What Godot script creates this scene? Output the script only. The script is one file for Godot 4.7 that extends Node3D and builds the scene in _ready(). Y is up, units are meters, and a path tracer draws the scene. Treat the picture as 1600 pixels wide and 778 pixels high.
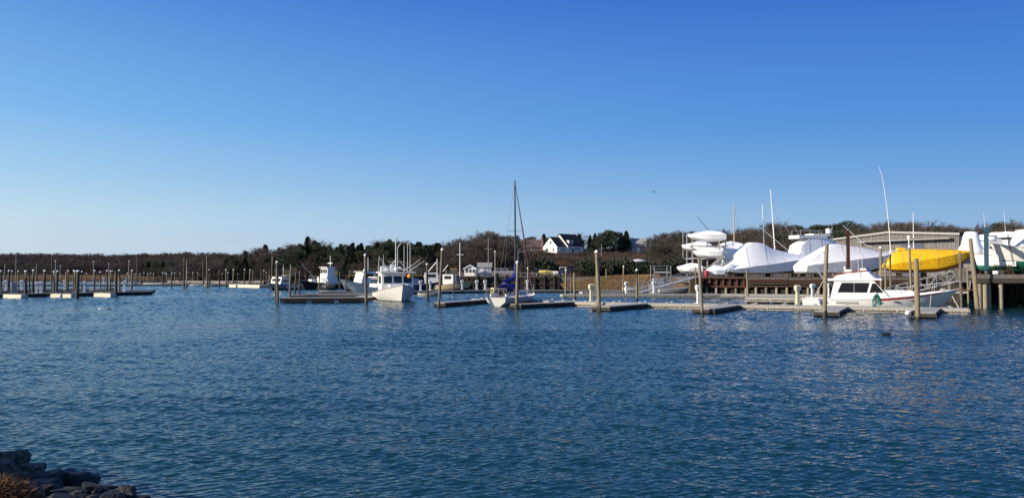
extends Node3D

const EYE_HEIGHT := 3.0
const FOCAL := 1250.0
const PITCH := 0.02959
var M := {}
var used := {}
var noise_a := FastNoiseLite.new()
var noise_b := FastNoiseLite.new()

# ---------------------------------------------------------------- mesh collector
class Shape:
	var v := PackedVector3Array()
	var n := PackedVector3Array()
	var t := Transform3D.IDENTITY
	func tri(a: Vector3, b: Vector3, c: Vector3) -> Shape:
		a = t * a; b = t * b; c = t * c
		var q := (b - a).cross(c - a).normalized()
		v.push_back(a); v.push_back(c); v.push_back(b)
		n.push_back(q); n.push_back(q); n.push_back(q)
		return self
	func quad(a: Vector3, b: Vector3, c: Vector3, d: Vector3) -> Shape:
		tri(a, b, c)
		return tri(a, c, d)
	func box(m: Vector3, s: Vector3, turn := Basis.IDENTITY) -> Shape:
		var x := turn.x * s.x * 0.5; var y := turn.y * s.y * 0.5; var z := turn.z * s.z * 0.5
		quad(m - x - y + z, m + x - y + z, m + x + y + z, m - x + y + z)
		quad(m + x - y - z, m - x - y - z, m - x + y - z, m + x + y - z)
		quad(m + x - y + z, m + x - y - z, m + x + y - z, m + x + y + z)
		quad(m - x - y - z, m - x - y + z, m - x + y + z, m - x + y - z)
		quad(m - x + y + z, m + x + y + z, m + x + y - z, m - x + y - z)
		quad(m - x - y - z, m + x - y - z, m + x - y + z, m - x - y + z)
		return self
	func frame_to(d: Vector3) -> Basis:
		var z := d.normalized()
		var x := Vector3.UP.cross(z)
		if x.length() < 0.01: x = Vector3.RIGHT
		x = x.normalized()
		return Basis(x, z.cross(x), z)
	func bar(a: Vector3, b: Vector3, w: float, h := -1.0) -> Shape:
		return box((a + b) * 0.5, Vector3(w, w if h < 0.0 else h, (b - a).length()), frame_to(b - a))
	func loft(rings: Array, closed: bool, smooth := true) -> Shape:
		var k: int = rings[0].size()
		var m: int = rings.size()
		var acc := PackedVector3Array(); acc.resize(k * m)
		var fs := []
		var cols: int = k if closed else k - 1
		for i in m - 1:
			for j in cols:
				var j2 := (j + 1) % k
				var a: Vector3 = rings[i][j]; var b: Vector3 = rings[i][j2]; var c: Vector3 = rings[i + 1][j2]; var d: Vector3 = rings[i + 1][j]
				if not smooth:
					quad(a, b, c, d)
					continue
				var q := (c - a).cross(d - b)
				for w in [i * k + j, i * k + j2, (i + 1) * k + j2, (i + 1) * k + j]: acc[w] += q
				fs.append([i * k + j, i * k + j2, (i + 1) * k + j2, (i + 1) * k + j])
		for f in fs:
			for o in [0, 2, 1, 0, 3, 2]:
				var w: int = f[o]
				v.push_back(t * (rings[w / k][w % k] as Vector3))
				n.push_back((t.basis * acc[w]).normalized() if acc[w].length_squared() > 1e-16 else Vector3.UP)
		return self
	func fan(ring: PackedVector3Array, flip := false) -> Shape:
		var m := Vector3.ZERO
		for p in ring: m += p
		m /= ring.size()
		for j in ring.size():
			var a := ring[j]; var b := ring[(j + 1) % ring.size()]
			if flip: tri(m, b, a)
			else: tri(m, a, b)
		return self
	func tube(pts: Array, r: Array, sides := 8, cap := true) -> Shape:
		var rings := []
		for i in pts.size():
			var d: Vector3 = pts[mini(i + 1, pts.size() - 1)] - pts[maxi(i - 1, 0)]
			var f := frame_to(d)
			var ring := PackedVector3Array()
			for j in sides:
				var a := TAU * j / sides
				ring.push_back(pts[i] + (f.x * cos(a) + f.y * sin(a)) * r[i])
			rings.append(ring)
		loft(rings, true)
		if cap:
			fan(rings[0], true); fan(rings[-1])
		return self
	func rod(a: Vector3, b: Vector3, r: float, sides := 6) -> Shape:
		return tube([a, b], [r, r], sides)
	func lathe(m: Vector3, prof: Array, sides := 10, squash := 1.0) -> Shape:
		var rings := []
		for p in prof:
			var ring := PackedVector3Array()
			for j in sides:
				var a := -TAU * j / sides
				ring.push_back(m + Vector3(cos(a) * p[0], p[1], sin(a) * p[0] * squash))
			rings.append(ring)
		loft(rings, true)
		return self
	func prism(poly: PackedVector2Array, z0: float, z1: float) -> Shape:      # outline in x-y, pushed from z0 to z1 (z1 > z0)
		var p := poly.duplicate()
		if Geometry2D.is_polygon_clockwise(p): p.reverse()
		var ix := Geometry2D.triangulate_polygon(p)
		for i in range(0, ix.size(), 3):
			var a := p[ix[i]]; var b := p[ix[i + 1]]; var c := p[ix[i + 2]]
			if (b - a).cross(c - a) < 0.0:
				var s := b; b = c; c = s
			tri(Vector3(a.x, a.y, z1), Vector3(b.x, b.y, z1), Vector3(c.x, c.y, z1))
			tri(Vector3(a.x, a.y, z0), Vector3(c.x, c.y, z0), Vector3(b.x, b.y, z0))
		for i in p.size():
			var a := p[i]; var b := p[(i + 1) % p.size()]
			quad(Vector3(a.x, a.y, z0), Vector3(b.x, b.y, z0), Vector3(b.x, b.y, z1), Vector3(a.x, a.y, z1))
		return self
	func slab(poly: PackedVector2Array, y0: float, y1: float) -> Shape:       # outline in x-z, thickness in y
		var keep := t
		t = t * Transform3D(Basis(Vector3.RIGHT, Vector3.BACK, Vector3.DOWN), Vector3.ZERO)
		prism(poly, -y1, -y0)
		t = keep
		return self
	func mesh() -> ArrayMesh:
		var a := []
		a.resize(Mesh.ARRAY_MAX)
		a[Mesh.ARRAY_VERTEX] = v
		a[Mesh.ARRAY_NORMAL] = n
		var m := ArrayMesh.new()
		m.add_surface_from_arrays(Mesh.PRIMITIVE_TRIANGLES, a)
		return m

func S() -> Shape: return Shape.new()

# ---------------------------------------------------------------- naming
func numbered(called: String) -> String:
	if not used.has(called):
		used[called] = 0
		return called
	used[called] += 1
	return "%s_%03d" % [called, used[called]]
func tag(o: Node, label := "", category := "", group := "", kind := "") -> Node:
	if label != "": o.set_meta("label", label)
	if category != "": o.set_meta("category", category)
	if group != "": o.set_meta("group", group)
	if kind != "": o.set_meta("kind", kind)
	return o
func thing(called: String, label: String, category: String, where := Vector3.ZERO, turn := 0.0, group := "") -> Node3D:
	var o := Node3D.new()
	o.name = numbered(called)
	add_child(o)
	o.position = where
	o.rotation.y = turn
	tag(o, label, category, group)
	return o
func part(called: String, s, m: Material, parent: Node, label := "") -> MeshInstance3D:
	var o := MeshInstance3D.new()
	o.name = called
	o.mesh = s.mesh() if s is Shape else s
	o.material_override = m
	parent.add_child(o, true)
	if label != "": o.set_meta("label", label)
	return o
func solo(called: String, s, m: Material, label: String, category: String, group := "", where := Vector3.ZERO, turn := 0.0) -> MeshInstance3D:
	var o := part(numbered(called), s, m, self)
	o.position = where
	o.rotation.y = turn
	tag(o, label, category, group)
	return o
func struct(called: String, s, m: Material) -> MeshInstance3D:
	var o := part(called, s, m, self)
	o.set_meta("kind", "structure")
	return o
func copy(o: Node3D, label: String, where: Vector3, turn := 0.0, size := Vector3.ONE) -> Node3D:
	var c := o.duplicate()
	c.name = numbered(String(o.name).rstrip("_0123456789"))
	add_child(c)
	c.position = where
	c.rotation = Vector3(0, turn, 0)
	c.scale = size
	c.set_meta("label", label)
	return c
func ordinal(i: int) -> String:
	var ones := ["first", "second", "third", "fourth", "fifth", "sixth", "seventh", "eighth", "ninth", "tenth", "eleventh", "twelfth", "thirteenth", "fourteenth", "fifteenth", "sixteenth", "seventeenth", "eighteenth", "nineteenth"]
	var tens := ["", "", "twent", "thirt", "fort", "fift", "sixt", "sevent", "eight", "ninet"]
	if i < 20: return ones[i - 1]
	if i % 10 == 0: return tens[i / 10] + "ieth"
	return tens[i / 10] + "y-" + ones[i % 10 - 1]

# ---------------------------------------------------------------- where things stand (world metres; the survey sheet gives bearings and ranges)
func at(px: float, py: float, d: float) -> Vector3:
	var up := -(py - 389.0) / FOCAL
	var y := up * cos(PITCH) + sin(PITCH)
	var z := -up * sin(PITCH) + cos(PITCH)
	return Vector3((px - 800.0) / FOCAL * d / z, EYE_HEIGHT + y * d / z, -d)
func on(px: float, d: float, y := 0.0) -> Vector3:
	return Vector3((px - 800.0) / FOCAL * d, y, -d)

# ---------------------------------------------------------------- materials
func lin(c: Color) -> Color:
	return c.linear_to_srgb()
func grain(seed_: int, w: int, fx: float, fy: float, lo: float, hi: float, oct := 4, sharp := 1.0, tint := Color(1, 1, 1)) -> ImageTexture:
	var f := FastNoiseLite.new()
	f.seed = seed_
	f.noise_type = FastNoiseLite.TYPE_SIMPLEX_SMOOTH
	f.fractal_octaves = oct
	f.frequency = 1.0
	var im := Image.create(w, w, false, Image.FORMAT_RGB8)
	for y in w:
		for x in w:
			var u := float(x) / w; var q := float(y) / w
			var bl := 1.0
			if u > 0.85: bl = (1.0 - u) / 0.15
			var a := f.get_noise_2d(u * fx, q * fy)
			if bl < 1.0: a = lerpf(f.get_noise_2d((u - 1.0) * fx, q * fy), a, bl)
			if q > 0.85:
				var b := f.get_noise_2d(u * fx, (q - 1.0) * fy)
				if bl < 1.0: b = lerpf(f.get_noise_2d((u - 1.0) * fx, (q - 1.0) * fy), b, bl)
				a = lerpf(b, a, (1.0 - q) / 0.15)
			var k := pow(clampf(a * 0.9 + 0.5, 0.0, 1.0), sharp)
			var g := lerpf(lo, hi, k)
			var tt := 1.0 - k
			im.set_pixel(x, y, Color(minf(1.0, g * lerpf(1.0, tint.r, tt)), minf(1.0, g * lerpf(1.0, tint.g, tt)), minf(1.0, g * lerpf(1.0, tint.b, tt))))
	im.generate_mipmaps()
	return ImageTexture.create_from_image(im)
func mk(called: String, c: Color, rough: float, tex: Texture2D = null, scale := Vector3.ONE, world := false, metal := 0.0, spec := 0.5) -> StandardMaterial3D:
	var m := StandardMaterial3D.new()
	m.resource_name = called
	m.albedo_color = lin(c)
	m.roughness = rough
	m.metallic = metal
	m.metallic_specular = spec
	m.cull_mode = BaseMaterial3D.CULL_DISABLED
	if tex:
		m.albedo_texture = tex
		m.uv1_triplanar = true
		m.uv1_world_triplanar = world
		m.uv1_scale = scale
	M[called] = m
	return m

# ---------------------------------------------------------------- sky
func make_sky(sun_dir: Vector3) -> Sky:
	var w := 512; var h := 256
	var im := Image.create(w, h, false, Image.FORMAT_RGBF)
	# measured clear winter sky: sine of elevation -> linear radiance, opposite halves differ by how near the sun they lie
	var es := [0.0, 0.035, 0.062, 0.11, 0.177, 0.324, 0.6, 1.0]
	var cs_ := [Vector3(0.49, 0.61, 0.74), Vector3(0.435, 0.585, 0.755), Vector3(0.40, 0.595, 0.785), Vector3(0.26, 0.49, 0.78), Vector3(0.143, 0.371, 0.765), Vector3(0.055, 0.192, 0.63), Vector3(0.033, 0.125, 0.47), Vector3(0.025, 0.095, 0.38)]
	for y in h:
		var el := (0.5 - (y + 0.5) / h) * PI
		var e := clampf(sin(el), 0.0, 0.9999)
		var i := 0
		while es[i + 1] < e: i += 1
		var f: float = (e - es[i]) / (es[i + 1] - es[i])
		var base: Vector3 = (cs_[i] as Vector3).lerp(cs_[i + 1], f)
		var amount := 0.62 + 0.38 * clampf(e / 0.15, 0.0, 1.0)
		for x in w:
			var az := ((x + 0.5) / w) * TAU
			var d := Vector3(sin(az) * cos(el), sin(el), -cos(az) * cos(el))
			var dc := d.dot(sun_dir) + 0.18
			var c := base * Vector3(exp(1.0 * dc * amount), exp(0.62 * dc * amount), exp(0.22 * dc * amount))
			c += Vector3(0.9, 0.85, 0.75) * 0.6 * exp((dc - 1.18) * 26.0)
			im.set_pixel(x, y, Color(c.x, c.y, c.z))
	var p := PanoramaSkyMaterial.new()
	p.panorama = ImageTexture.create_from_image(im)
	var s := Sky.new()
	s.sky_material = p
	return s

func setup() -> void:
	var cam := Camera3D.new()
	cam.name = "camera"
	add_child(cam)
	cam.position = Vector3(0, EYE_HEIGHT, 0)
	cam.rotation.x = PITCH
	cam.fov = rad_to_deg(2.0 * atan(389.0 / FOCAL))
	cam.near = 0.05
	cam.far = 4000.0
	cam.current = true
	var sun_az := deg_to_rad(112.0); var sun_el := deg_to_rad(24.0)
	var to_sun := Vector3(-sin(sun_az) * cos(sun_el), sin(sun_el), -cos(sun_az) * cos(sun_el))
	var env := Environment.new()
	env.background_mode = Environment.BG_SKY
	env.sky = make_sky(to_sun)
	env.background_energy_multiplier = 0.70
	env.tonemap_mode = Environment.TONE_MAPPER_LINEAR
	env.tonemap_exposure = 1.44
	env.sdfgi_enabled = true
	env.ssao_enabled = true
	env.ssil_enabled = true
	var we := WorldEnvironment.new()
	we.name = "environment"
	we.environment = env
	add_child(we)
	var sun := DirectionalLight3D.new()
	sun.name = "sun"
	add_child(sun)
	sun.basis = Basis.looking_at(-to_sun, Vector3.UP)
	sun.light_energy = 1.6
	sun.light_color = Color(1.0, 0.94, 0.85)
	sun.light_angular_distance = 0.5
	sun.shadow_enabled = true

# ---------------------------------------------------------------- water
var waves := []
func wave_table() -> void:
	var rng := RandomNumberGenerator.new()
	rng.seed = 77
	for i in 22:
		var l: float = 0.19 * pow(3.4, pow(i / 21.0, 1.6))           # 0.19 m to 0.65 m
		var a := deg_to_rad(14.0) + rng.randfn(0.0, 0.55)
		var k := TAU / l
		waves.append([sin(a) * k, cos(a) * k, rng.randf() * TAU, 0.0047 * pow(l, 0.5) * (0.7 + 0.6 * rng.randf())])
	for i in 6:                                                        # a few longer, gentle waves under the ripples
		var l := 0.85 + 0.22 * i
		var a := deg_to_rad(24.0) + rng.randfn(0.0, 0.4)
		waves.append([sin(a) * TAU / l, cos(a) * TAU / l, rng.randf() * TAU, 0.0036 * l])
	waves.reverse()
func wave_height(x: float, z: float, cnt: int) -> float:
	var h := 0.0
	for i in cnt:
		var w: Array = waves[i]
		var s := sin(x * w[0] + z * w[1] + w[2])
		h += w[3] * (s + 0.35 * s * s)
	return h
func make_water() -> void:
	wave_table()
	var rows := PackedFloat32Array()
	var d := -3.0
	while d < 3200.0:
		rows.push_back(d)
		if d < 6.0: d += 1.0
		elif d < 19.0: d += 0.048
		elif d < 42.0: d += 0.085
		elif d < 95.0: d += 0.2
		elif d < 200.0: d += 0.45
		elif d < 330.0: d += 2.0
		else: d *= 1.2
	var cols := 660
	var v := PackedVector3Array(); v.resize(rows.size() * cols)
	var nn := PackedVector3Array(); nn.resize(v.size())
	for i in rows.size():
		var r := rows[i]
		var half: float = 0.72 * maxf(r, 5.0) + 6.0
		if r > 300.0: half = r * 1.1
		var cnt := 28
		if r > 60.0: cnt = 22
		if r > 95.0: cnt = 15
		if r > 200.0: cnt = 8
		if r > 330.0: cnt = 0
		var more: float = 1.0 + 1.2 * smoothstep(25.0, 95.0, r) + 1.6 * smoothstep(90.0, 130.0, r)
		var gust := 1.0
		for j in cols:
			var x := lerpf(-half, half, float(j) / (cols - 1))
			gust = 0.78 + 0.5 * noise_a.get_noise_2d(x * 2.2, r * 1.6) + 0.35 * noise_b.get_noise_2d(x * 6.0, r * 4.0)
			v[i * cols + j] = Vector3(x, wave_height(x + 0.25 * noise_b.get_noise_2d(x * 20.0, r * 20.0), r, cnt) * gust * more, -r)
	for i in rows.size():
		var i0 := maxi(i - 1, 0); var i1 := mini(i + 1, rows.size() - 1)
		for j in cols:
			var q := (v[i * cols + mini(j + 1, cols - 1)] - v[i * cols + maxi(j - 1, 0)]).cross(v[i1 * cols + j] - v[i0 * cols + j])
			nn[i * cols + j] = q.normalized()
	var ix := PackedInt32Array(); ix.resize((rows.size() - 1) * (cols - 1) * 6)
	var o := 0
	for i in rows.size() - 1:
		for j in cols - 1:
			var a := i * cols + j
			ix[o] = a; ix[o + 1] = a + cols; ix[o + 2] = a + 1
			ix[o + 3] = a + 1; ix[o + 4] = a + cols; ix[o + 5] = a + cols + 1
			o += 6
	var arr := []
	arr.resize(Mesh.ARRAY_MAX)
	arr[Mesh.ARRAY_VERTEX] = v; arr[Mesh.ARRAY_NORMAL] = nn; arr[Mesh.ARRAY_INDEX] = ix
	var m := ArrayMesh.new()
	m.add_surface_from_arrays(Mesh.PRIMITIVE_TRIANGLES, arr)
	var wm := mk("harbor_water", Color(0.004, 0.031, 0.041), 0.06)
	wm.metallic_specular = 0.25
	wm.normal_enabled = true
	wm.normal_texture = ripple_map()
	wm.normal_scale = 1.0
	wm.uv1_triplanar = true
	wm.uv1_world_triplanar = true
	wm.uv1_triplanar_sharpness = 8.0
	wm.uv1_scale = Vector3.ONE / 4.7
	struct("water", m, wm)
func ripple_map() -> ImageTexture:
	# small wind ripples, 4.7 m square, waves that fit the tile exactly
	var n := 768
	var tile := 4.7
	var sx := PackedFloat32Array(); sx.resize(n * n)
	var sy := PackedFloat32Array(); sy.resize(n * n)
	var rng := RandomNumberGenerator.new()
	rng.seed = 5
	for i in 16:
		var l: float = 0.075 * pow(3.2, i / 15.0)
		var a := deg_to_rad(10.0) + rng.randfn(0.0, 0.6)
		var kx := roundf(sin(a) * tile / l); var ky := roundf(cos(a) * tile / l)
		var ph := rng.randf() * TAU
		var slope := 0.052 * (0.7 + 0.6 * rng.randf())
		var dir := Vector2(kx, ky).normalized() * slope
		for y in n:
			var base := TAU * ky * y / n + ph
			var st := TAU * kx / n
			var row := y * n
			for x in n:
				var c := cos(base + st * x)
				sx[row + x] += dir.x * c
				sy[row + x] += dir.y * c
	var im := Image.create(n, n, false, Image.FORMAT_RGB8)
	for y in n:
		for x in n:
			var q := Vector3(-sx[y * n + x], sy[y * n + x], 1.0).normalized()
			im.set_pixel(x, y, Color(q.x * 0.5 + 0.5, q.y * 0.5 + 0.5, q.z * 0.5 + 0.5))
	return ImageTexture.create_from_image(im)

# ---------------------------------------------------------------- land
var shore := [[-2600, 330], [-700, 300], [-400, 286], [-100, 268], [-78, 240], [-50, 168], [-46, 153], [8, 142], [9, 136], [22, 130], [23.5, 105], [48, 94], [62, 88], [500, 40]]
func shore_at(x: float) -> float:
	for i in shore.size() - 1:
		if x < shore[i + 1][0]:
			return lerpf(shore[i][1], shore[i + 1][1], clampf((x - shore[i][0]) / (shore[i + 1][0] - shore[i][0]), 0.0, 1.0))
	return shore[-1][1]
func ground(x: float, d: float) -> float:
	var s := shore_at(x)
	var marsh := smoothstep(-40.0, -62.0, x - (d - 150.0) * 0.0)
	var h := lerpf(2.2, 0.32, marsh)
	var wall := x > -47.0 and x < 8.5 or x > 23.0
	if wall:
		if d < s + 4.0: return -1.6
	else:
		h = minf(h, -0.6 + (d - s) * (0.12 if x < -47.0 else 0.32))
	var side := smoothstep(-34.0, 8.0, x)
	var up := 2.3 * smoothstep(158.0, 195.0, d) + 5.3 * smoothstep(185.0, 300.0, d) + 3.0 * smoothstep(300.0, 480.0, d)
	h += up * side * (1.0 - 0.25 * smoothstep(60.0, 140.0, x))
	h += (1.0 - side) * 1.8 * smoothstep(200.0, 300.0, d) * smoothstep(-120.0, -60.0, x)
	h += (12.5 + 3.0 * noise_a.get_noise_2d(x * 0.9, 7.0)) * smoothstep(560.0, 860.0, d) * (1.0 - side)
	h += 0.25 * noise_a.get_noise_2d(x * 4.0, d * 4.0) * smoothstep(0.0, 12.0, d - s)
	return h
func make_land() -> void:
	var xs := PackedFloat32Array(); var ds := PackedFloat32Array()
	var x := -1400.0
	while x < 900.0:
		xs.push_back(x)
		x += 3.0 if x > -110.0 and x < 110.0 else (10.0 if x > -420.0 and x < 260.0 else 30.0)
	var d := 85.0
	while d < 1500.0:
		ds.push_back(d)
		d += 2.5 if d < 215.0 else (6.0 if d < 420.0 else 22.0)
	var nx := xs.size()
	var v := PackedVector3Array(); v.resize(nx * ds.size())
	var nn := PackedVector3Array(); nn.resize(v.size())
	for i in ds.size():
		for j in nx:
			v[i * nx + j] = Vector3(xs[j], ground(xs[j], ds[i]), -ds[i])
	for i in ds.size():
		for j in nx:
			var q := (v[i * nx + mini(j + 1, nx - 1)] - v[i * nx + maxi(j - 1, 0)]).cross(v[mini(i + 1, ds.size() - 1) * nx + j] - v[maxi(i - 1, 0) * nx + j])
			nn[i * nx + j] = q.normalized()
	var ix := PackedInt32Array()
	for i in ds.size() - 1:
		for j in nx - 1:
			var a := i * nx + j
			for o in [a, a + nx, a + 1, a + 1, a + nx, a + nx + 1]: ix.push_back(o)
	var arr := []
	arr.resize(Mesh.ARRAY_MAX)
	arr[Mesh.ARRAY_VERTEX] = v; arr[Mesh.ARRAY_NORMAL] = nn; arr[Mesh.ARRAY_INDEX] = ix
	var m := ArrayMesh.new()
	m.add_surface_from_arrays(Mesh.PRIMITIVE_TRIANGLES, arr)
	struct("terrain", m, M.dry_ground)

# ---------------------------------------------------------------- plants
func raw_tri(s: Shape, a: Vector3, b: Vector3, c: Vector3) -> void:
	var q := (b - a).cross(c - a).normalized()
	s.v.push_back(a); s.v.push_back(c); s.v.push_back(b)
	s.n.push_back(q); s.n.push_back(q); s.n.push_back(q)
func rnd_dir(rng: RandomNumberGenerator) -> Vector3:
	return Vector3(rng.randfn(), rng.randfn(), rng.randfn()).normalized()
func spray(s: Shape, p: Vector3, d: Vector3, l: float, w: float, rng: RandomNumberGenerator) -> void:
	var sd := d.cross(rnd_dir(rng)).normalized() * w
	raw_tri(s, p - sd, p + sd, p + d * l)
func cedar_tree(seed_: int, width: float) -> Node3D:
	var rng := RandomNumberGenerator.new()
	rng.seed = seed_
	var o := Node3D.new()
	part("trunk", S().tube([Vector3.ZERO, Vector3(0.05, 4, 0.03), Vector3(0, 9.2, 0)], [0.17, 0.11, 0.03], 6), M.bark, o)
	var s := S()
	var ph := rng.randf() * TAU
	for i in 5200:
		var t := pow(rng.randf(), 0.85)
		var a := rng.randf() * TAU
		var lump := 0.72 + 0.28 * sin(a * 3.0 + t * 17.0 + ph) * sin(t * 31.0 + a * 2.0) + 0.18 * sin(a * 5.0 + ph * 2.0 + t * 8.0)
		var r := width * pow(1.0 - t, 0.75) * (0.35 + 0.65 * minf(1.0, t * 6.0)) * lump * sqrt(rng.randf_range(0.25, 1.0))
		var p := Vector3(cos(a) * r, 0.35 + t * 9.5, sin(a) * r)
		var d := (Vector3(cos(a), 0.7, sin(a)) + rnd_dir(rng) * 0.7).normalized()
		spray(s, p, d, rng.randf_range(0.3, 0.6), rng.randf_range(0.07, 0.14), rng)
	part("crown", s, M.cedar_leaf, o)
	return o
func pine_tree(seed_: int) -> Node3D:
	var rng := RandomNumberGenerator.new()
	rng.seed = seed_
	var o := Node3D.new()
	var tr := S()
	var lean := rng.randf_range(-0.4, 0.4)
	tr.tube([Vector3.ZERO, Vector3(lean * 0.5, 4, 0), Vector3(lean, 8.6, 0.1)], [0.22, 0.16, 0.06], 7)
	var s := S()
	for i in 15:
		var t := 0.36 + 0.6 * i / 14.0
		var a := i * 2.4 + rng.randf()
		var reach := rng.randf_range(1.0, 3.0) * (1.0 - pow(absf(t - 0.58) * 1.9, 2.0) * 0.75)
		var c := Vector3(lean * t + cos(a) * reach, t * 9.4, sin(a) * reach)
		tr.tube([Vector3(lean * t, t * 9.4 - 0.7, 0), c], [0.07, 0.03], 4, false)
		var rx := rng.randf_range(1.0, 1.7); var ry := rng.randf_range(0.5, 0.85)
		for k in 360:
			var q := rnd_dir(rng) * pow(rng.randf(), 0.33)
			if q.y < -0.55: continue
			var p := c + Vector3(q.x * rx, q.y * ry, q.z * rx)
			spray(s, p, (q + Vector3(0, 0.7, 0) + rnd_dir(rng) * 0.6).normalized(), rng.randf_range(0.2, 0.42), rng.randf_range(0.06, 0.12), rng)
	part("trunk", tr, M.bark, o)
	part("crown", s, M.pine_leaf, o)
	return o
func grow(s: Shape, tw: Shape, p: Vector3, d: Vector3, l: float, r: float, lvl: int, rng: RandomNumberGenerator, dense: float) -> void:
	var mid := p + d * l * 0.5 + rnd_dir(rng) * l * 0.05
	var e := p + d * l
	if r > 0.022: s.tube([p, mid, e], [r, r * 0.82, r * 0.62], 5 if r > 0.06 else 3, false)
	else: tw.tube([p, e], [r, r * 0.5], 3, false)
	if lvl == 0:
		for i in int(5 * dense):
			var q := p.lerp(e, rng.randf_range(0.2, 1.0))
			var td := (d + rnd_dir(rng) * 0.75 + Vector3(0, 0.15, 0)).normalized()
			spray(tw, q, td, rng.randf_range(0.5, 1.1), rng.randf_range(0.018, 0.034), rng)
			for w in 2:
				spray(tw, q + td * rng.randf_range(0.15, 0.5), (td + rnd_dir(rng) * 0.8).normalized(), rng.randf_range(0.3, 0.6), 0.013, rng)
		return
	var kids := 3 if lvl < 3 else 4
	for i in kids:
		var q := p.lerp(e, 1.0 if i == 0 else rng.randf_range(0.45, 1.0))
		var nd := (d + rnd_dir(rng) * (0.42 if i == 0 else 0.8) + Vector3(0, 0.12, 0)).normalized()
		grow(s, tw, q, nd, l * rng.randf_range(0.62, 0.82), r * (0.62 if i == 0 else 0.48), lvl - 1, rng, dense)
func bare_tree(seed_: int, bark: Material, twig: Material, forks: int, dense: float) -> Node3D:
	var rng := RandomNumberGenerator.new()
	rng.seed = seed_
	var o := Node3D.new()
	var s := S(); var tw := S()
	if forks == 1:
		grow(s, tw, Vector3.ZERO, Vector3(rng.randf_range(-0.08, 0.08), 1, 0).normalized(), 3.1, 0.23, 4, rng, dense)
	else:
		for i in forks:
			var a := TAU * i / forks + rng.randf()
			grow(s, tw, Vector3(cos(a) * 0.25, 0, sin(a) * 0.25), Vector3(cos(a) * 0.5, 1, sin(a) * 0.5).normalized(), 2.6, 0.11, 3, rng, dense)
	part("trunk", s, bark, o)
	part("crown", tw, twig, o)
	return o
func bush(seed_: int, m: Material, kind: int) -> Node3D:
	var rng := RandomNumberGenerator.new()
	rng.seed = seed_
	var o := Node3D.new()
	var stem := S()
	for i in 5: stem.tube([Vector3(rng.randf_range(-0.2, 0.2), -0.1, rng.randf_range(-0.2, 0.2)), Vector3(rng.randf_range(-0.5, 0.5), 0.7, rng.randf_range(-0.5, 0.5))], [0.04, 0.015], 4, false)
	part("stem", stem, M.bark, o)
	var s := S()
	if kind == 0:
		for i in 5200:
			var q := rnd_dir(rng)
			q.y = absf(q.y)
			var lump := 0.78 + 0.16 * sin(q.x * 7.0 + seed_) * sin(q.z * 6.0 + q.y * 5.0) + 0.1 * sin(q.y * 11.0 + q.x * 3.0)
			var p := q * lump * pow(rng.randf_range(0.15, 1.0), 0.4)
			p.y = p.y * 0.92 + 0.02
			spray(s, p, (q + Vector3(0, 0.4, 0) + rnd_dir(rng) * 0.8).normalized(), rng.randf_range(0.05, 0.12), rng.randf_range(0.025, 0.045), rng)
	else:
		for i in 900:
			var q := rnd_dir(rng)
			q.y = absf(q.y) + 0.25
			q = q.normalized()
			var b := Vector3(rng.randf_range(-0.45, 0.45), 0.0, rng.randf_range(-0.45, 0.45))
			var l := rng.randf_range(0.5, 1.0)
			spray(s, b, q, l, 0.012, rng)
			for k in 3: spray(s, b + q * l * rng.randf_range(0.4, 0.9), (q + rnd_dir(rng) * 0.8).normalized(), rng.randf_range(0.15, 0.3), 0.009, rng)
	part("crown", s, m, o)
	return o
func top_of(o: Node3D) -> float:
	var b := 0.0
	for c in o.get_children():
		b = maxf(b, (c as MeshInstance3D).mesh.get_aabb().end.y)
	return b

var protos := {}
func make_protos() -> void:
	for i in 3: protos["cedar%d" % i] = cedar_tree(100 + i, [2.7, 3.4, 2.2][i])
	for i in 3: protos["pine%d" % i] = pine_tree(200 + i)
	for i in 4: protos["bare%d" % i] = bare_tree(300 + i, M.grey_bark, M.grey_twig, 1, 1.6)
	for i in 3: protos["thicket%d" % i] = bare_tree(400 + i, M.brown_bark, M.brown_twig, 5, 1.5)
	for i in 3: protos["evergreen%d" % i] = bush(500 + i, M.cedar_leaf, 0)
	for i in 3: protos["brush%d" % i] = bush(520 + i, M.brown_twig, 1)
	for i in 2: protos["rust%d" % i] = bush(540 + i, M.russet_twig, 1)
	for k in protos: protos[k].set_meta("tall", top_of(protos[k]))

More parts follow.
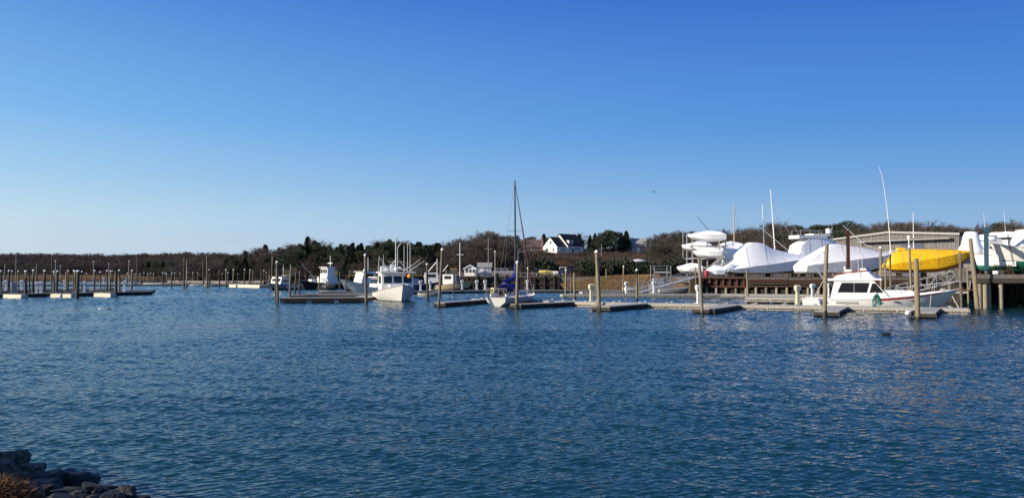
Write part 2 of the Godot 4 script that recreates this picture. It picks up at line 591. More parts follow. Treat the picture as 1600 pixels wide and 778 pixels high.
# [bearing, skyline height, range, kind]
var skyline := [
	[222, 411, 330, "cedar"], [231, 408, 340, "cedar"], [243, 407, 335, "pine"], [254, 408, 330, "cedar"], [266, 407, 345, "pine"], [277, 409, 350, "cedar"], [290, 407, 340, "bare"], [301, 406, 330, "thicket"],
	[311, 404, 330, "bare"], [320, 406, 320, "cedar"], [333, 406, 320, "thicket"], [345, 403, 310, "bare"], [356, 402, 300, "cedar"], [367, 397, 300, "cedar"], [374, 398, 290, "pine"], [382, 391, 290, "cedar"],
	[393, 394, 285, "bare"], [403, 388, 290, "bare"], [415, 384, 285, "bare"], [421, 395, 270, "cedar"], [431, 391, 275, "bare"], [441, 388, 265, "bare"], [451, 385, 265, "bare"], [459, 384, 260, "thicket"],
	[470, 379, 265, "bare"], [481, 371, 260, "bare"], [491, 374, 262, "bare"], [497, 378, 245, "cedar"], [509, 386, 245, "cedar"], [517, 387, 240, "pine"], [526, 385, 240, "cedar"], [536, 380, 240, "pine"], [544, 384, 238, "cedar"],
	[551, 378, 235, "cedar"], [558, 384, 235, "cedar"], [564, 379, 235, "cedar"], [573, 383, 235, "cedar"], [581, 382, 232, "pine"], [589, 378, 232, "cedar"], [598, 379, 230, "pine"], [606, 375, 232, "pine"], [616, 378, 230, "pine"], [627, 380, 230, "cedar"],
	[636, 380, 230, "pine"], [647, 381, 232, "cedar"], [656, 377, 232, "cedar"], [666, 381, 230, "pine"], [676, 380, 232, "pine"], [686, 379, 232, "cedar"], [696, 382, 235, "thicket"], [706, 378, 240, "thicket"], [717, 375, 240, "bare"],
	[728, 374, 245, "thicket"], [739, 370, 250, "bare"], [750, 363, 255, "bare"], [762, 358, 260, "bare"], [773, 362, 260, "bare"], [783, 366, 262, "bare"], [792, 367, 300, "pine"], [805, 367, 300, "pine"], [817, 370, 310, "bare"], [829, 369, 345, "pine"],
	[842, 371, 350, "bare"], [850, 365, 350, "cedar"], [858, 369, 350, "bare"], [893, 361, 350, "bare"], [905, 365, 340, "cedar"], [913, 364, 345, "bare"], [922, 367, 320, "cedar"], [930, 364, 320, "cedar"], [938, 366, 310, "pine"],
	[946, 361, 310, "pine"], [954, 358, 310, "pine"], [963, 360, 310, "pine"], [971, 363, 315, "cedar"], [979, 360, 315, "cedar"], [988, 370, 340, "pine"], [1000, 373, 345, "bare"], [1012, 371, 345, "pine"], [1024, 370, 320, "cedar"],
	[1034, 364, 270, "bare"], [1044, 361, 265, "bare"], [1056, 363, 265, "bare"], [1069, 357, 260, "bare"], [1082, 361, 262, "cedar"], [1095, 361, 262, "pine"], [1108, 362, 260, "pine"], [1120, 360, 262, "pine"], [1133, 360, 262, "cedar"],
	[1145, 358, 255, "thicket"], [1155, 356, 255, "bare"], [1166, 354, 255, "bare"], [1177, 353, 255, "bare"], [1188, 356, 255, "thicket"], [1199, 352, 255, "bare"], [1210, 350, 255, "bare"], [1219, 347, 255, "bare"], [1230, 352, 255, "thicket"],
	[1241, 350, 258, "pine"], [1252, 352, 258, "pine"], [1263, 352, 258, "thicket"], [1274, 350, 258, "pine"], [1285, 350, 258, "pine"], [1296, 350, 258, "pine"], [1306, 349, 255, "pine"], [1320, 344, 255, "pine"], [1331, 350, 255, "thicket"], [1340, 348, 255, "pine"],
	[1352, 352, 260, "thicket"], [1364, 352, 260, "bare"], [1375, 350, 260, "thicket"], [1386, 347, 260, "bare"], [1398, 345, 260, "bare"], [1410, 342, 260, "bare"], [1422, 345, 260, "bare"], [1434, 344, 260, "bare"], [1446, 347, 258, "bare"], [1458, 351, 258, "thicket"],
	[1468, 351, 258, "pine"], [1479, 353, 258, "thicket"], [1490, 353, 258, "bare"], [1502, 352, 255, "thicket"], [1514, 352, 255, "thicket"], [1526, 354, 255, "bare"], [1538, 352, 255, "thicket"], [1550, 350, 255, "thicket"], [1562, 347, 255, "pine"],
	[1574, 345, 255, "thicket"], [1586, 344, 255, "thicket"], [1598, 343, 255, "bare"], [1612, 344, 255, "thicket"], [1630, 345, 255, "bare"]]
func skyline_at(px: float) -> float:
	for i in skyline.size() - 1:
		if px < skyline[i + 1][0]:
			return lerpf(skyline[i][1], skyline[i + 1][1], clampf((px - skyline[i][0]) / (skyline[i + 1][0] - skyline[i][0]), 0.0, 1.0))
	return 346.0
func make_trees() -> void:
	var rng := RandomNumberGenerator.new()
	rng.seed = 2024
	var list := []
	for k in skyline: list.append([float(k[0]), float(k[1]), float(k[2]), k[3], "skyline"])
	# second row, in front of and below the skyline
	var px := 236.0
	while px < 1620.0:
		var kind := "thicket"
		var r := rng.randf()
		var d := 0.0
		if px < 345.0:
			kind = "cedar" if r < 0.55 else ("pine" if r < 0.75 else "thicket"); d = 300.0
		elif px < 690.0:
			kind = "cedar" if r < 0.48 else ("pine" if r < 0.74 else ("thicket" if r < 0.9 else "bare")); d = lerpf(262.0, 205.0, (px - 345.0) / 345.0)
		elif px < 800.0:
			kind = "thicket" if r < 0.75 else "bare"; d = 205.0
		elif px < 1030.0:
			px += 8.0
			continue
		elif px < 1130.0:
			kind = "pine" if r < 0.4 else "thicket"; d = 225.0
		else:
			kind = "thicket" if r < 0.6 else ("pine" if r < 0.75 else "bare"); d = 215.0
		list.append([px, skyline_at(px) + rng.randf_range(5.0, 14.0), d * rng.randf_range(0.94, 1.04), kind, "second row"])
		px += rng.randf_range(7.0, 11.0)
	# third row and low growth along the foot of the wood
	px = 240.0
	while px < 1620.0:
		var r := rng.randf()
		if px > 800.0 and px < 1030.0:
			px = 1030.0
		var ev := px < 690.0
		var d2 := lerpf(300.0, 205.0, clampf((px - 240.0) / 400.0, 0.0, 1.0)) * rng.randf_range(0.95, 1.0)
		list.append([px, skyline_at(px) + rng.randf_range(11.0, 21.0), d2, ("cedar" if r < 0.5 else ("pine" if r < 0.75 else "thicket")) if ev else ("pine" if r < 0.15 else "thicket"), "third row"])
		list.append([px + 5.0, minf(432.0, skyline_at(px) + rng.randf_range(21.0, 36.0)), d2 * 0.92, ("cedar" if r > 0.6 else "thicket") if ev else "thicket", "foot of the wood"])
		px += rng.randf_range(9.0, 13.0)
	# pointed tops and taller bare crowns that break the skyline
	px = 352.0
	while px < 692.0:
		list.append([px, skyline_at(px) + rng.randf_range(-3.5, 3.0), lerpf(285.0, 222.0, (px - 352.0) / 340.0), "cedar", "skyline"])
		px += rng.randf_range(8.0, 17.0)
	for span in [[300, 350], [388, 500], [592, 640], [698, 792], [1032, 1078], [1142, 1236], [1356, 1462], [1480, 1625]]:
		px = span[0]
		while px < span[1]:
			list.append([px, skyline_at(px) + rng.randf_range(-6.5, 2.0), 248.0 + rng.randf_range(-8.0, 20.0), "bare", "skyline"])
			px += rng.randf_range(8.0, 15.0)
	list.sort_custom(func(a, b): return a[0] < b[0])
	var zones := [[300, "beyond the marsh"], [430, "behind the far left docks"], [570, "behind the work boat"], [690, "behind the white lobster boat"], [790, "behind the small white gatehouse"], [880, "beside the white house"], [1030, "between the two houses"], [1135, "behind the boat rack"], [1240, "behind the tallest wrapped boat"], [1400, "behind the metal shed"], [9999, "behind the blue lift"]]
	var words_of := {"cedar": "dark pointed cedar", "pine": "dark rounded pine", "bare": "bare grey tree", "thicket": "brown leafless tree"}
	var names_of := {"cedar": "cedar_tree", "pine": "pine_tree", "bare": "bare_tree", "thicket": "thicket_tree"}
	var num := {"cedar": 3, "pine": 3, "bare": 4, "thicket": 3}
	var counts := {}
	for q in list:
		var zone := ""
		for z in zones:
			if q[0] < z[0]:
				zone = z[1]
				break
		var key: String = q[3] + q[4] + zone
		counts[key] = counts.get(key, 0) + 1
		var p := on(q[0], q[2])
		p.y = ground(p.x, q[2]) - 0.1
		var h := at(q[0], q[1], q[2]).y - p.y
		var which := "%s%d" % [q[3], rng.randi() % num[q[3]]]
		var o: Node3D = protos[which].duplicate()
		o.name = numbered(names_of[q[3]])
		add_child(o)
		var sc := h / (protos[which].get_meta("tall") as float)
		var fat := sc * rng.randf_range(1.0, 1.4) * (1.35 if q[3] == "bare" else 1.0)
		if q[4] != "skyline" and h < 6.0: fat *= 1.3
		o.position = p
		o.scale = Vector3(fat, sc, fat)
		o.rotation.y = rng.randf() * TAU
		o.remove_meta("tall")
		var row := {"skyline": "against the sky", "second row": "below the skyline", "third row": "halfway down", "foot of the wood": "low down"}
		tag(o, "%s %s %s, %s from left" % [words_of[q[3]], row[q[4]], zone, ordinal(counts[key])], "tree", "trees along the shore")
	# shrubs and dark round bushes on the open slope below the houses
	var slope := [[760, 408, 176, "evergreen", 4], [838, 403, 166, "evergreen", 9], [847, 401, 168, "evergreen", 8], [868, 401, 215, "brush", 7], [880, 403, 205, "brush", 7], [830, 411, 190, "brush", 6], [858, 410, 195, "rust", 6], [890, 411, 195, "rust", 6], [903, 405, 210, "rust", 6], [912, 404, 215, "rust", 6], [921, 405, 210, "rust", 6],
		[933, 399, 150, "evergreen", 8], [925, 404, 147, "evergreen", 8], [942, 403, 146, "evergreen", 8], [952, 408, 200, "rust", 6], [962, 406, 205, "rust", 6], [972, 401, 150, "evergreen", 8], [981, 402, 148, "evergreen", 7], [990, 404, 147, "evergreen", 7], [1002, 402, 148, "evergreen", 9], [1013, 405, 146, "evergreen", 8], [1022, 398, 190, "brush", 6], [1035, 388, 205, "brush", 7], [1047, 384, 205, "brush", 7], [1057, 390, 185, "evergreen", 5], [1064, 394, 150, "evergreen", 6], [1050, 400, 148, "evergreen", 6], [1028, 404, 170, "brush", 7], [1040, 410, 150, "brush", 6],
		[815, 398, 215, "brush", 6], [822, 402, 205, "brush", 6], [803, 398, 215, "bare", 6], [790, 392, 215, "bare", 5], [780, 396, 205, "bare", 5], [770, 400, 200, "brush", 5], [895, 399, 235, "evergreen", 4], [917, 398, 240, "brush", 6], [940, 398, 240, "brush", 6], [958, 397, 240, "brush", 6], [975, 396, 240, "brush", 6], [1008, 396, 235, "brush", 6], [1016, 386, 240, "brush", 6], [812, 388, 250, "bare", 6], [826, 391, 240, "bare", 6], [846, 389, 262, "bare", 6], [902, 393, 250, "bare", 6], [916, 391, 255, "bare", 6], [935, 393, 250, "bare", 6], [958, 391, 255, "bare", 6], [978, 395, 250, "bare", 6], [1020, 382, 250, "bare", 6], [870, 399, 200, "bare", 5], [898, 402, 200, "bare", 5], [884, 396, 230, "bare", 5],
		[924, 387, 318, "evergreen", 11], [944, 385, 318, "evergreen", 11], [961, 385, 318, "evergreen", 11], [977, 387, 318, "evergreen", 10], [852, 393, 240, "evergreen", 7], [892, 406, 190, "evergreen", 6], [912, 408, 180, "evergreen", 6], [842, 393, 188, "thicket", 6], [850, 398, 184, "thicket", 5], [866, 399, 192, "thicket", 5], [877, 396, 188, "thicket", 6], [886, 401, 186, "thicket", 5], [822, 398, 196, "thicket", 5], [1024, 392, 200, "thicket", 6], [1034, 386, 210, "thicket", 6], [955, 407, 170, "evergreen", 7]]
	slope.sort_custom(func(a, b): return a[0] < b[0])
	var sc_count := {}
	var sw := {"evergreen": "dark round evergreen bush", "brush": "brown leafless bush", "rust": "rust-red leafless bush", "bare": "spindly bare grey tree", "thicket": "brown leafless tree"}
	for q in slope:
		sc_count[q[3]] = sc_count.get(q[3], 0) + 1
		var p := on(q[0], q[2])
		p.y = ground(p.x, q[2]) - 0.15
		var h := at(q[0], q[1], q[2]).y - p.y
		var which: String = q[3] + ("%d" % (rng.randi() % {"evergreen": 3, "brush": 3, "rust": 2, "bare": 4, "thicket": 3}[q[3]]))
		var o: Node3D = protos[which].duplicate()
		o.name = numbered({"bare": "bare_tree", "thicket": "thicket_tree"}.get(q[3], "bush"))
		add_child(o)
		var tall: float = protos[which].get_meta("tall")
		o.remove_meta("tall")
		o.position = p
		var wide: float = q[4] * ({"bare": 0.16, "thicket": 0.13}.get(q[3], 0.52))
		o.scale = Vector3(wide, maxf(h, 1.0) / tall, wide)
		o.rotation.y = rng.randf() * TAU
		tag(o, "%s on the slope below the houses, %s such from left" % [sw[q[3]], ordinal(sc_count[q[3]])], "tree" if q[3] in ["bare", "thicket"] else "bush", "bushes on the slope")
	# tangled brush that covers the slopes
	var cover := Node3D.new()
	cover.name = "slope_brush"
	add_child(cover)
	tag(cover, "tangled brown and rusty brush covering the slopes behind the harbour", "brush", "", "stuff")
	for k in ["brush0", "brush1", "brush2", "rust0", "rust1", "evergreen1"]:
		var pl := []
		for i in {"b": 1000, "r": 130, "e": 330}[k[0]]:
			var d := rng.randf_range(146.0, 330.0)
			var bx := rng.randf_range(650.0, 1640.0)
			if k[0] == "r": bx = rng.randf_range(820.0, 1020.0)
			var p := on(bx, d)
			p.y = ground(p.x, d) - 0.1
			if bx < 905.0 and d < 176.0: continue
			if bx > 690.0 and bx < 835.0 and d < 205.0: continue
			if bx > 1040.0 and d < 176.0: continue
			if bx > 800.0 and bx < 1025.0 and d > 262.0: continue
			var sc := rng.randf_range(0.8, 1.5) if rng.randf() < 0.7 else rng.randf_range(1.6, 2.8)
			if k[0] == "e": sc = rng.randf_range(0.5, 1.5)
			pl.append(Transform3D(Basis(Vector3.UP, rng.randf() * TAU).scaled(Vector3(sc * 1.3, sc * rng.randf_range(0.6, 1.0), sc * 1.3)), p))
		cover.add_child(scatter("brush", protos[k].get_child(1), pl), true)
func scatter(called: String, mesh_of: MeshInstance3D, places: Array) -> MultiMeshInstance3D:
	var mm := MultiMesh.new()
	mm.transform_format = MultiMesh.TRANSFORM_3D
	mm.mesh = mesh_of.mesh
	mm.instance_count = places.size()
	for i in places.size(): mm.set_instance_transform(i, places[i])
	var o := MultiMeshInstance3D.new()
	o.name = called
	o.multimesh = mm
	o.material_override = mesh_of.material_override
	return o
func make_far_wood() -> void:
	var rng := RandomNumberGenerator.new()
	rng.seed = 31
	var wood := Node3D.new()
	wood.name = "far_wood"
	add_child(wood)
	tag(wood, "grey leafless woodland covering the long low hill beyond the marsh", "woodland", "", "stuff")
	for k in ["bare0", "bare1", "bare2", "bare3", "thicket0", "pine1"]:
		var pl := []
		for i in (420 if k != "pine1" else 70):
			var d := rng.randf_range(600.0, 900.0)
			var px := rng.randf_range(-120.0, 420.0)
			var p := on(px, d)
			p.y = ground(p.x, d) - 0.2
			var sc := (rng.randf_range(6.0, 9.5) if rng.randf() < 0.75 else rng.randf_range(9.5, 12.5)) / (protos[k].get_meta("tall") as float) * (0.75 if k == "pine1" else 1.0)
			pl.append(Transform3D(Basis(Vector3.UP, rng.randf() * TAU).scaled(Vector3(sc * 1.35, sc, sc * 1.35)), p))
		for c in protos[k].get_children():
			wood.add_child(scatter("trees", c, pl), true)
	# tan reeds of the salt marsh and of the bank
	var tuft := S()
	for i in 14:
		var b := Vector3(rng.randf_range(-0.5, 0.5), 0, rng.randf_range(-0.5, 0.5))
		var w := rnd_dir(rng) * 0.035
		w.y = 0
		raw_tri(tuft, b - w, b + w, b + Vector3(rng.randf_range(-0.25, 0.25), rng.randf_range(0.7, 1.25), rng.randf_range(-0.2, 0.2)))
	var holder := MeshInstance3D.new()
	holder.mesh = tuft.mesh()
	holder.material_override = M.reed
	var pl := []
	for i in 26000:
		var px := rng.randf_range(-60.0, 470.0)
		var d := 268.0 + pow(rng.randf(), 2.0) * 260.0
		var p := on(px, d)
		if d < shore_at(p.x) + 4.0 or p.x > -60.0: continue
		p.y = ground(p.x, d) - 0.05
		pl.append(Transform3D(Basis(Vector3.UP, rng.randf() * TAU).scaled(Vector3(1.3, rng.randf_range(0.8, 1.3), 1.3)), p))
	var o := scatter("marsh_reeds", holder, pl)
	add_child(o)
	tag(o, "tan dead reeds of the salt marsh along the far shore", "reeds", "", "stuff")
	pl = []
	for i in 7000:
		var p := Vector3(rng.randf_range(8.0, 24.0), 0, 0)
		var d := rng.randf_range(130.0, 141.0)
		if d < shore_at(p.x) + 1.5: continue
		p.x *= d / 132.0
		p.z = -d
		p.y = ground(p.x, d) - 0.05
		if p.y < 0.1: continue
		var sc := rng.randf_range(0.25, 0.5)
		pl.append(Transform3D(Basis(Vector3.UP, rng.randf() * TAU).scaled(Vector3(0.8, sc, 0.8)), p))
	o = scatter("bank_grass", holder, pl)
	add_child(o)
	tag(o, "dry tan grass on the bank between the bulkheads", "grass", "", "stuff")
	holder.free()

# ---------------------------------------------------------------- pilings
func range_of(py: float) -> float:
	var up := -(py - 389.0) / FOCAL
	return -EYE_HEIGHT * (-up * sin(PITCH) + cos(PITCH)) / (up * cos(PITCH) + sin(PITCH))
func piling(px: float, top: float, base: float, r: float, lean: float, cap: bool, m: Material, label: String, group: String, foot := -1.6) -> Node3D:
	var d := range_of(base)
	var b := on(px, d)
	var t := at(px + lean + 0.9 * sin(px * 5.3), top + 0.8 * sin(px * 2.9), d)
	var o := thing("piling", label, "piling", b, 0.0, group)
	var h := t.y
	var dx := t.x - b.x
	var rr := r * ((0.60 if px > 425.0 else 0.78) + 0.14 * absf(sin(px * 0.77)))
	var f := Vector3(-dx / h * -foot, foot, 0)
	var wob := sin(px * 1.7) * 0.03
	part("post", S().tube([f, Vector3(dx * 0.5 + wob, h * 0.5, wob * 0.7), Vector3(dx, h, 0)], [rr * 1.06, rr, rr * 0.9], 12), m, o)
	var wet: float = 0.22 + 0.3 * absf(sin(px * 3.1))
	part("tide_band", S().tube([Vector3(-dx / h * 0.3, -0.3, 0), Vector3(dx / h * wet * 0.6, wet * 0.6, 0), Vector3(dx / h * wet, wet, 0)], [rr * 1.12, rr * 1.12, rr * 1.04], 12, false), M.tide_weed, o)
	if cap: part("cap", S().lathe(Vector3(dx, h - 0.02, 0), [[rr * 1.06, -0.05], [rr * 1.06, 0.02], [rr * 0.6, 0.1], [0.01, 0.15]], 12), M.cap_white, o)
	return o
func make_pilings() -> void:
	# bearing, top, waterline, radius, lean of the top, cap
	var sets := {
		"among the left marina docks": [[1, 423, 458, 0.15, 0, 1], [5, 411, 452, 0.17, 1.5, 0], [13, 423, 459, 0.16, 0, 1], [17, 424, 456, 0.12, 0, 1], [28, 424, 457, 0.12, 0, 1], [40, 423.5, 466, 0.2, 0, 1], [45, 429, 458, 0.17, 0, 0], [51, 422.5, 461, 0.17, 0, 1], [55, 411, 451, 0.16, 1.5, 0], [68, 422.5, 460, 0.19, 0, 1], [80, 401, 451, 0.13, 0, 0],
			[84, 425, 461, 0.15, 0, 1], [88, 424, 459, 0.17, 0, 1], [103, 424.5, 459, 0.13, 0, 0], [105.5, 423.5, 459, 0.13, 0, 1], [114.5, 423.5, 459, 0.13, 0, 1], [117, 423.5, 461, 0.15, 0, 1], [120, 423, 466, 0.2, 0, 1], [127, 425, 457, 0.14, -0.8, 1], [134, 428, 447, 0.13, 0, 1], [147, 423.5, 458, 0.15, 0, 1], [156, 425, 455, 0.13, 0, 1],
			[166.5, 423.5, 459, 0.15, 0, 1], [171, 424, 458, 0.15, 0, 1], [175, 424, 447, 0.13, 0, 1], [181, 424, 463, 0.19, 0, 0], [186, 423, 458, 0.17, 0, 1], [199, 428, 446, 0.13, 0, 1], [205, 423, 456, 0.17, 1, 1], [211, 428, 446, 0.12, 0, 1], [219, 428, 446, 0.12, 0, 1], [213.5, 398, 445, 0.16, -0.5, 0]],
		"along the far left docks": [[225, 427, 445, 0.14, 0, 1], [230, 427, 444, 0.13, 0, 1], [234, 427, 444, 0.13, 0, 1], [238.5, 427, 443, 0.14, 0, 1], [254.5, 426, 447, 0.15, 0, 1], [258, 426, 445, 0.15, 0, 1], [260.5, 427, 445, 0.15, 0, 1], [267, 426, 448.5, 0.16, 0, 1], [272, 427, 443, 0.14, 0, 1], [280, 427, 443, 0.14, 0, 1], [287, 402, 450, 0.17, -0.4, 0], [291, 404, 450, 0.17, 0.4, 0], [293.5, 426, 442, 0.13, 0, 1], [300.5, 427, 443, 0.13, 0, 1], [309, 427, 443, 0.14, 0, 1],
			[317.5, 406, 447.5, 0.18, 0, 0], [323.5, 397, 449, 0.18, -0.5, 0], [326, 421.5, 448, 0.17, 0, 1], [328, 427, 445, 0.14, 0, 0], [342.5, 422, 448.5, 0.19, 0, 0], [347, 427, 443, 0.14, 0, 1], [353, 421.5, 449, 0.17, 0.3, 1], [356.5, 426, 445, 0.2, 0, 1], [364, 421.5, 448.5, 0.2, 0, 1], [371, 427, 442, 0.14, 0, 1], [381, 421.5, 448, 0.17, 0, 1], [389, 426, 447, 0.14, 0, 1], [391, 421.5, 448, 0.16, 0, 1], [394, 422, 446, 0.16, 0, 0], [407, 422, 448.5, 0.18, 0, 0], [412, 422, 447.5, 0.16, 0, 1], [416, 426, 443, 0.13, 0, 1], [420, 421.5, 449.5, 0.2, 0, 0], [424.5, 402, 450, 0.17, 0, 0]],
		"at the middle finger docks": [[430.8, 421, 472, 0.15, -0.4, 0], [433.5, 409, 475, 0.17, -0.6, 1], [452, 414.5, 468, 0.17, 1.2, 0], [460, 424, 464, 0.16, 2.2, 0], [467, 423, 464, 0.16, 1.5, 0], [441.5, 421.5, 451, 0.15, 0, 1], [498, 430, 461, 0.14, 0.3, 0], [505.5, 421, 450, 0.16, 0.6, 1], [513, 421.5, 449, 0.15, 0, 1], [531, 424.5, 459, 0.14, -0.2, 0], [540, 424, 457, 0.14, 0, 0], [562, 416, 446, 0.2, 0, 0], [566, 419.5, 446, 0.16, 0, 0], [572.5, 397.5, 475, 0.19, -1.8, 1], [588.5, 416, 452, 0.17, 0.6, 0], [668.5, 413, 468, 0.19, -1, 1], [685, 389, 481, 0.17, 6.5, 1], [709, 420, 461, 0.13, 0, 0]],
		"at the right-hand docks": [[807, 409.5, 483, 0.19, 2.2, 1], [883.6, 422.5, 463, 0.17, 0, 1], [891.5, 419, 462, 0.12, 0, 0], [898, 426, 468, 0.19, -0.8, 0], [931, 421, 463, 0.1, 0, 0], [936, 393, 488, 0.2, -3.5, 1], [949, 420, 453, 0.13, -2, 0], [974.5, 417, 461, 0.15, 0, 1], [995, 421, 471, 0.21, -0.5, 1], [999, 428, 461, 0.12, 0, 0], [1078, 421, 462, 0.1, 0, 0], [1089, 418, 474, 0.13, -1.2, 0], [1097.5, 402.5, 491.5, 0.19, -4, 0], [1168.5, 418, 476, 0.13, -0.5, 0], [1288.5, 382, 497.5, 0.2, 5, 0], [1434, 404.5, 500, 0.21, -1, 0], [1424.5, 385.5, 482, 0.15, -2.2, 1], [1527.5, 372.5, 491, 0.21, -10.5, 0], [1384, 401, 478, 0.13, 0, 0], [1391, 397, 480, 0.14, 0, 0], [1377.5, 387.5, 478, 0.16, -0.5, 1], [1503, 394, 484, 0.15, -1.2, 0], [1513.5, 419, 484, 0.12, 0, 0]]}
	for where in sets:
		var list: Array = sets[where]
		list.sort_custom(func(a, b): return a[0] < b[0])
		var i := 0
		for q in list:
			i += 1
			var h: float = at(q[0], q[1], range_of(q[2])).y
			var size := "tall" if h > 4.3 else ("short" if h < 2.9 else "mid-height")
			var m: Material = M.pile_wood
			if where.begins_with("at the right"): m = M.pile_tan if (i % 3 != 0 or q[3] > 0.18) else M.pile_wood
			elif i % 5 in [0, 1, 3]: m = M.pile_dark  # darker wood tone stands in for the unlit side these pilings show
			piling(q[0], q[1], q[2], q[3], q[4], q[5] == 1, m, "%s %s wooden piling %s, %s from left" % [size, "white-capped" if q[5] == 1 else "bare-topped", where, ordinal(i)], "pilings " + where)

# ---------------------------------------------------------------- floating docks
func dock(a: Vector2, b: Vector2, width: float, m_deck: Material, m_side: Material, label: String, opts := {}) -> Node3D:
	var h: float = opts.get("h", 0.40)
	var dir := (b - a)
	var l := dir.length()
	var o := thing("floating_dock", label, "dock", Vector3(a.x, 0, -a.y), atan2(dir.y, dir.x), "floating docks")
	var hw := width * 0.5
	part("deck", S().box(Vector3(l * 0.5, h - 0.03, 0), Vector3(l, 0.06, width)), m_deck, o)
	var n := maxi(1, int(round(l / 2.4)))
	var seg := l / n
	for i in n:
		var x := (i + 0.5) * seg
		for sd in [-1.0, 1.0]:
			if opts.get("solid", false):
				part("side_panel", S().box(Vector3(x, h * 0.5 - 0.02, sd * (hw + 0.03)), Vector3(seg - 0.05, h - 0.02, 0.055)), m_side, o)
			else: part("fascia_board", S().box(Vector3(x, h - 0.15, sd * (hw + 0.03)), Vector3(seg - 0.05, 0.17, 0.055)), m_side, o)
			if opts.get("rub", true):
				part("rub_board", S().box(Vector3(x, h - 0.36, sd * (hw + 0.02)), Vector3(seg - 0.22, 0.10, 0.05)), m_side, o)
				part("bracket", S().box(Vector3(x - seg * 0.5, h - 0.26, sd * (hw + 0.05)), Vector3(0.13, 0.36, 0.05)), m_side, o)
		part("float_drum", S().box(Vector3(x, 0.06, 0), Vector3(seg * 0.82, 0.54, width * 0.86)), M.float_black, o)
	var eh: float = h - 0.02 if opts.get("solid", false) else 0.24
	for e in [0.0, l]:
		part("end_board", S().box(Vector3(e + (-0.03 if e == 0.0 else 0.03), h - 0.05 - eh * 0.5, 0), Vector3(0.055, eh, width + 0.1)), m_side, o)
	if opts.get("cleats", false):
		for i in n:
			for sd in [-1.0, 1.0]:
				var c := part("cleat", S().box(Vector3((i + 0.5) * seg, h + 0.05, sd * (hw - 0.12)), Vector3(0.07, 0.09, 0.05)).box(Vector3((i + 0.5) * seg, h + 0.11, sd * (hw - 0.12)), Vector3(0.28, 0.035, 0.045)), M.galvanised, o)
				c.name = "cleat"
	return o
func pedestal(px: float, d: float, label: String, m: Material, y := 0.46, s := 1.0) -> Node3D:
	var o := thing("power_pedestal", label, "power pedestal", on(px, d, y), 0.3, "dock power pedestals")
	part("post", S().loft([ring4(0, 0.17, 0.14), ring4(0.06, 0.17, 0.14), ring4(0.09, 0.12, 0.1), ring4(0.75 * s, 0.11, 0.09)], true, false), m, o)
	part("head", S().loft([ring4(0.75 * s, 0.13, 0.11), ring4(0.88 * s, 0.22, 0.16), ring4(1.06 * s, 0.22, 0.16), ring4(1.12 * s, 0.12, 0.1)], true, false).fan(ring4(1.12 * s, 0.12, 0.1), true), m, o)
	part("light_lens", S().box(Vector3(0, 0.99 * s, 0.165), Vector3(0.12, 0.08, 0.02)), M.black_glass, o)
	return o
func ring4(y: float, hx: float, hz: float) -> PackedVector3Array:
	return PackedVector3Array([Vector3(-hx, y, -hz), Vector3(-hx, y, hz), Vector3(hx, y, hz), Vector3(hx, y, -hz)])
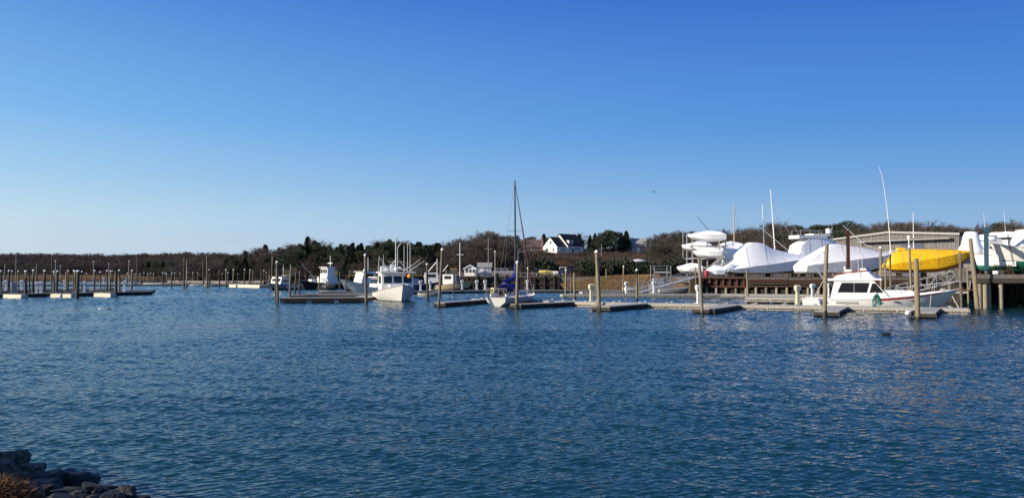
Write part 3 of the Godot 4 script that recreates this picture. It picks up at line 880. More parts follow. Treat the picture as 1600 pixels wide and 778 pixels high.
func make_docks() -> void:
	var g: Material = M.dock_deck
	var w: Material = M.dock_side
	var dk: Material = M.dock_side_shaded
	# right-hand marina, nearest row
	dock(Vector2(-3.4, 80.5), Vector2(8.0, 70.6), 1.9, g, w, "weathered main dock section behind the blue-covered sailboat", {"cleats": true})
	dock(Vector2(8.1, 70.5), Vector2(33.4, 58.6), 1.9, g, w, "long weathered main dock running past the white motor yacht", {"cleats": true})
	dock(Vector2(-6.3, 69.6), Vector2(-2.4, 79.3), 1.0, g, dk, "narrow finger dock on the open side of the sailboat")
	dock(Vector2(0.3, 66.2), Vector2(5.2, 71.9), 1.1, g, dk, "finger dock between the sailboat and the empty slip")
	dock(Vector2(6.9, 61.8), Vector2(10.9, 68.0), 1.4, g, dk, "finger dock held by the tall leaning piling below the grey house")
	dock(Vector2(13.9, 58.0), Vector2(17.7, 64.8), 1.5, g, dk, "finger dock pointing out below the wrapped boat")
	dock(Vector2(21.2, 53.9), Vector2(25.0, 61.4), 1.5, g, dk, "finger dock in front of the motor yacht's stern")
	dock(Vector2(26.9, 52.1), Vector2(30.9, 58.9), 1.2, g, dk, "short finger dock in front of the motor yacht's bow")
	# second row
	dock(Vector2(6.0, 96.5), Vector2(25.5, 98.5), 1.8, g, w, "second-row dock in front of the aluminium gangway", {"cleats": true})
	dock(Vector2(25.8, 98.4), Vector2(37.0, 95.0), 1.7, g, w, "second-row dock along the rusty bulkhead")
	dock(Vector2(22.4, 76.2), Vector2(30.5, 73.0), 2.6, g, w, "wide plank-sided work float behind the motor yacht's stern", {"h": 0.7})
	dock(Vector2(27.0, 87.0), Vector2(36.0, 82.5), 1.8, g, w, "grey float between the work float and the bulkhead")
	# third row
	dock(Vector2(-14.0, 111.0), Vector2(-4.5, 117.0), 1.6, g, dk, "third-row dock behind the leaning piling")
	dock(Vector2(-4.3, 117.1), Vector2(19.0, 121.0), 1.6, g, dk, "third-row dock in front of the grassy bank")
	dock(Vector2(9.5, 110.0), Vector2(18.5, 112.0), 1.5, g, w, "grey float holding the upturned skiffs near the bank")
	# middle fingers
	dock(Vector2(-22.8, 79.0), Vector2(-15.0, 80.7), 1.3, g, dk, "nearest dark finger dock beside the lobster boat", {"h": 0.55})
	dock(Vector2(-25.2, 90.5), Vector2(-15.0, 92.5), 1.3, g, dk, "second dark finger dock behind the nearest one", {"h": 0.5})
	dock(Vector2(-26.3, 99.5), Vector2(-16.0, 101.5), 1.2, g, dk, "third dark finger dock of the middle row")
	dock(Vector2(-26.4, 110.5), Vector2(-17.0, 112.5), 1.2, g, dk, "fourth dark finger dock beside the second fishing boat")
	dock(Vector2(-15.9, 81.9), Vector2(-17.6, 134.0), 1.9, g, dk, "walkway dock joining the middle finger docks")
	dock(Vector2(-11.8, 103.0), Vector2(-9.6, 104.2), 1.6, g, w, "small square float beside the lobster boat's shaded side")
	# left marina
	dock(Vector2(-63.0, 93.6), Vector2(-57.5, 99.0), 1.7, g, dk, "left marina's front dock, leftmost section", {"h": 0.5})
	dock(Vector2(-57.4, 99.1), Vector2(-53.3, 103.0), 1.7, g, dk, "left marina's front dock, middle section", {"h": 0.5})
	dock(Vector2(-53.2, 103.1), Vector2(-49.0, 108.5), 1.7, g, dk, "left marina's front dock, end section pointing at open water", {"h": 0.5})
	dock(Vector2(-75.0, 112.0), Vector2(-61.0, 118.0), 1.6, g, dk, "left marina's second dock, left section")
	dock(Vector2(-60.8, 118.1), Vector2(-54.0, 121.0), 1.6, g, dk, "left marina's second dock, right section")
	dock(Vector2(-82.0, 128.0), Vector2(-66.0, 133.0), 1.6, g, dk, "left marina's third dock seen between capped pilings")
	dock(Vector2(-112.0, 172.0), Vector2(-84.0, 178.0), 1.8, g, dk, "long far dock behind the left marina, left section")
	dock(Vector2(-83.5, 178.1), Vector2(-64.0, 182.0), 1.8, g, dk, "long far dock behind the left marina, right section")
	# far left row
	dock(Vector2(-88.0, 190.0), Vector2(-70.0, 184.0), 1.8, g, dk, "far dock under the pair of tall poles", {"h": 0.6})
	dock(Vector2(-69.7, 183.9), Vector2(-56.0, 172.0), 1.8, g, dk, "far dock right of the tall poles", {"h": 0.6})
	dock(Vector2(-96.0, 224.0), Vector2(-66.0, 214.0), 1.8, g, w, "farthest pale dock along the marsh edge", {"h": 0.7})
	dock(Vector2(-56.5, 162.5), Vector2(-48.5, 156.5), 2.2, M.cream_float, M.cream_float, "bright white float at the far quay corner", {"h": 0.6, "rub": false, "solid": true})
	for q in [[Vector2(-59.4, 94.0), Vector2(-56.5, 92.6), "leftmost"], [Vector2(-55.2, 96.3), Vector2(-52.2, 95.2), "middle"], [Vector2(-51.6, 99.4), Vector2(-49.0, 98.2), "rightmost"]]:
		dock(q[0], q[1], 0.7, M.cream_float, M.cream_float, "%s of three cream white floats along the left marina's front" % q[2], {"h": 0.46, "rub": false, "solid": true})
	# power pedestals
	var list := [[924, 69.0, "cream", "beside the tall leaning piling below the grey house"], [1091.5, 64.5, "white", "behind the piling below the boat rack"], [1246.5, 63.2, "cream", "at the motor yacht's stern"], [1022, 98.2, "white", "on the second-row dock before the gangway"], [979, 96.8, "white", "on the second-row dock beside the capped piling"], [1270, 78.0, "white", "on the wide work float behind the yacht"], [1296, 84.0, "white", "partly behind the yacht's cockpit"],
		[8, 113.5, "white", "on the left marina's second dock, leftmost"], [33, 116.0, "white", "on the left marina's second dock, middle"], [56.5, 97.0, "white", "on the left marina's front dock, nearest the cabinet"], [63, 97.8, "white", "on the left marina's front dock, second from the cabinet"], [131, 100.8, "white", "on the left marina's front dock behind the middle float"], [193.5, 105.8, "white", "near the end of the left marina's front dock"], [100, 118.6, "white", "on the left marina's second dock, rightmost"], [161, 179.0, "white", "on the long far dock, left one"], [196, 180.0, "white", "on the long far dock, right one"], [657, 112.0, "white", "on the third-row dock by the lobster boat"], [672, 113.0, "white", "on the third-row dock behind the capped piling"], [722, 119.5, "white", "on the third-row dock below the gatehouse"], [745, 117.8, "white", "on the third-row dock behind the blue sail cover"], [758, 118.0, "white", "on the third-row dock, third past the leaning piling"], [788, 118.6, "white", "on the third-row dock beside the sailboat's mast"], [824, 119.0, "white", "on the third-row dock under the sailboat's furled jib"]]
	for q in list:
		pedestal(q[0], q[1], "%s power pedestal %s" % [q[2], q[3]], M.gel_white if q[2] == "white" else M.cream_paint, 0.5, 1.35 if q[1] < 70.0 else 1.25)
	var hp := thing("hose_pedestal", "white hose post with a green hose coiled on it, beside the yacht", "hose post", on(1367.5, 61.0, 0.0), 0.0)
	part("post", S().loft([ring4(0.4, 0.09, 0.09), ring4(1.2, 0.09, 0.09)], true, false), M.gel_white, hp)
	part("plate", S().lathe(Vector3(0, 1.3, 0.05), [[0.01, -0.22], [0.18, -0.12], [0.22, 0.02], [0.18, 0.14], [0.01, 0.22]], 12, 0.5), M.gel_white, hp)
	for k in 5:
		var pts := []
		var rs := []
		for i in 17:
			var a := TAU * i / 16.0
			pts.append(Vector3(sin(a) * (0.2 + 0.03 * k) + 0.012 * k, 0.72 - cos(a) * (0.42 + 0.05 * k), 0.14 + 0.035 * (k % 3)))
			rs.append(0.035)
		part("hose_coil", S().tube(pts, rs, 6, false), M.green_hose, hp)
	var cab := thing("electrical_cabinet", "grey electrical cabinet on the left marina's front dock", "cabinet", on(21.5, 98.5, 0.5), 0.6)
	part("body", S().box(Vector3(0, 0.62, 0), Vector3(0.62, 1.24, 0.5)), M.grey_paint, cab)
	part("lid", S().box(Vector3(0, 1.27, 0), Vector3(0.7, 0.07, 0.58)), M.grey_paint, cab)
	part("door", S().box(Vector3(0, 0.62, 0.265), Vector3(0.52, 1.08, 0.03)), M.grey_paint, cab)
	# small lamp and flag poles
	var poles := [[23.5, 397, 445, 0.05, "thin pole above the electrical cabinet"], [85.5, 408, 450, 0.06, "thin dark pole between the left marina pilings"], [93, 416, 446, 0.05, "thin pale pole on the left marina's second dock"], [145, 409, 447, 0.06, "thin pale pole in the left marina, beside a capped piling"], [169, 412, 447, 0.05, "lamp-topped pole of the left marina"], [200.5, 408, 446, 0.07, "thin grey pole near the left marina's end"], [824.5, 419, 459, 0.06, "white pole with a small lamp, under the furled jib"], [773.5, 393, 458, 0.06, "thin white mast pole left of the sailboat"], [1135.5, 425, 461, 0.12, "pale post in front of the rusty bulkhead"]]
	for q in poles:
		var d := range_of(q[2])
		var b := on(q[0], d, -0.8)
		var h := at(q[0], q[1], d).y + 0.8
		var o := thing("pole", q[4], "pole", b)
		part("shaft", S().tube([Vector3.ZERO, Vector3(0, h, 0)], [q[3], q[3] * 0.7], 8), M.galvanised, o)
		part("tip", S().lathe(Vector3(0, h, 0), [[q[3] * 1.4, -0.1], [q[3] * 1.8, 0.05], [0.01, 0.18]], 8), M.cap_white, o)

# ---------------------------------------------------------------- boats
func quad3(t: float, a: float, m: float, b: float) -> float:      # parabola through a at 0, m at 0.5, b at 1
	return a * (1.0 - t) * (1.0 - 2.0 * t) + 4.0 * m * t * (1.0 - t) + b * t * (2.0 * t - 1.0)
func station(t: float, L: float, B: float, p: Dictionary) -> Array:
	var hb: float
	var sw: float = p.get("stern", 0.85)
	if t < 0.45: hb = B * 0.5 * (sw + (1.0 - sw) * sin(t / 0.45 * PI * 0.5))
	else: hb = B * 0.5 * (1.0 - pow((t - 0.45) / 0.55, p.get("full", 2.3)))
	hb = maxf(hb, 0.004)
	var s: Array = p.get("sheer", [0.9, 1.0, 1.6])
	var sh := quad3(t, s[0], s[1], s[2])
	var cr: Array = p.get("chine_w", [0.92, 0.55])
	var cy: Array = p.get("chine_y", [0.12, 0.45])
	var chb := hb * lerpf(cr[0], cr[1], pow(t, 1.4))
	var chy := lerpf(cy[0], cy[1], t * t)
	var ky: float = -p.get("draft", 0.6) * (1.0 - pow(t, 5.0)) * (0.55 + 0.45 * sin(minf(t * 2.0, 1.0) * PI * 0.5))
	var rake: float = p.get("rake", 1.2)
	var crest: float = p.get("counter", 0.0)
	var pt := func(y: float, z: float) -> Vector3:
		var f := clampf((y - ky) / maxf(sh - ky, 0.01), 0.0, 1.0)
		return Vector3(t * (L - rake * (1.0 - f)) + crest * (1.0 - t) * (1.0 - f), y, z)
	var mz := lerpf(chb, hb, p.get("bulge", 0.62)); var my := lerpf(chy, sh, 0.5)
	return [pt.call(sh, -hb), pt.call(my, -mz), pt.call(chy, -chb), pt.call(ky, 0.0), pt.call(chy, chb), pt.call(my, mz), pt.call(sh, hb)]
func add_hull(o: Node3D, L: float, B: float, p: Dictionary, m_hull: Material, m_bottom: Material, m_deck: Material, m_rail: Material) -> Array:
	var st := []
	for i in 17: st.append(station(pow(i / 16.0, 0.85), L, B, p))
	var port := []; var star := []; var bot := []; var dk := []; var tr := []; var ts := []
	var drop: float = p.get("deck_drop", 0.08)
	for s in st:
		port.append(PackedVector3Array([s[2], s[1], s[0]]))
		star.append(PackedVector3Array([s[6], s[5], s[4]]))
		bot.append(PackedVector3Array([s[4], s[3], s[2]]))
		dk.append(PackedVector3Array([s[0] + Vector3(0, -drop, 0.02), s[6] + Vector3(0, -drop, -0.02)]))
		tr.append(s[0] + Vector3(0, 0.02, 0)); ts.append(s[6] + Vector3(0, 0.02, 0))
	var h := S().loft(port, false).loft(star, false)
	var e: Array = st[0]
	h.quad(e[0], e[1], e[5], e[6]).quad(e[1], e[2], e[4], e[5])
	part("hull", h, m_hull, o)
	var bo := S().loft(bot, false)
	bo.tri(e[2], e[3], e[4])
	part("bottom", bo, m_bottom, o)
	part("deck", S().loft(dk, false, false), m_deck, o)
	var rr := PackedFloat32Array(); rr.resize(17); rr.fill(p.get("rail_r", 0.045))
	part("rub_rail", S().tube(tr, rr, 6), m_rail, o)
	part("rub_rail", S().tube(ts, rr, 6), m_rail, o)
	return st
func boat(called: String, label: String, bow: Vector3, turn: float, L: float, group := "boats afloat") -> Node3D:
	var dir := Vector3(cos(turn), 0, -sin(turn))
	return thing(called, label, "boat", bow - dir * L, turn, group)
func loc(o: Node3D, px: float, py: float, d: float) -> Vector3:
	return o.transform.affine_inverse() * at(px, py, d)
func stick(o: Node3D, called: String, a: Vector3, b: Vector3, r: float, m: Material, r2 := -1.0) -> MeshInstance3D:
	return part(called, S().tube([a, b], [r, r if r2 < 0.0 else r2], 6), m, o)
func pane(o: Node3D, called: String, a: Vector3, b: Vector3, c: Vector3, d: Vector3, proud: float, m: Material) -> MeshInstance3D:
	var n := (b - a).cross(d - a).normalized() * proud
	var s := S()
	s.quad(a + n, b + n, c + n, d + n)
	s.quad(a - n, d - n, c - n, b - n)
	s.quad(a - n, b - n, b + n, a + n); s.quad(b - n, c - n, c + n, b + n); s.quad(c - n, d - n, d + n, c + n); s.quad(d - n, a - n, a + n, d + n)
	return part(called, s, m, o)
func house_box(o: Node3D, called: String, x0: float, x1: float, y0: float, y1: float, w: float, m: Material, front := 0.0, back := 0.0) -> MeshInstance3D:
	return part(called, S().prism(PackedVector2Array([Vector2(x0, y0), Vector2(x1, y0), Vector2(x1 - front, y1), Vector2(x0 + back, y1)]), -w * 0.5, w * 0.5), m, o)

func lobster_boat() -> void:
	var turn := deg_to_rad(-73.0)
	var o := boat("lobster_boat", "white lobster boat facing the camera with orange buoy on its roof", on(629.5, 80.6), turn, 10.8)
	add_hull(o, 10.8, 4.05, {"sheer": [0.85, 0.95, 1.78], "draft": 0.8, "rake": 1.1, "full": 2.6, "chine_w": [0.95, 0.42], "chine_y": [0.08, 0.12], "bulge": 0.7}, M.hull_cream, M.bottom_dark, M.deck_grey, M.trim_grey)
	house_box(o, "pilothouse", 4.4, 7.6, 0.8, 2.95, 3.3, M.gel_white, 0.35)
	house_box(o, "trunk_cabin", 7.3, 8.5, 1.2, 1.8, 1.9, M.gel_white, 0.3)
	part("roof", S().box(Vector3(5.7, 3.02, 0), Vector3(4.2, 0.12, 3.6)), M.gel_white, o)
	for k in 3:
		var z0 := -1.52 + k * 1.03
		var x0 := 7.55 - 0.35 * (1.75 - 0.8) / 2.15; var x1 := 7.55 - 0.35 * (2.62 - 0.8) / 2.15
		var w := pane(o, "window", Vector3(x0 + 0.03, 1.85, z0 + 0.97), Vector3(x0 + 0.03, 1.85, z0), Vector3(x1 + 0.03, 2.68, z0), Vector3(x1 + 0.03, 2.68, z0 + 0.97), 0.02, M.window_frame)
		pane(w, "glass", Vector3(x0 + 0.06, 1.91, z0 + 0.91), Vector3(x0 + 0.06, 1.91, z0 + 0.06), Vector3(x1 + 0.06, 2.62, z0 + 0.06), Vector3(x1 + 0.06, 2.62, z0 + 0.91), 0.015, M.black_glass)
	for sd in [-1.0, 1.0]:
		pane(o, "window", Vector3(5.0, 1.85, sd * 1.66), Vector3(6.7, 1.85, sd * 1.66), Vector3(6.6, 2.65, sd * 1.66), Vector3(5.0, 2.65, sd * 1.66), 0.015, M.black_glass)
	var D := 85.0
	stick(o, "mast", loc(o, 618, 436, D), loc(o, 618, 378, D), 0.065, M.gel_white, 0.04)
	stick(o, "whip_antenna", loc(o, 618.2, 378, D), loc(o, 618.2, 340, D), 0.022, M.gel_white, 0.01)
	stick(o, "exhaust_stack", loc(o, 621, 430, D), loc(o, 621, 387, D), 0.05, M.galvanised)
	stick(o, "exhaust_stack", loc(o, 621, 387, D), loc(o, 626, 381, D), 0.05, M.galvanised)
	for q in [[592, 401, 611, 427], [624, 408, 642, 430], [657, 405, 630, 424], [663, 407.5, 640, 423], [592, 401, 591, 428], [604, 424, 618, 406]]:
		stick(o, "outrigger", loc(o, q[2], q[3], D), loc(o, q[0], q[1], D), 0.055, M.galvanised, 0.035)
	stick(o, "crossbar", loc(o, 606, 409, D), loc(o, 630, 409, D), 0.03, M.galvanised)
	stick(o, "crossbar", loc(o, 602, 421, D), loc(o, 632, 421, D), 0.04, M.gel_white)
	for q in [[604, 421, 0.28, 0.13], [618.5, 420, 0.22, 0.3], [613, 417, 0.2, 0.12], [625, 418, 0.2, 0.14]]:
		part("radar_dome", S().lathe(loc(o, q[0], q[1], D), [[q[2] * 0.7, -q[3] * 0.5], [q[2], -q[3] * 0.2], [q[2], q[3] * 0.2], [q[2] * 0.5, q[3] * 0.5], [0.01, q[3] * 0.55]], 12), M.gel_white, o)
	house_box(o, "life_raft_box", 5.1, 6.0, 3.1, 3.7, 0.8, M.gel_white, 0.1, 0.1).position.z = 1.15
	house_box(o, "net_drum_frame", 4.2, 4.5, 3.05, 3.9, 0.5, M.gel_white).position.z = 0.1
	part("buoy", S().lathe(loc(o, 639.5, 431, D - 1.0), [[0.01, -0.26], [0.2, -0.2], [0.3, 0.0], [0.22, 0.18], [0.08, 0.27], [0.04, 0.36]], 14), M.buoy_orange, o)
	part("buoy", S().lathe(loc(o, 635.5, 429.5, D - 0.8), [[0.01, -0.16], [0.14, -0.1], [0.17, 0.0], [0.1, 0.14], [0.03, 0.2]], 12), M.buoy_red, o)
	for sd in [-1.0, 1.0]: stick(o, "grab_rail", Vector3(5.0, 3.12, sd * 1.55), Vector3(7.2, 3.12, sd * 1.55), 0.025, M.galvanised)

func second_fishing_boat() -> void:
	var turn := deg_to_rad(-141.0)
	var o := boat("fishing_boat", "cream white fishing boat behind the lobster boat, bow to the left", on(541.5, 104.0), turn, 8.4)
	add_hull(o, 8.4, 2.9, {"sheer": [0.8, 0.95, 1.5], "draft": 0.6, "rake": 1.3, "chine_w": [0.95, 0.5], "chine_y": [0.1, 0.2]}, M.hull_cream, M.bottom_dark, M.deck_buff, M.trim_grey)
	house_box(o, "cabin", 2.2, 4.6, 0.8, 2.35, 2.2, M.gel_white, 0.4)
	part("roof", S().box(Vector3(3.1, 2.4, 0), Vector3(3.0, 0.09, 2.4)), M.gel_white, o)
	for k in 2: pane(o, "window", Vector3(2.5 + k * 0.95, 1.5, 1.11), Vector3(3.3 + k * 0.9, 1.5, 1.11), Vector3(3.25 + k * 0.85, 2.15, 1.11), Vector3(2.5 + k * 0.95, 2.15, 1.11), 0.015, M.black_glass)
	for k in 2: pane(o, "window", Vector3(4.4, 1.55, 1.0 - k), Vector3(4.4, 1.55, 0.1 - k), Vector3(4.27, 2.15, 0.1 - k), Vector3(4.27, 2.15, 1.0 - k), 0.04, M.black_glass)
	stick(o, "mast", Vector3(3.0, 2.4, 0), Vector3(3.0, 4.6, 0), 0.05, M.gel_white)
	stick(o, "antenna", Vector3(2.6, 2.4, 0.8), Vector3(2.5, 5.4, 0.8), 0.02, M.gel_white)

func sailboat() -> void:
	# stern towards the camera and to the left, bow away to the right
	var turn := deg_to_rad(66.0)
	var L := 8.8
	var stern := on(771, 69.3)
	var dir := Vector3(cos(turn), 0, -sin(turn))
	var o := boat("sailboat", "white sailboat with blue sail cover moored stern out beside a piling", stern + dir * (L + 0.4), turn, L)
	add_hull(o, L, 2.75, {"stern": 0.7, "sheer": [0.84, 0.76, 1.08], "draft": 0.5, "rake": 1.5, "counter": 0.45, "full": 2.0, "chine_w": [0.3, 0.5], "chine_y": [0.04, 0.2], "bulge": 0.86, "rail_r": 0.03}, M.gel_white, M.bottom_dark, M.deck_white, M.teak)
	part("cabin_trunk", S().loft([PackedVector3Array([Vector3(2.7, 0.9, -0.75), Vector3(2.8, 1.32, -0.66), Vector3(2.8, 1.32, 0.66), Vector3(2.7, 0.9, 0.75)]), PackedVector3Array([Vector3(5.2, 0.9, -0.75), Vector3(5.1, 1.3, -0.66), Vector3(5.1, 1.3, 0.66), Vector3(5.2, 0.9, 0.75)]), PackedVector3Array([Vector3(6.6, 1.0, -0.4), Vector3(6.2, 1.18, -0.3), Vector3(6.2, 1.18, 0.3), Vector3(6.6, 1.0, 0.4)])], false, false), M.deck_white, o)
	for sd in [-1.0, 1.0]:
		for k in 3: pane(o, "window", Vector3(3.1 + k * 0.7, 1.04, sd * 0.735), Vector3(3.55 + k * 0.7, 1.04, sd * 0.735), Vector3(3.55 + k * 0.7, 1.2, sd * 0.70), Vector3(3.1 + k * 0.7, 1.2, sd * 0.70), 0.02, M.black_glass)
	part("cockpit_coaming", S().box(Vector3(1.6, 1.02, -0.72), Vector3(2.1, 0.22, 0.12)).box(Vector3(1.6, 1.02, 0.72), Vector3(2.1, 0.22, 0.12)), M.deck_white, o)
	var dg := []
	for k in 6:
		var x := 2.0 + k * 0.24
		var hh: float = [0.86, 0.95, 0.94, 0.78, 0.5, 0.15][k]
		var ring := PackedVector3Array()
		for j in 9:
			var a := PI * j / 8.0
			ring.push_back(Vector3(x, 1.1 + pow(sin(a), 0.6) * hh, -cos(a) * 0.86))
		dg.append(ring)
	part("spray_dodger", S().loft(dg, false), M.sail_blue, o)
	# mast and rigging
	var mb := Vector3(4.35, 1.2, 0)
	var mt := loc(o, 803.5, 281, 73.0)
	mt.x = 4.2; mt.z = 0.0
	part("mast", S().tube([mb, mb.lerp(mt, 0.7), mt], [0.085, 0.08, 0.06], 10), M.mast_grey, o)
	var sp := mb.lerp(mt, 0.55)
	stick(o, "spreader", sp + Vector3(0, 0, -0.75), sp + Vector3(0, 0, 0.75), 0.022, M.mast_grey)
	for sd in [-1.0, 1.0]:
		stick(o, "shroud", Vector3(4.2, 0.95, sd * 1.2), sp + Vector3(0, 0, sd * 0.75), 0.007, M.wire)
		stick(o, "shroud", sp + Vector3(0, 0, sd * 0.75), mb.lerp(mt, 0.97), 0.007, M.wire)
	stick(o, "backstay", Vector3(0.15, 1.0, 0.0), mt, 0.009, M.wire)
	var ft := mb.lerp(mt, 0.985)
	part("furled_jib", S().tube([Vector3(8.35, 1.45, 0), Vector3(8.35, 1.45, 0).lerp(ft, 0.1), Vector3(8.35, 1.45, 0).lerp(ft, 0.55), ft], [0.03, 0.09, 0.065, 0.025], 8), M.jib_cover, o)
	stick(o, "boom", Vector3(4.25, 2.2, 0), Vector3(0.9, 2.25, 0.25), 0.06, M.mast_grey)
	var cov := []
	for k in 9:
		var f := k / 8.0
		var c := Vector3(4.32, 2.3, 0).lerp(Vector3(1.1, 2.25, 0.24), f)
		var hh: float = [1.35, 0.62, 0.42, 0.36, 0.3, 0.26, 0.24, 0.2, 0.08][k]
		var ww: float = [0.19, 0.24, 0.26, 0.25, 0.23, 0.21, 0.19, 0.16, 0.08][k]
		var ring := PackedVector3Array()
		for j in 10:
			var a := TAU * j / 10.0
			ring.push_back(c + Vector3(0.03 * sin(k * 3.0 + j), sin(a) * (hh * 0.5 if sin(a) > 0.0 else 0.2 + 0.05 * sin(k * 2.3)) + hh * 0.28, cos(a) * ww))
		cov.append(ring)
	part("sail_cover", S().loft(cov, true).fan(cov[0], true).fan(cov[8]), M.sail_blue, o)
	part("mast_boot", S().tube([Vector3(4.33, 2.3, 0), Vector3(4.3, 3.9, 0)], [0.19, 0.1], 10), M.sail_blue, o)
	part("cockpit_cloth", S().loft([PackedVector3Array([Vector3(3.3, 1.3, -0.6), Vector3(3.3, 1.9, -0.1), Vector3(3.3, 1.3, 0.6)]), PackedVector3Array([Vector3(4.1, 1.3, -0.55), Vector3(4.1, 2.0, 0.0), Vector3(4.1, 1.3, 0.55)])], false, false), M.sail_blue, o)
	# stern rail, pulpit, lifelines
	for sd in [-1.0, 1.0]:
		for x in [0.25, 1.5, 3.0, 4.6, 6.0]:
			var w := 1.34 * (0.72 + 0.28 * sin(minf(x / 3.9, 1.0) * PI * 0.5)) * (1.0 if x < 4.0 else 1.0 - pow((x - 4.0) / 4.8, 2.0))
			stick(o, "stanchion", Vector3(x, 0.95, sd * w * 0.95), Vector3(x, 1.6, sd * w * 0.95), 0.014, M.galvanised)
		stick(o, "lifeline", Vector3(0.25, 1.58, sd * 0.95), Vector3(3.0, 1.58, sd * 1.24), 0.008, M.wire)
		stick(o, "lifeline", Vector3(3.0, 1.58, sd * 1.24), Vector3(7.6, 1.75, sd * 0.4), 0.008, M.wire)
		stick(o, "pulpit_rail", Vector3(7.4, 1.15, sd * 0.5), Vector3(7.9, 1.8, sd * 0.34), 0.016, M.galvanised)
		stick(o, "pulpit_rail", Vector3(7.9, 1.8, sd * 0.34), Vector3(8.75, 1.85, 0.0), 0.016, M.galvanised)
	stick(o, "stern_rail", Vector3(0.25, 1.6, -0.93), Vector3(0.25, 1.6, 0.93), 0.016, M.galvanised)
	var ring := []
	var rr := []
	for i in 15:
		var a := TAU * (i / 14.0) * 0.86 - PI * 0.36
		ring.append(Vector3(0.12, 1.42 + sin(a) * 0.2, -0.35 + cos(a) * 0.17))
		rr.append(0.085)
	part("horseshoe_buoy", S().tube(ring, rr, 8), M.buoy_cream, o)
	part("outboard_motor", S().lathe(Vector3(-0.12, 1.35, 0.45), [[0.05, -0.3], [0.14, -0.2], [0.17, 0.0], [0.13, 0.18], [0.02, 0.25]], 10), M.black_plastic, o)
	part("engine_box", S().box(Vector3(0.9, 1.25, 0.35), Vector3(0.5, 0.5, 0.5)), M.black_plastic, o)
	# the name across the stern is too small to read in the picture; only its faint grey line shows
	part("name_lettering", S().box(Vector3(0.11, 0.78, 0.0), Vector3(0.02, 0.06, 0.7), Basis(Vector3.BACK, -0.5)), M.trim_grey, o)

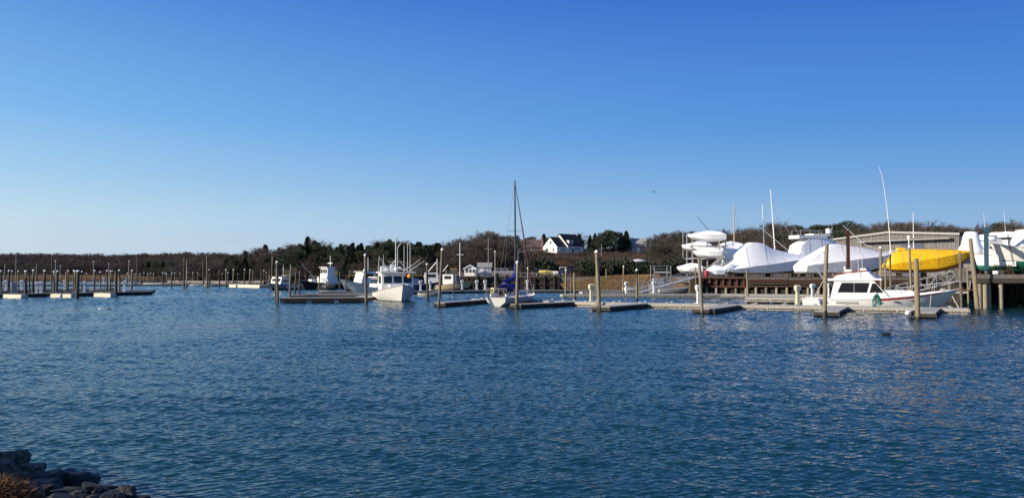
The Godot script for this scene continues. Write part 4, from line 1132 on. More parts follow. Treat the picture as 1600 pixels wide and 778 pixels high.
func motor_yacht() -> void:
	var turn := deg_to_rad(-23.5)
	var L := 11.3
	var o := boat("motor_yacht", "white motor yacht with red stripe and flybridge along the main dock", Vector3(34.6, 0, -61.9), turn, L)
	add_hull(o, L, 3.9, {"stern": 0.9, "sheer": [0.88, 0.98, 1.7], "draft": 0.6, "rake": 1.6, "full": 3.0, "chine_w": [0.96, 0.6], "chine_y": [0.05, 0.4], "bulge": 0.5, "rail_r": 0.05}, M.gel_white, M.bottom_dark, M.deck_white, M.gel_white)
	house_box(o, "house", 2.05, 6.55, 0.85, 2.36, 2.75, M.gel_white, 1.25, 0.35)
	house_box(o, "foredeck_cabin", 6.0, 9.4, 0.95, 1.62, 2.2, M.gel_white, 1.5)
	part("house_roof", S().loft([PackedVector3Array([Vector3(1.55, 2.34, -1.5), Vector3(1.55, 2.34, 1.5), Vector3(5.9, 2.42, 1.45), Vector3(5.9, 2.42, -1.45)]), PackedVector3Array([Vector3(1.65, 2.52, -1.42), Vector3(1.65, 2.52, 1.42), Vector3(5.75, 2.54, 1.38), Vector3(5.75, 2.54, -1.38)])], true, false).quad(Vector3(1.65, 2.52, 1.42), Vector3(5.75, 2.54, 1.38), Vector3(5.75, 2.54, -1.38), Vector3(1.65, 2.52, -1.42)).quad(Vector3(1.55, 2.34, -1.5), Vector3(5.9, 2.42, -1.45), Vector3(5.9, 2.42, 1.45), Vector3(1.55, 2.34, 1.5)), M.gel_white, o)
	for sd in [-1.0, 1.0]:
		var z: float = sd * 1.385
		var w := part("side_window", S().prism(PackedVector2Array([Vector2(2.62, 1.42), Vector2(4.78, 1.42), Vector2(4.98, 2.2), Vector2(2.95, 2.2)]), z - 0.012, z + 0.012), M.black_glass, o)
		part("mullion", S().box(Vector3(3.85, 1.81, z + sd * 0.016), Vector3(0.035, 0.78, 0.01)), M.trim_grey, w)
		part("quarter_window", S().prism(PackedVector2Array([Vector2(4.96, 1.42), Vector2(5.98, 1.42), Vector2(5.42, 2.16), Vector2(5.16, 2.16)]), z - 0.012, z + 0.012), M.black_glass, o)
	var nx := Vector3(1.51, 1.25, 0).normalized() * 0.02
	for k in 3:
		var z0 := -1.28 + k * 0.87
		var f := func(y: float) -> float: return 6.55 - 1.25 * (y - 0.85) / 1.51
		pane(o, "windshield", Vector3(f.call(1.68), 1.68, z0 + 0.82) + nx, Vector3(f.call(1.68), 1.68, z0) + nx, Vector3(f.call(2.26), 2.26, z0) + nx, Vector3(f.call(2.26), 2.26, z0 + 0.82) + nx, 0.012, M.black_glass)
	# flybridge
	part("flybridge", S().loft([PackedVector3Array([Vector3(2.3, 2.52, -1.15), Vector3(2.3, 2.52, 1.15), Vector3(5.35, 2.54, 1.05), Vector3(5.75, 2.54, 0.5), Vector3(5.75, 2.54, -0.5), Vector3(5.35, 2.54, -1.05)]), PackedVector3Array([Vector3(2.45, 2.78, -1.1), Vector3(2.45, 2.78, 1.1), Vector3(4.85, 3.12, 0.98), Vector3(5.1, 3.12, 0.45), Vector3(5.1, 3.12, -0.45), Vector3(4.85, 3.12, -0.98)])], true, false), M.gel_white, o)
	for sd in [-1.0, 1.0]:
		part("coaming_trim", S().tube([Vector3(2.3, 2.62, sd * 1.13), Vector3(2.5, 2.84, sd * 1.1), Vector3(3.4, 3.02, sd * 1.06), Vector3(4.85, 3.16, sd * 0.98)], [0.05, 0.06, 0.06, 0.06], 6), M.canvas_maroon, o)
	pane(o, "bridge_windscreen", Vector3(4.88, 3.12, 0.96), Vector3(5.12, 3.12, 0.0), Vector3(4.9, 3.42, 0.0), Vector3(4.7, 3.4, 0.9), 0.01, M.smoke_glass)
	pane(o, "bridge_windscreen", Vector3(5.12, 3.12, 0.0), Vector3(4.88, 3.12, -0.96), Vector3(4.7, 3.4, -0.9), Vector3(4.9, 3.42, 0.0), 0.01, M.smoke_glass)
	part("bridge_seat", S().box(Vector3(3.4, 3.05, 0.0), Vector3(0.55, 0.42, 1.3)).box(Vector3(3.16, 3.25, 0.0), Vector3(0.12, 0.5, 1.3)), M.gel_white, o)
	part("helm_console", S().box(Vector3(4.55, 3.1, 0.0), Vector3(0.5, 0.5, 0.9)), M.gel_white, o)
	part("blue_cover", S().loft([PackedVector3Array([Vector3(5.5, 2.56, -0.9), Vector3(5.2, 2.98, -0.8), Vector3(5.2, 2.98, 0.8), Vector3(5.5, 2.56, 0.9)]), PackedVector3Array([Vector3(5.95, 2.56, -0.8), Vector3(5.65, 2.7, -0.7), Vector3(5.65, 2.7, 0.7), Vector3(5.95, 2.56, 0.8)])], false, false), M.canvas_blue, o)
	stick(o, "antenna", Vector3(4.2, 2.6, 1.2), Vector3(4.15, 5.1, 1.2), 0.022, M.gel_white, 0.012)
	stick(o, "antenna", Vector3(4.5, 3.1, -1.1), Vector3(4.4, 5.6, -1.1), 0.022, M.gel_white, 0.012)
	# stripe along the sheer, hull vents, name board
	for sd in [-1.0, 1.0]:
		var a := []; var b := []
		for k in 9:
			var t := 0.46 + 0.44 * k / 8.0
			var s := station(t, L, 3.9, {"stern": 0.9, "sheer": [0.88, 0.98, 1.7], "draft": 0.6, "rake": 1.6, "full": 3.0, "chine_w": [0.96, 0.6], "chine_y": [0.05, 0.4], "bulge": 0.5})
			var top: Vector3 = s[6] if sd > 0 else s[0]
			var mid: Vector3 = s[5] if sd > 0 else s[1]
			var off := Vector3(0, 0, sd * 0.018)
			a.append(PackedVector3Array([top.lerp(mid, 0.06) + off, top.lerp(mid, 0.06 + 0.46 * (1.0 - k / 12.0)) + off]))
			if k in [1, 3, 5, 7]:
				var c := top.lerp(mid, 0.78) + Vector3(0, 0, sd * 0.02)
				part("hull_vent", S().box(c, Vector3(0.38, 0.1, 0.06), Basis(Vector3.UP, -sd * 0.12 * k / 3.0)), M.trim_dark, o)
		part("red_stripe", S().loft(a, false, false), M.stripe_red, o)
		part("hull_vent", S().box(Vector3(1.6, 0.62, sd * 1.83), Vector3(0.55, 0.13, 0.1)), M.trim_grey, o)
		part("side_panel", S().box(Vector3(3.3, 0.66, sd * 1.90), Vector3(1.6, 0.16, 0.05)), M.trim_grey, o)
	# cockpit, ladder, bow pulpit and rails
	part("cockpit_bulkhead", S().box(Vector3(2.05, 1.5, 0), Vector3(0.06, 1.2, 2.6)), M.trim_dark, o)
	part("transom_door", S().box(Vector3(-0.03, 0.55, 0.6), Vector3(0.05, 0.6, 0.7)), M.deck_white, o)
	part("swim_platform", S().box(Vector3(-0.35, 0.22, 0), Vector3(0.7, 0.06, 3.0)), M.teak, o)
	for z in [0.55, 0.95]: stick(o, "ladder_rail", Vector3(0.75, 0.8, z), Vector3(2.0, 3.2, z), 0.03, M.galvanised)
	for k in 6: stick(o, "ladder_rung", Vector3(0.85 + k * 0.2, 1.0 + k * 0.38, 0.55), Vector3(0.85 + k * 0.2, 1.0 + k * 0.38, 0.95), 0.022, M.galvanised)
	for z in [-1.0, 1.0]:
		stick(o, "bridge_rail", Vector3(1.7, 2.5, z), Vector3(1.75, 3.2, z), 0.025, M.galvanised)
		stick(o, "bridge_rail", Vector3(1.75, 3.2, z), Vector3(2.5, 3.15, z), 0.025, M.galvanised)
		stick(o, "outrigger_strut", Vector3(1.6, 2.4, z * 1.3), Vector3(0.9, 3.4, z * 1.45), 0.03, M.galvanised)
	part("pulpit_plank", S().box(Vector3(L + 0.35, 1.68, 0), Vector3(1.9, 0.07, 0.55)), M.teak, o)
	for sd in [-1.0, 1.0]:
		var tops := []
		for q in [[6.9, 1.46, 1.72], [8.2, 1.28, 1.92], [9.6, 0.9, 2.12], [10.7, 0.5, 2.26], [12.1, 0.24, 2.34]]:
			tops.append(Vector3(q[0], q[2], sd * q[1]))
			stick(o, "rail_stanchion", Vector3(q[0] - 0.1, q[2] - 0.66, sd * q[1]), Vector3(q[0], q[2], sd * q[1]), 0.018, M.galvanised)
		part("bow_rail", S().tube(tops, [0.02, 0.02, 0.02, 0.02, 0.02], 6), M.galvanised, o)
	stick(o, "bow_rail", Vector3(12.1, 2.34, -0.24), Vector3(12.1, 2.34, 0.24), 0.02, M.galvanised)
	for q in [[1485, 456, 64.5, 1512, 484, 62.5]]:
		stick(o, "mooring_line", loc(o, 1489, 463, 61.5), loc(o, 1500, 482, 60.0), 0.025, M.rope)
	stick(o, "fender_line", loc(o, 1456, 461, 61.0), loc(o, 1454, 483, 61.2), 0.02, M.rope)
	part("anchor_windlass", S().box(Vector3(10.2, 1.66, 0), Vector3(0.35, 0.2, 0.3)), M.galvanised, o)

func skiff(label: String, where: Vector3, turn: float, L: float, m: Material, motor := true) -> Node3D:
	var o := thing("skiff", label, "boat", where, turn, "small open boats")
	add_hull(o, L, L * 0.36, {"sheer": [0.42, 0.42, 0.62], "draft": 0.15, "rake": 0.7, "chine_w": [0.9, 0.5], "chine_y": [0.02, 0.12], "deck_drop": 0.22, "rail_r": 0.035}, m, m, M.deck_grey, M.trim_grey)
	part("thwart", S().box(Vector3(L * 0.35, 0.32, 0), Vector3(0.28, 0.05, L * 0.33)), M.deck_white, o)
	part("thwart", S().box(Vector3(L * 0.62, 0.34, 0), Vector3(0.25, 0.05, L * 0.29)), M.deck_white, o)
	if motor:
		var mo := part("outboard_motor", S().lathe(Vector3(-0.1, 0.72, 0), [[0.06, -0.45], [0.07, -0.2], [0.16, -0.12], [0.18, 0.1], [0.12, 0.24], [0.02, 0.28]], 10), M.black_plastic, o)
		part("tiller", S().rod(Vector3(0.0, 0.75, 0), Vector3(0.5, 0.82, 0.1), 0.025), M.black_plastic, mo)
	return o

func small_boats() -> void:
	var list := [[254, 184, 2.9, 5.2, "white skiff left of the twin tall poles", 0], [297, 178, 0.1, 4.8, "white skiff between the twin tall poles and the single ones", 0], [318, 173, 0.15, 3.6, "short white skiff under the tall single pole", 1], [365, 170, 0.2, 5.0, "white skiff on the far docks before the white float", 0], [222, 188, 0.2, 4.6, "white skiff at the far dock's bare end", 0], [280, 226, 0.1, 5.0, "pale skiff at the farthest dock along the marsh", 1], [340, 215, 0.0, 5.4, "long pale skiff farthest up by the marsh", 1], [96, 182, 0.2, 4.0, "small white boat far behind the left marina", 0], [58, 176, 0.3, 4.4, "leftmost small white boat far behind the left marina", 0], [140, 125, 0.25, 3.4, "cream dinghy behind the left marina's front dock", 1], [655, 101, 0.1, 3.0, "grey dinghy beside the lobster boat's shaded side", 1], [975, 112.2, 0.2, 4.4, "white skiff lying on the float before the bank", 2], [1030, 99.0, 0.12, 3.9, "grey aluminium skiff lying on the second-row dock", 3]]
	for q in list:
		var y := 0.0
		if q[5] == 2: y = 0.52
		if q[5] == 3: y = 0.56
		skiff(q[4], on(q[0], q[1], y), q[2], q[3], [M.gel_white, M.cream_float, M.gel_white, M.galvanised][q[5]], q[5] == 0)

func work_boats() -> void:
	# tug-like work boat, dark hull
	var o := boat("work_boat", "dark-hulled work boat with a tall white wheelhouse at the far quay", on(470, 139), deg_to_rad(-128.0), 9.0)
	add_hull(o, 9.0, 3.4, {"sheer": [1.1, 1.0, 1.7], "draft": 0.8, "rake": 0.9, "chine_w": [0.95, 0.5]}, M.hull_black, M.bottom_dark, M.deck_grey, M.trim_grey)
	house_box(o, "deckhouse", 1.9, 4.6, 0.9, 2.2, 2.4, M.gel_white)
	house_box(o, "wheelhouse", 2.3, 4.1, 2.2, 3.9, 1.9, M.gel_white, 0.15)
	part("roof", S().box(Vector3(3.15, 3.95, 0), Vector3(2.2, 0.12, 2.2)), M.gel_white, o)
	for k in 3: pane(o, "window", Vector3(2.4 + k * 0.55, 2.9, 0.965), Vector3(2.8 + k * 0.55, 2.9, 0.965), Vector3(2.8 + k * 0.53, 3.6, 0.965), Vector3(2.4 + k * 0.55, 3.6, 0.965), 0.015, M.black_glass)
	for k in 3: pane(o, "window", Vector3(4.06, 2.9, 0.85 - k * 0.6), Vector3(4.06, 2.9, 0.4 - k * 0.6), Vector3(4.0, 3.6, 0.4 - k * 0.6), Vector3(4.0, 3.6, 0.85 - k * 0.6), 0.02, M.black_glass)
	stick(o, "mast", Vector3(2.6, 3.9, 0), Vector3(2.6, 6.0, 0), 0.06, M.gel_white)
	part("radar", S().box(Vector3(2.6, 4.7, 0), Vector3(0.2, 0.15, 1.2)), M.gel_white, o)
	stick(o, "boom", Vector3(5.4, 1.4, 0), Vector3(8.4, 4.4, 0.5), 0.07, M.galvanised)
	part("deck_gear", S().box(Vector3(6.2, 1.4, 0.5), Vector3(1.0, 0.9, 0.9)), M.gel_white, o)
	# blue and white boat
	o = boat("fishing_boat", "white boat with pale blue shaded cabin at the far quay", on(531, 124), deg_to_rad(-135.0), 8.2)
	add_hull(o, 8.2, 3.0, {"sheer": [0.9, 1.1, 2.0], "draft": 0.7, "rake": 1.1}, M.gel_white, M.bottom_dark, M.deck_grey, M.trim_grey)
	house_box(o, "cabin", 2.3, 5.2, 0.9, 3.1, 2.2, M.gel_white, 0.7)
	part("roof", S().box(Vector3(3.4, 3.15, 0), Vector3(2.9, 0.1, 2.4)), M.gel_white, o)
	for sd in [-1.0, 1.0]: pane(o, "window", Vector3(2.8, 2.2, sd * 1.11), Vector3(4.3, 2.2, sd * 1.11), Vector3(4.1, 2.85, sd * 1.11), Vector3(2.8, 2.85, sd * 1.11), 0.015, M.black_glass)
	stick(o, "mast", Vector3(3.0, 3.2, 0), Vector3(3.0, 5.4, 0), 0.05, M.gel_white)
	part("radar_dome", S().lathe(Vector3(3.6, 3.4, 0), [[0.25, -0.2], [0.3, 0.0], [0.2, 0.15], [0.01, 0.2]], 10), M.gel_white, o)
	# dark trawler with blue house
	o = boat("trawler", "dark-hulled trawler with booms moored at the quay behind the leaning piling", on(708, 138), deg_to_rad(8.0), 9.5)
	add_hull(o, 9.5, 3.2, {"sheer": [1.2, 1.1, 2.0], "draft": 0.8, "rake": 1.0}, M.hull_navy, M.bottom_dark, M.deck_grey, M.trim_grey)
	house_box(o, "deckhouse", 4.6, 7.0, 1.0, 3.0, 2.3, M.gel_white, 0.2)
	house_box(o, "net_bin", 1.0, 3.6, 1.0, 2.0, 2.2, M.canvas_blue)
	for sd in [-1.0, 1.0]: pane(o, "window", Vector3(5.0, 2.2, sd * 1.165), Vector3(6.4, 2.2, sd * 1.165), Vector3(6.4, 2.75, sd * 1.165), Vector3(5.0, 2.75, sd * 1.165), 0.015, M.black_glass)
	stick(o, "mast", loc(o, 683, 436, 139), loc(o, 683, 404, 139), 0.11, M.galvanised)
	stick(o, "boom", loc(o, 662, 433, 139), loc(o, 682, 409, 139), 0.09, M.gel_white)
	stick(o, "boom", loc(o, 700, 414, 139), loc(o, 692, 424, 139), 0.08, M.gel_white)
	stick(o, "boom", loc(o, 660, 440, 139), loc(o, 672, 426, 139), 0.09, M.trim_dark)
	for q in [[636.5, 380], [631, 384], [640.5, 381]]: stick(o, "whip_antenna", loc(o, q[0], 436, 139), loc(o, q[0], q[1], 139), 0.06, M.gel_white, 0.03)
	# beige wooden boat with a white pilothouse and crossed mast
	o = boat("wooden_boat", "buff wooden boat with a white crosstree mast below the gatehouse", on(738, 136), deg_to_rad(-14.0), 7.6)
	add_hull(o, 7.6, 2.8, {"sheer": [1.0, 1.0, 1.7], "draft": 0.7, "rake": 0.8}, M.hull_buff, M.bottom_dark, M.deck_buff, M.teak)
	house_box(o, "pilothouse", 2.6, 4.6, 0.9, 2.7, 1.9, M.gel_white, 0.2)
	for sd in [-1.0, 1.0]: pane(o, "window", Vector3(2.9, 1.9, sd * 0.96), Vector3(4.1, 1.9, sd * 0.96), Vector3(4.1, 2.45, sd * 0.96), Vector3(2.9, 2.45, sd * 0.96), 0.015, M.black_glass)
	stick(o, "mast", loc(o, 718.5, 436, 138), loc(o, 718.5, 379, 138), 0.10, M.gel_white, 0.06)
	stick(o, "crosstree", loc(o, 713.5, 398, 138), loc(o, 724.5, 398, 138), 0.06, M.gel_white)
	# white houseboat-like hull behind the near pilings
	o = boat("fishing_boat", "boxy white boat half hidden by the near double piling", on(421, 136), deg_to_rad(-112.0), 5.6)
	add_hull(o, 5.6, 2.6, {"sheer": [0.9, 0.9, 1.2], "draft": 0.5, "rake": 0.5}, M.trim_grey, M.bottom_dark, M.deck_grey, M.trim_grey)
	house_box(o, "cabin", 1.2, 4.2, 0.8, 2.2, 2.0, M.gel_white, 0.5)
	for sd in [-1.0, 1.0]: pane(o, "window", Vector3(1.6, 1.45, sd * 1.01), Vector3(3.4, 1.45, sd * 1.01), Vector3(3.2, 1.95, sd * 1.01), Vector3(1.6, 1.95, sd * 1.01), 0.015, M.black_glass)
	pane(o, "windshield", Vector3(4.0, 1.5, 0.85), Vector3(4.0, 1.5, -0.85), Vector3(3.82, 2.0, -0.85), Vector3(3.82, 2.0, 0.85), 0.03, M.black_glass)
	stick(o, "antenna", Vector3(2.0, 2.2, 0), Vector3(2.0, 4.4, 0), 0.03, M.gel_white)
	o = boat("fishing_boat", "low white boat with a wheel shelter right of the work boat", on(527, 141), deg_to_rad(-6.0), 3.6)
	add_hull(o, 3.6, 2.0, {"sheer": [0.8, 0.8, 1.2], "draft": 0.4, "rake": 0.8}, M.hull_buff, M.bottom_dark, M.deck_grey, M.trim_grey)
	house_box(o, "shelter", 0.9, 2.2, 1.5, 2.1, 1.5, M.gel_white, 0.3)
	for z in [-0.8, 0.8]:
		for x in [1.0, 2.1]: stick(o, "shelter_post", Vector3(x, 0.7, z * 0.85), Vector3(x, 1.55, z * 0.85), 0.04, M.galvanised)
	o = boat("fishing_boat", "small white centre-console boat tied at the far quay's left end", on(474, 139.5), deg_to_rad(4.0), 5.4)
	add_hull(o, 5.4, 2.2, {"sheer": [0.75, 0.75, 1.1], "draft": 0.4, "rake": 0.8}, M.gel_white, M.bottom_dark, M.deck_grey, M.trim_grey)
	house_box(o, "console", 2.0, 2.8, 0.6, 1.6, 0.9, M.gel_white, 0.2)
	part("hardtop", S().box(Vector3(2.4, 2.5, 0), Vector3(1.5, 0.06, 1.4)), M.gel_white, o)
	for z in [-0.6, 0.6]: stick(o, "hardtop_post", Vector3(2.4, 0.7, z), Vector3(2.4, 2.5, z), 0.03, M.galvanised)

# ---------------------------------------------------------------- boatyard
const YARD := 2.4
# rows of a covered boat: along the hull, keel, chine, sheer, shoulder, ridge, half beam at the sheer, half width of the shoulder
func covered_boat(label: String, where: Vector3, turn: float, L: float, rows: Array, m_cover: Material, m_hull: Material, m_bottom: Material, seed_: int, group := "boats stored in the yard") -> Node3D:
	var o := thing("covered_boat", label, "boat", where, turn, group)
	var rng := RandomNumberGenerator.new()
	rng.seed = seed_
	var n := 15
	var cl := []; var cr := []; var hl := []; var hr := []; var bt := []
	var bands := [[], [], [], [], []]
	for i in n + 1:
		var t := float(i) / n
		var k := 0
		while k < rows.size() - 2 and rows[k + 1][0] < t: k += 1
		var f := clampf((t - rows[k][0]) / (rows[k + 1][0] - rows[k][0]), 0.0, 1.0)
		var r := []
		for j in 8: r.append(lerpf(rows[k][j], rows[k + 1][j], f))
		var x := t * L
		var sag := rng.randf_range(-0.06, 0.04)
		var edge: float = lerpf(r[2], r[3], 0.15)
		var side := func(s: float) -> Array:
			var keel := Vector3(x, r[1], 0.0)
			var chine := Vector3(x, r[2], s * r[6] * 0.82)
			var hem := Vector3(x, edge, s * (lerpf(r[6] * 0.82, r[6], 0.15) + 0.02))
			var sheer := Vector3(x, r[3] + sag * 0.3, s * (r[6] + 0.03))
			var q1 := Vector3(x, lerpf(r[3], r[4], 0.36) - 0.06 + sag * 0.4, s * (lerpf(r[6], r[7], 0.38)))
			var q2 := Vector3(x, lerpf(r[3], r[4], 0.72) - 0.05 + sag * 0.6, s * (lerpf(r[6], r[7], 0.74)))
			var sh := Vector3(x, r[4], s * r[7])
			var top := Vector3(x, r[5], 0.0)
			return [keel, chine, hem, sheer, q1, q2, sh, top]
		var a: Array = side.call(-1.0); var b: Array = side.call(1.0)
		cl.append(PackedVector3Array([a[2], a[3], a[4], a[5], a[6], a[7]]))
		cr.append(PackedVector3Array([b[7], b[6], b[5], b[4], b[3], b[2]]))
		bands[0].append(PackedVector3Array([a[2], a[3]])); bands[1].append(PackedVector3Array([a[3], a[4], a[5], a[6]])); bands[2].append(PackedVector3Array([a[6], a[7], b[6]]))
		bands[3].append(PackedVector3Array([b[6], b[5], b[4], b[3]])); bands[4].append(PackedVector3Array([b[3], b[2]]))
		hl.append(PackedVector3Array([a[1], a[2]])); hr.append(PackedVector3Array([b[2], b[1]]))
		bt.append(PackedVector3Array([b[1], b[0], a[1]]))
	var c := S()
	for q in 5: c.loft(bands[q], false)
	var ends := [0, n]
	for e in ends:
		var ring := PackedVector3Array()
		for p in cl[e]: ring.push_back(p)
		var back: PackedVector3Array = cr[e]
		for j in range(1, back.size()): ring.push_back(back[j])
		c.fan(ring, e == 0)
	part("cover", c, m_cover, o)
	if L > 6.0:
		for k in [3, 6, 9, 12]:
			var line := []; var rr := []
			for p in cl[k]: line.append(p + Vector3(0, 0.012, -0.012))
			for j in range(1, cr[k].size()): line.append(cr[k][j] + Vector3(0, 0.012, 0.012))
			for p in line: rr.append(0.014)
			part("strap", S().tube(line, rr, 5, false), M.trim_grey, o)
	part("hull", S().loft(hl, false).loft(hr, false).tri(bt[0][0], bt[0][2], bt[0][1]), m_hull, o)
	part("bottom", S().loft(bt, false), m_bottom, o)
	return o
func cradle(label: String, a: Vector3, turn: float, L: float, lift: float, spread: float) -> void:
	var o := thing("boat_cradle", label, "boat stand", a, turn, "boat stands under the stored boats")
	for k in 3:
		var x := L * (0.18 + 0.29 * k)
		part("keel_block", S().box(Vector3(x, lift * 0.5, 0), Vector3(0.35, lift, 0.8)), M.timber_dark, o)
		for sd in [-1.0, 1.0]:
			part("stand_leg", S().tube([Vector3(x, 0, sd * spread), Vector3(x, lift + 0.5, sd * spread * 0.72)], [0.05, 0.05], 6), M.rust_steel, o)
			part("stand_pad", S().box(Vector3(x, lift + 0.5, sd * spread * 0.70), Vector3(0.32, 0.05, 0.3), Basis(Vector3.RIGHT, sd * 0.9)), M.timber_dark, o)
func place(px0: float, d0: float, px1: float, d1: float, y: float) -> Array:       # end to end: where, turn, length
	var a := on(px0, d0, y); var b := on(px1, d1, y)
	return [a, atan2(-(b.z - a.z), b.x - a.x), a.distance_to(b)]
func make_yard_boats() -> void:
	var w: Material = M.shrink_wrap
	var q := place(1133, 111, 1274, 114, YARD)
	covered_boat("tallest white shrink-wrapped boat with a flat-topped peak above the rusty bulkhead", q[0], q[1], q[2], [[0.0, 0.62, 0.72, 1.0, 1.05, 1.08, 1.35, 1.25], [0.03, 0.5, 0.6, 1.05, 1.4, 1.45, 1.6, 1.1], [0.12, 0.42, 0.56, 1.2, 2.75, 2.85, 1.75, 0.95], [0.2, 0.4, 0.56, 1.35, 4.2, 4.3, 1.8, 0.85], [0.235, 0.4, 0.56, 1.45, 4.75, 4.8, 1.8, 0.82], [0.38, 0.4, 0.58, 1.65, 4.78, 4.84, 1.8, 0.8], [0.44, 0.4, 0.6, 1.75, 4.25, 4.38, 1.75, 0.7], [0.55, 0.45, 0.7, 1.95, 3.65, 3.85, 1.6, 0.5], [0.7, 0.5, 0.85, 2.25, 3.2, 3.45, 1.35, 0.35], [0.86, 0.8, 1.2, 2.5, 2.95, 3.1, 0.8, 0.2], [1.0, 1.7, 2.2, 2.8, 2.85, 2.9, 0.06, 0.04]], w, w, M.bottom_dark, 3)
	cradle("stands and blocks under the tallest wrapped boat", q[0], q[1], q[2], 0.5, 1.3)
	q = place(1251, 103.5, 1396, 106, YARD)
	covered_boat("long white shrink-wrapped boat with bare buff bow bottom beside the rusty post", q[0], q[1], q[2], [[0.0, 0.5, 0.6, 1.45, 1.5, 1.55, 1.7, 1.6], [0.04, 0.45, 0.55, 1.6, 2.1, 2.15, 1.8, 1.5], [0.17, 0.45, 0.58, 1.75, 3.2, 3.3, 1.85, 1.05], [0.30, 0.45, 0.6, 1.95, 4.15, 4.25, 1.85, 0.85], [0.38, 0.45, 0.6, 2.05, 4.28, 4.38, 1.85, 0.8], [0.52, 0.45, 0.7, 2.3, 3.98, 4.12, 1.85, 0.7], [0.68, 0.5, 0.9, 2.5, 3.65, 3.85, 1.6, 0.5], [0.82, 0.75, 1.3, 2.75, 3.3, 3.5, 1.2, 0.35], [0.94, 1.2, 1.8, 2.95, 3.1, 3.2, 0.6, 0.15], [1.0, 2.2, 2.6, 3.05, 3.08, 3.1, 0.06, 0.04]], w, w, M.bottom_buff, 5)
	cradle("stands and blocks under the long wrapped boat", q[0], q[1], q[2], 0.5, 1.4)
	q = place(1238, 119, 1330, 122, YARD)
	var o := covered_boat("white wrapped boat with a railed hardtop behind the long wrapped boat", q[0], q[1], q[2], [[0.0, 0.8, 1.0, 2.0, 2.2, 2.3, 1.6, 1.5], [0.06, 0.6, 0.9, 2.2, 4.6, 4.7, 1.8, 1.4], [0.2, 0.6, 0.9, 2.3, 5.55, 5.65, 1.8, 1.25], [0.42, 0.6, 0.9, 2.5, 5.65, 5.78, 1.8, 1.2], [0.6, 0.6, 1.0, 2.7, 5.6, 5.75, 1.8, 1.0], [0.8, 0.7, 1.2, 2.9, 4.6, 4.8, 1.3, 0.5], [1.0, 1.8, 2.2, 3.2, 3.3, 3.4, 0.1, 0.06]], w, w, M.bottom_dark, 8)
	part("hardtop", S().box(Vector3(2.9, 5.9, 0), Vector3(5.0, 0.5, 2.5)), M.gel_white, o)
	part("hardtop", S().box(Vector3(4.6, 6.25, 0), Vector3(3.0, 0.3, 2.0)), M.gel_white, o)
	for x in [0.8, 4.0, 6.0]:
		for z in [-1.0, 1.0]: stick(o, "rail_post", Vector3(x, 5.3, z), Vector3(x, 6.95, z), 0.035, M.galvanised)
	for z in [-1.0, 1.0]: stick(o, "rail", Vector3(0.8, 6.9, z), Vector3(6.0, 6.95, z), 0.03, M.galvanised)
	stick(o, "outrigger", Vector3(1.0, 6.0, -1.0), Vector3(-1.5, 9.0, -1.4), 0.04, M.galvanised, 0.02)
	stick(o, "outrigger", Vector3(2.2, 6.0, -1.0), Vector3(0.4, 9.2, -1.4), 0.04, M.galvanised, 0.02)
	part("radar", S().box(Vector3(6.6, 6.9, 0), Vector3(0.5, 0.7, 0.8)), M.gel_white, o)
	stick(o, "antenna", Vector3(7.2, 5.2, 0), Vector3(7.2, 9.0, 0), 0.05, M.trim_grey, 0.02)
	cradle("stands and blocks under the hardtop boat", q[0], q[1], q[2], 0.6, 1.4)
	q = place(1381, 99.5, 1517, 97.5, YARD)
	o = covered_boat("boat under a bright yellow cover beside the metal shed", q[0], q[1], q[2], [[0.0, 1.1, 1.2, 1.35, 1.45, 1.5, 0.9, 0.8], [0.04, 0.8, 1.0, 1.6, 2.0, 2.1, 1.35, 1.1], [0.12, 0.65, 0.95, 1.7, 3.0, 3.1, 1.5, 0.9], [0.19, 0.65, 0.95, 1.85, 3.3, 3.4, 1.6, 0.85], [0.36, 0.6, 0.95, 2.05, 3.4, 3.55, 1.65, 0.8], [0.6, 0.65, 1.1, 2.4, 3.35, 3.5, 1.6, 0.7], [0.78, 0.95, 1.5, 2.75, 3.3, 3.45, 1.2, 0.5], [0.92, 1.6, 2.1, 3.0, 3.25, 3.35, 0.6, 0.25], [1.0, 2.5, 2.75, 3.1, 3.2, 3.25, 0.08, 0.05]], M.cover_yellow, M.cover_yellow, M.cover_yellow_dark, 11)
	part("radar_arch", S().box(Vector3(2.0, 3.5, 0), Vector3(0.7, 0.35, 1.5)), M.cover_yellow, o)
	for z in [-0.55, 0.55]: stick(o, "arch_rail", Vector3(-0.3, 3.05, z), Vector3(3.4, 3.65, z), 0.035, M.gel_white)
	part("searchlight", S().lathe(Vector3(3.0, 5.0, 0), [[0.05, -1.2], [0.08, -0.3], [0.2, -0.2], [0.24, 0.0], [0.15, 0.16], [0.01, 0.2]], 10), M.gel_white, o)
	cradle("stands and blocks under the yellow-covered boat", q[0], q[1], q[2], 0.6, 1.3)
	# racked boats, bows to the left
	var small := [[0.0, 0.25, 0.4, 0.95, 1.1, 1.25, 1.1, 0.6], [0.15, 0.1, 0.35, 1.0, 1.4, 1.55, 1.15, 0.5], [0.45, 0.05, 0.35, 1.0, 1.5, 1.65, 1.15, 0.45], [0.7, 0.12, 0.5, 1.02, 1.3, 1.4, 0.95, 0.3], [0.9, 0.45, 0.75, 1.05, 1.12, 1.18, 0.45, 0.15], [1.0, 0.85, 0.98, 1.08, 1.1, 1.12, 0.05, 0.03]]
	for k in [[1134, 1075, 378.5, "top of the rack, above the others"], [1112, 1066, 394, "rack's middle level, farther left"], [1128, 1084, 404.5, "rack's middle level, nearer right"], [1098, 1058, 429, "rack's ground level, nose farthest left"]]:
		var y := at(1100, k[2], 112).y
		var p := place(k[0], 111.5 if k[0] != 1112 else 114.5, k[1], 112.0 if k[0] != 1112 else 115.0, y)
		covered_boat("white wrapped small boat on the " + k[3], p[0], p[1], p[2], small, w, w, w, int(k[0]), "wrapped boats on the rack")
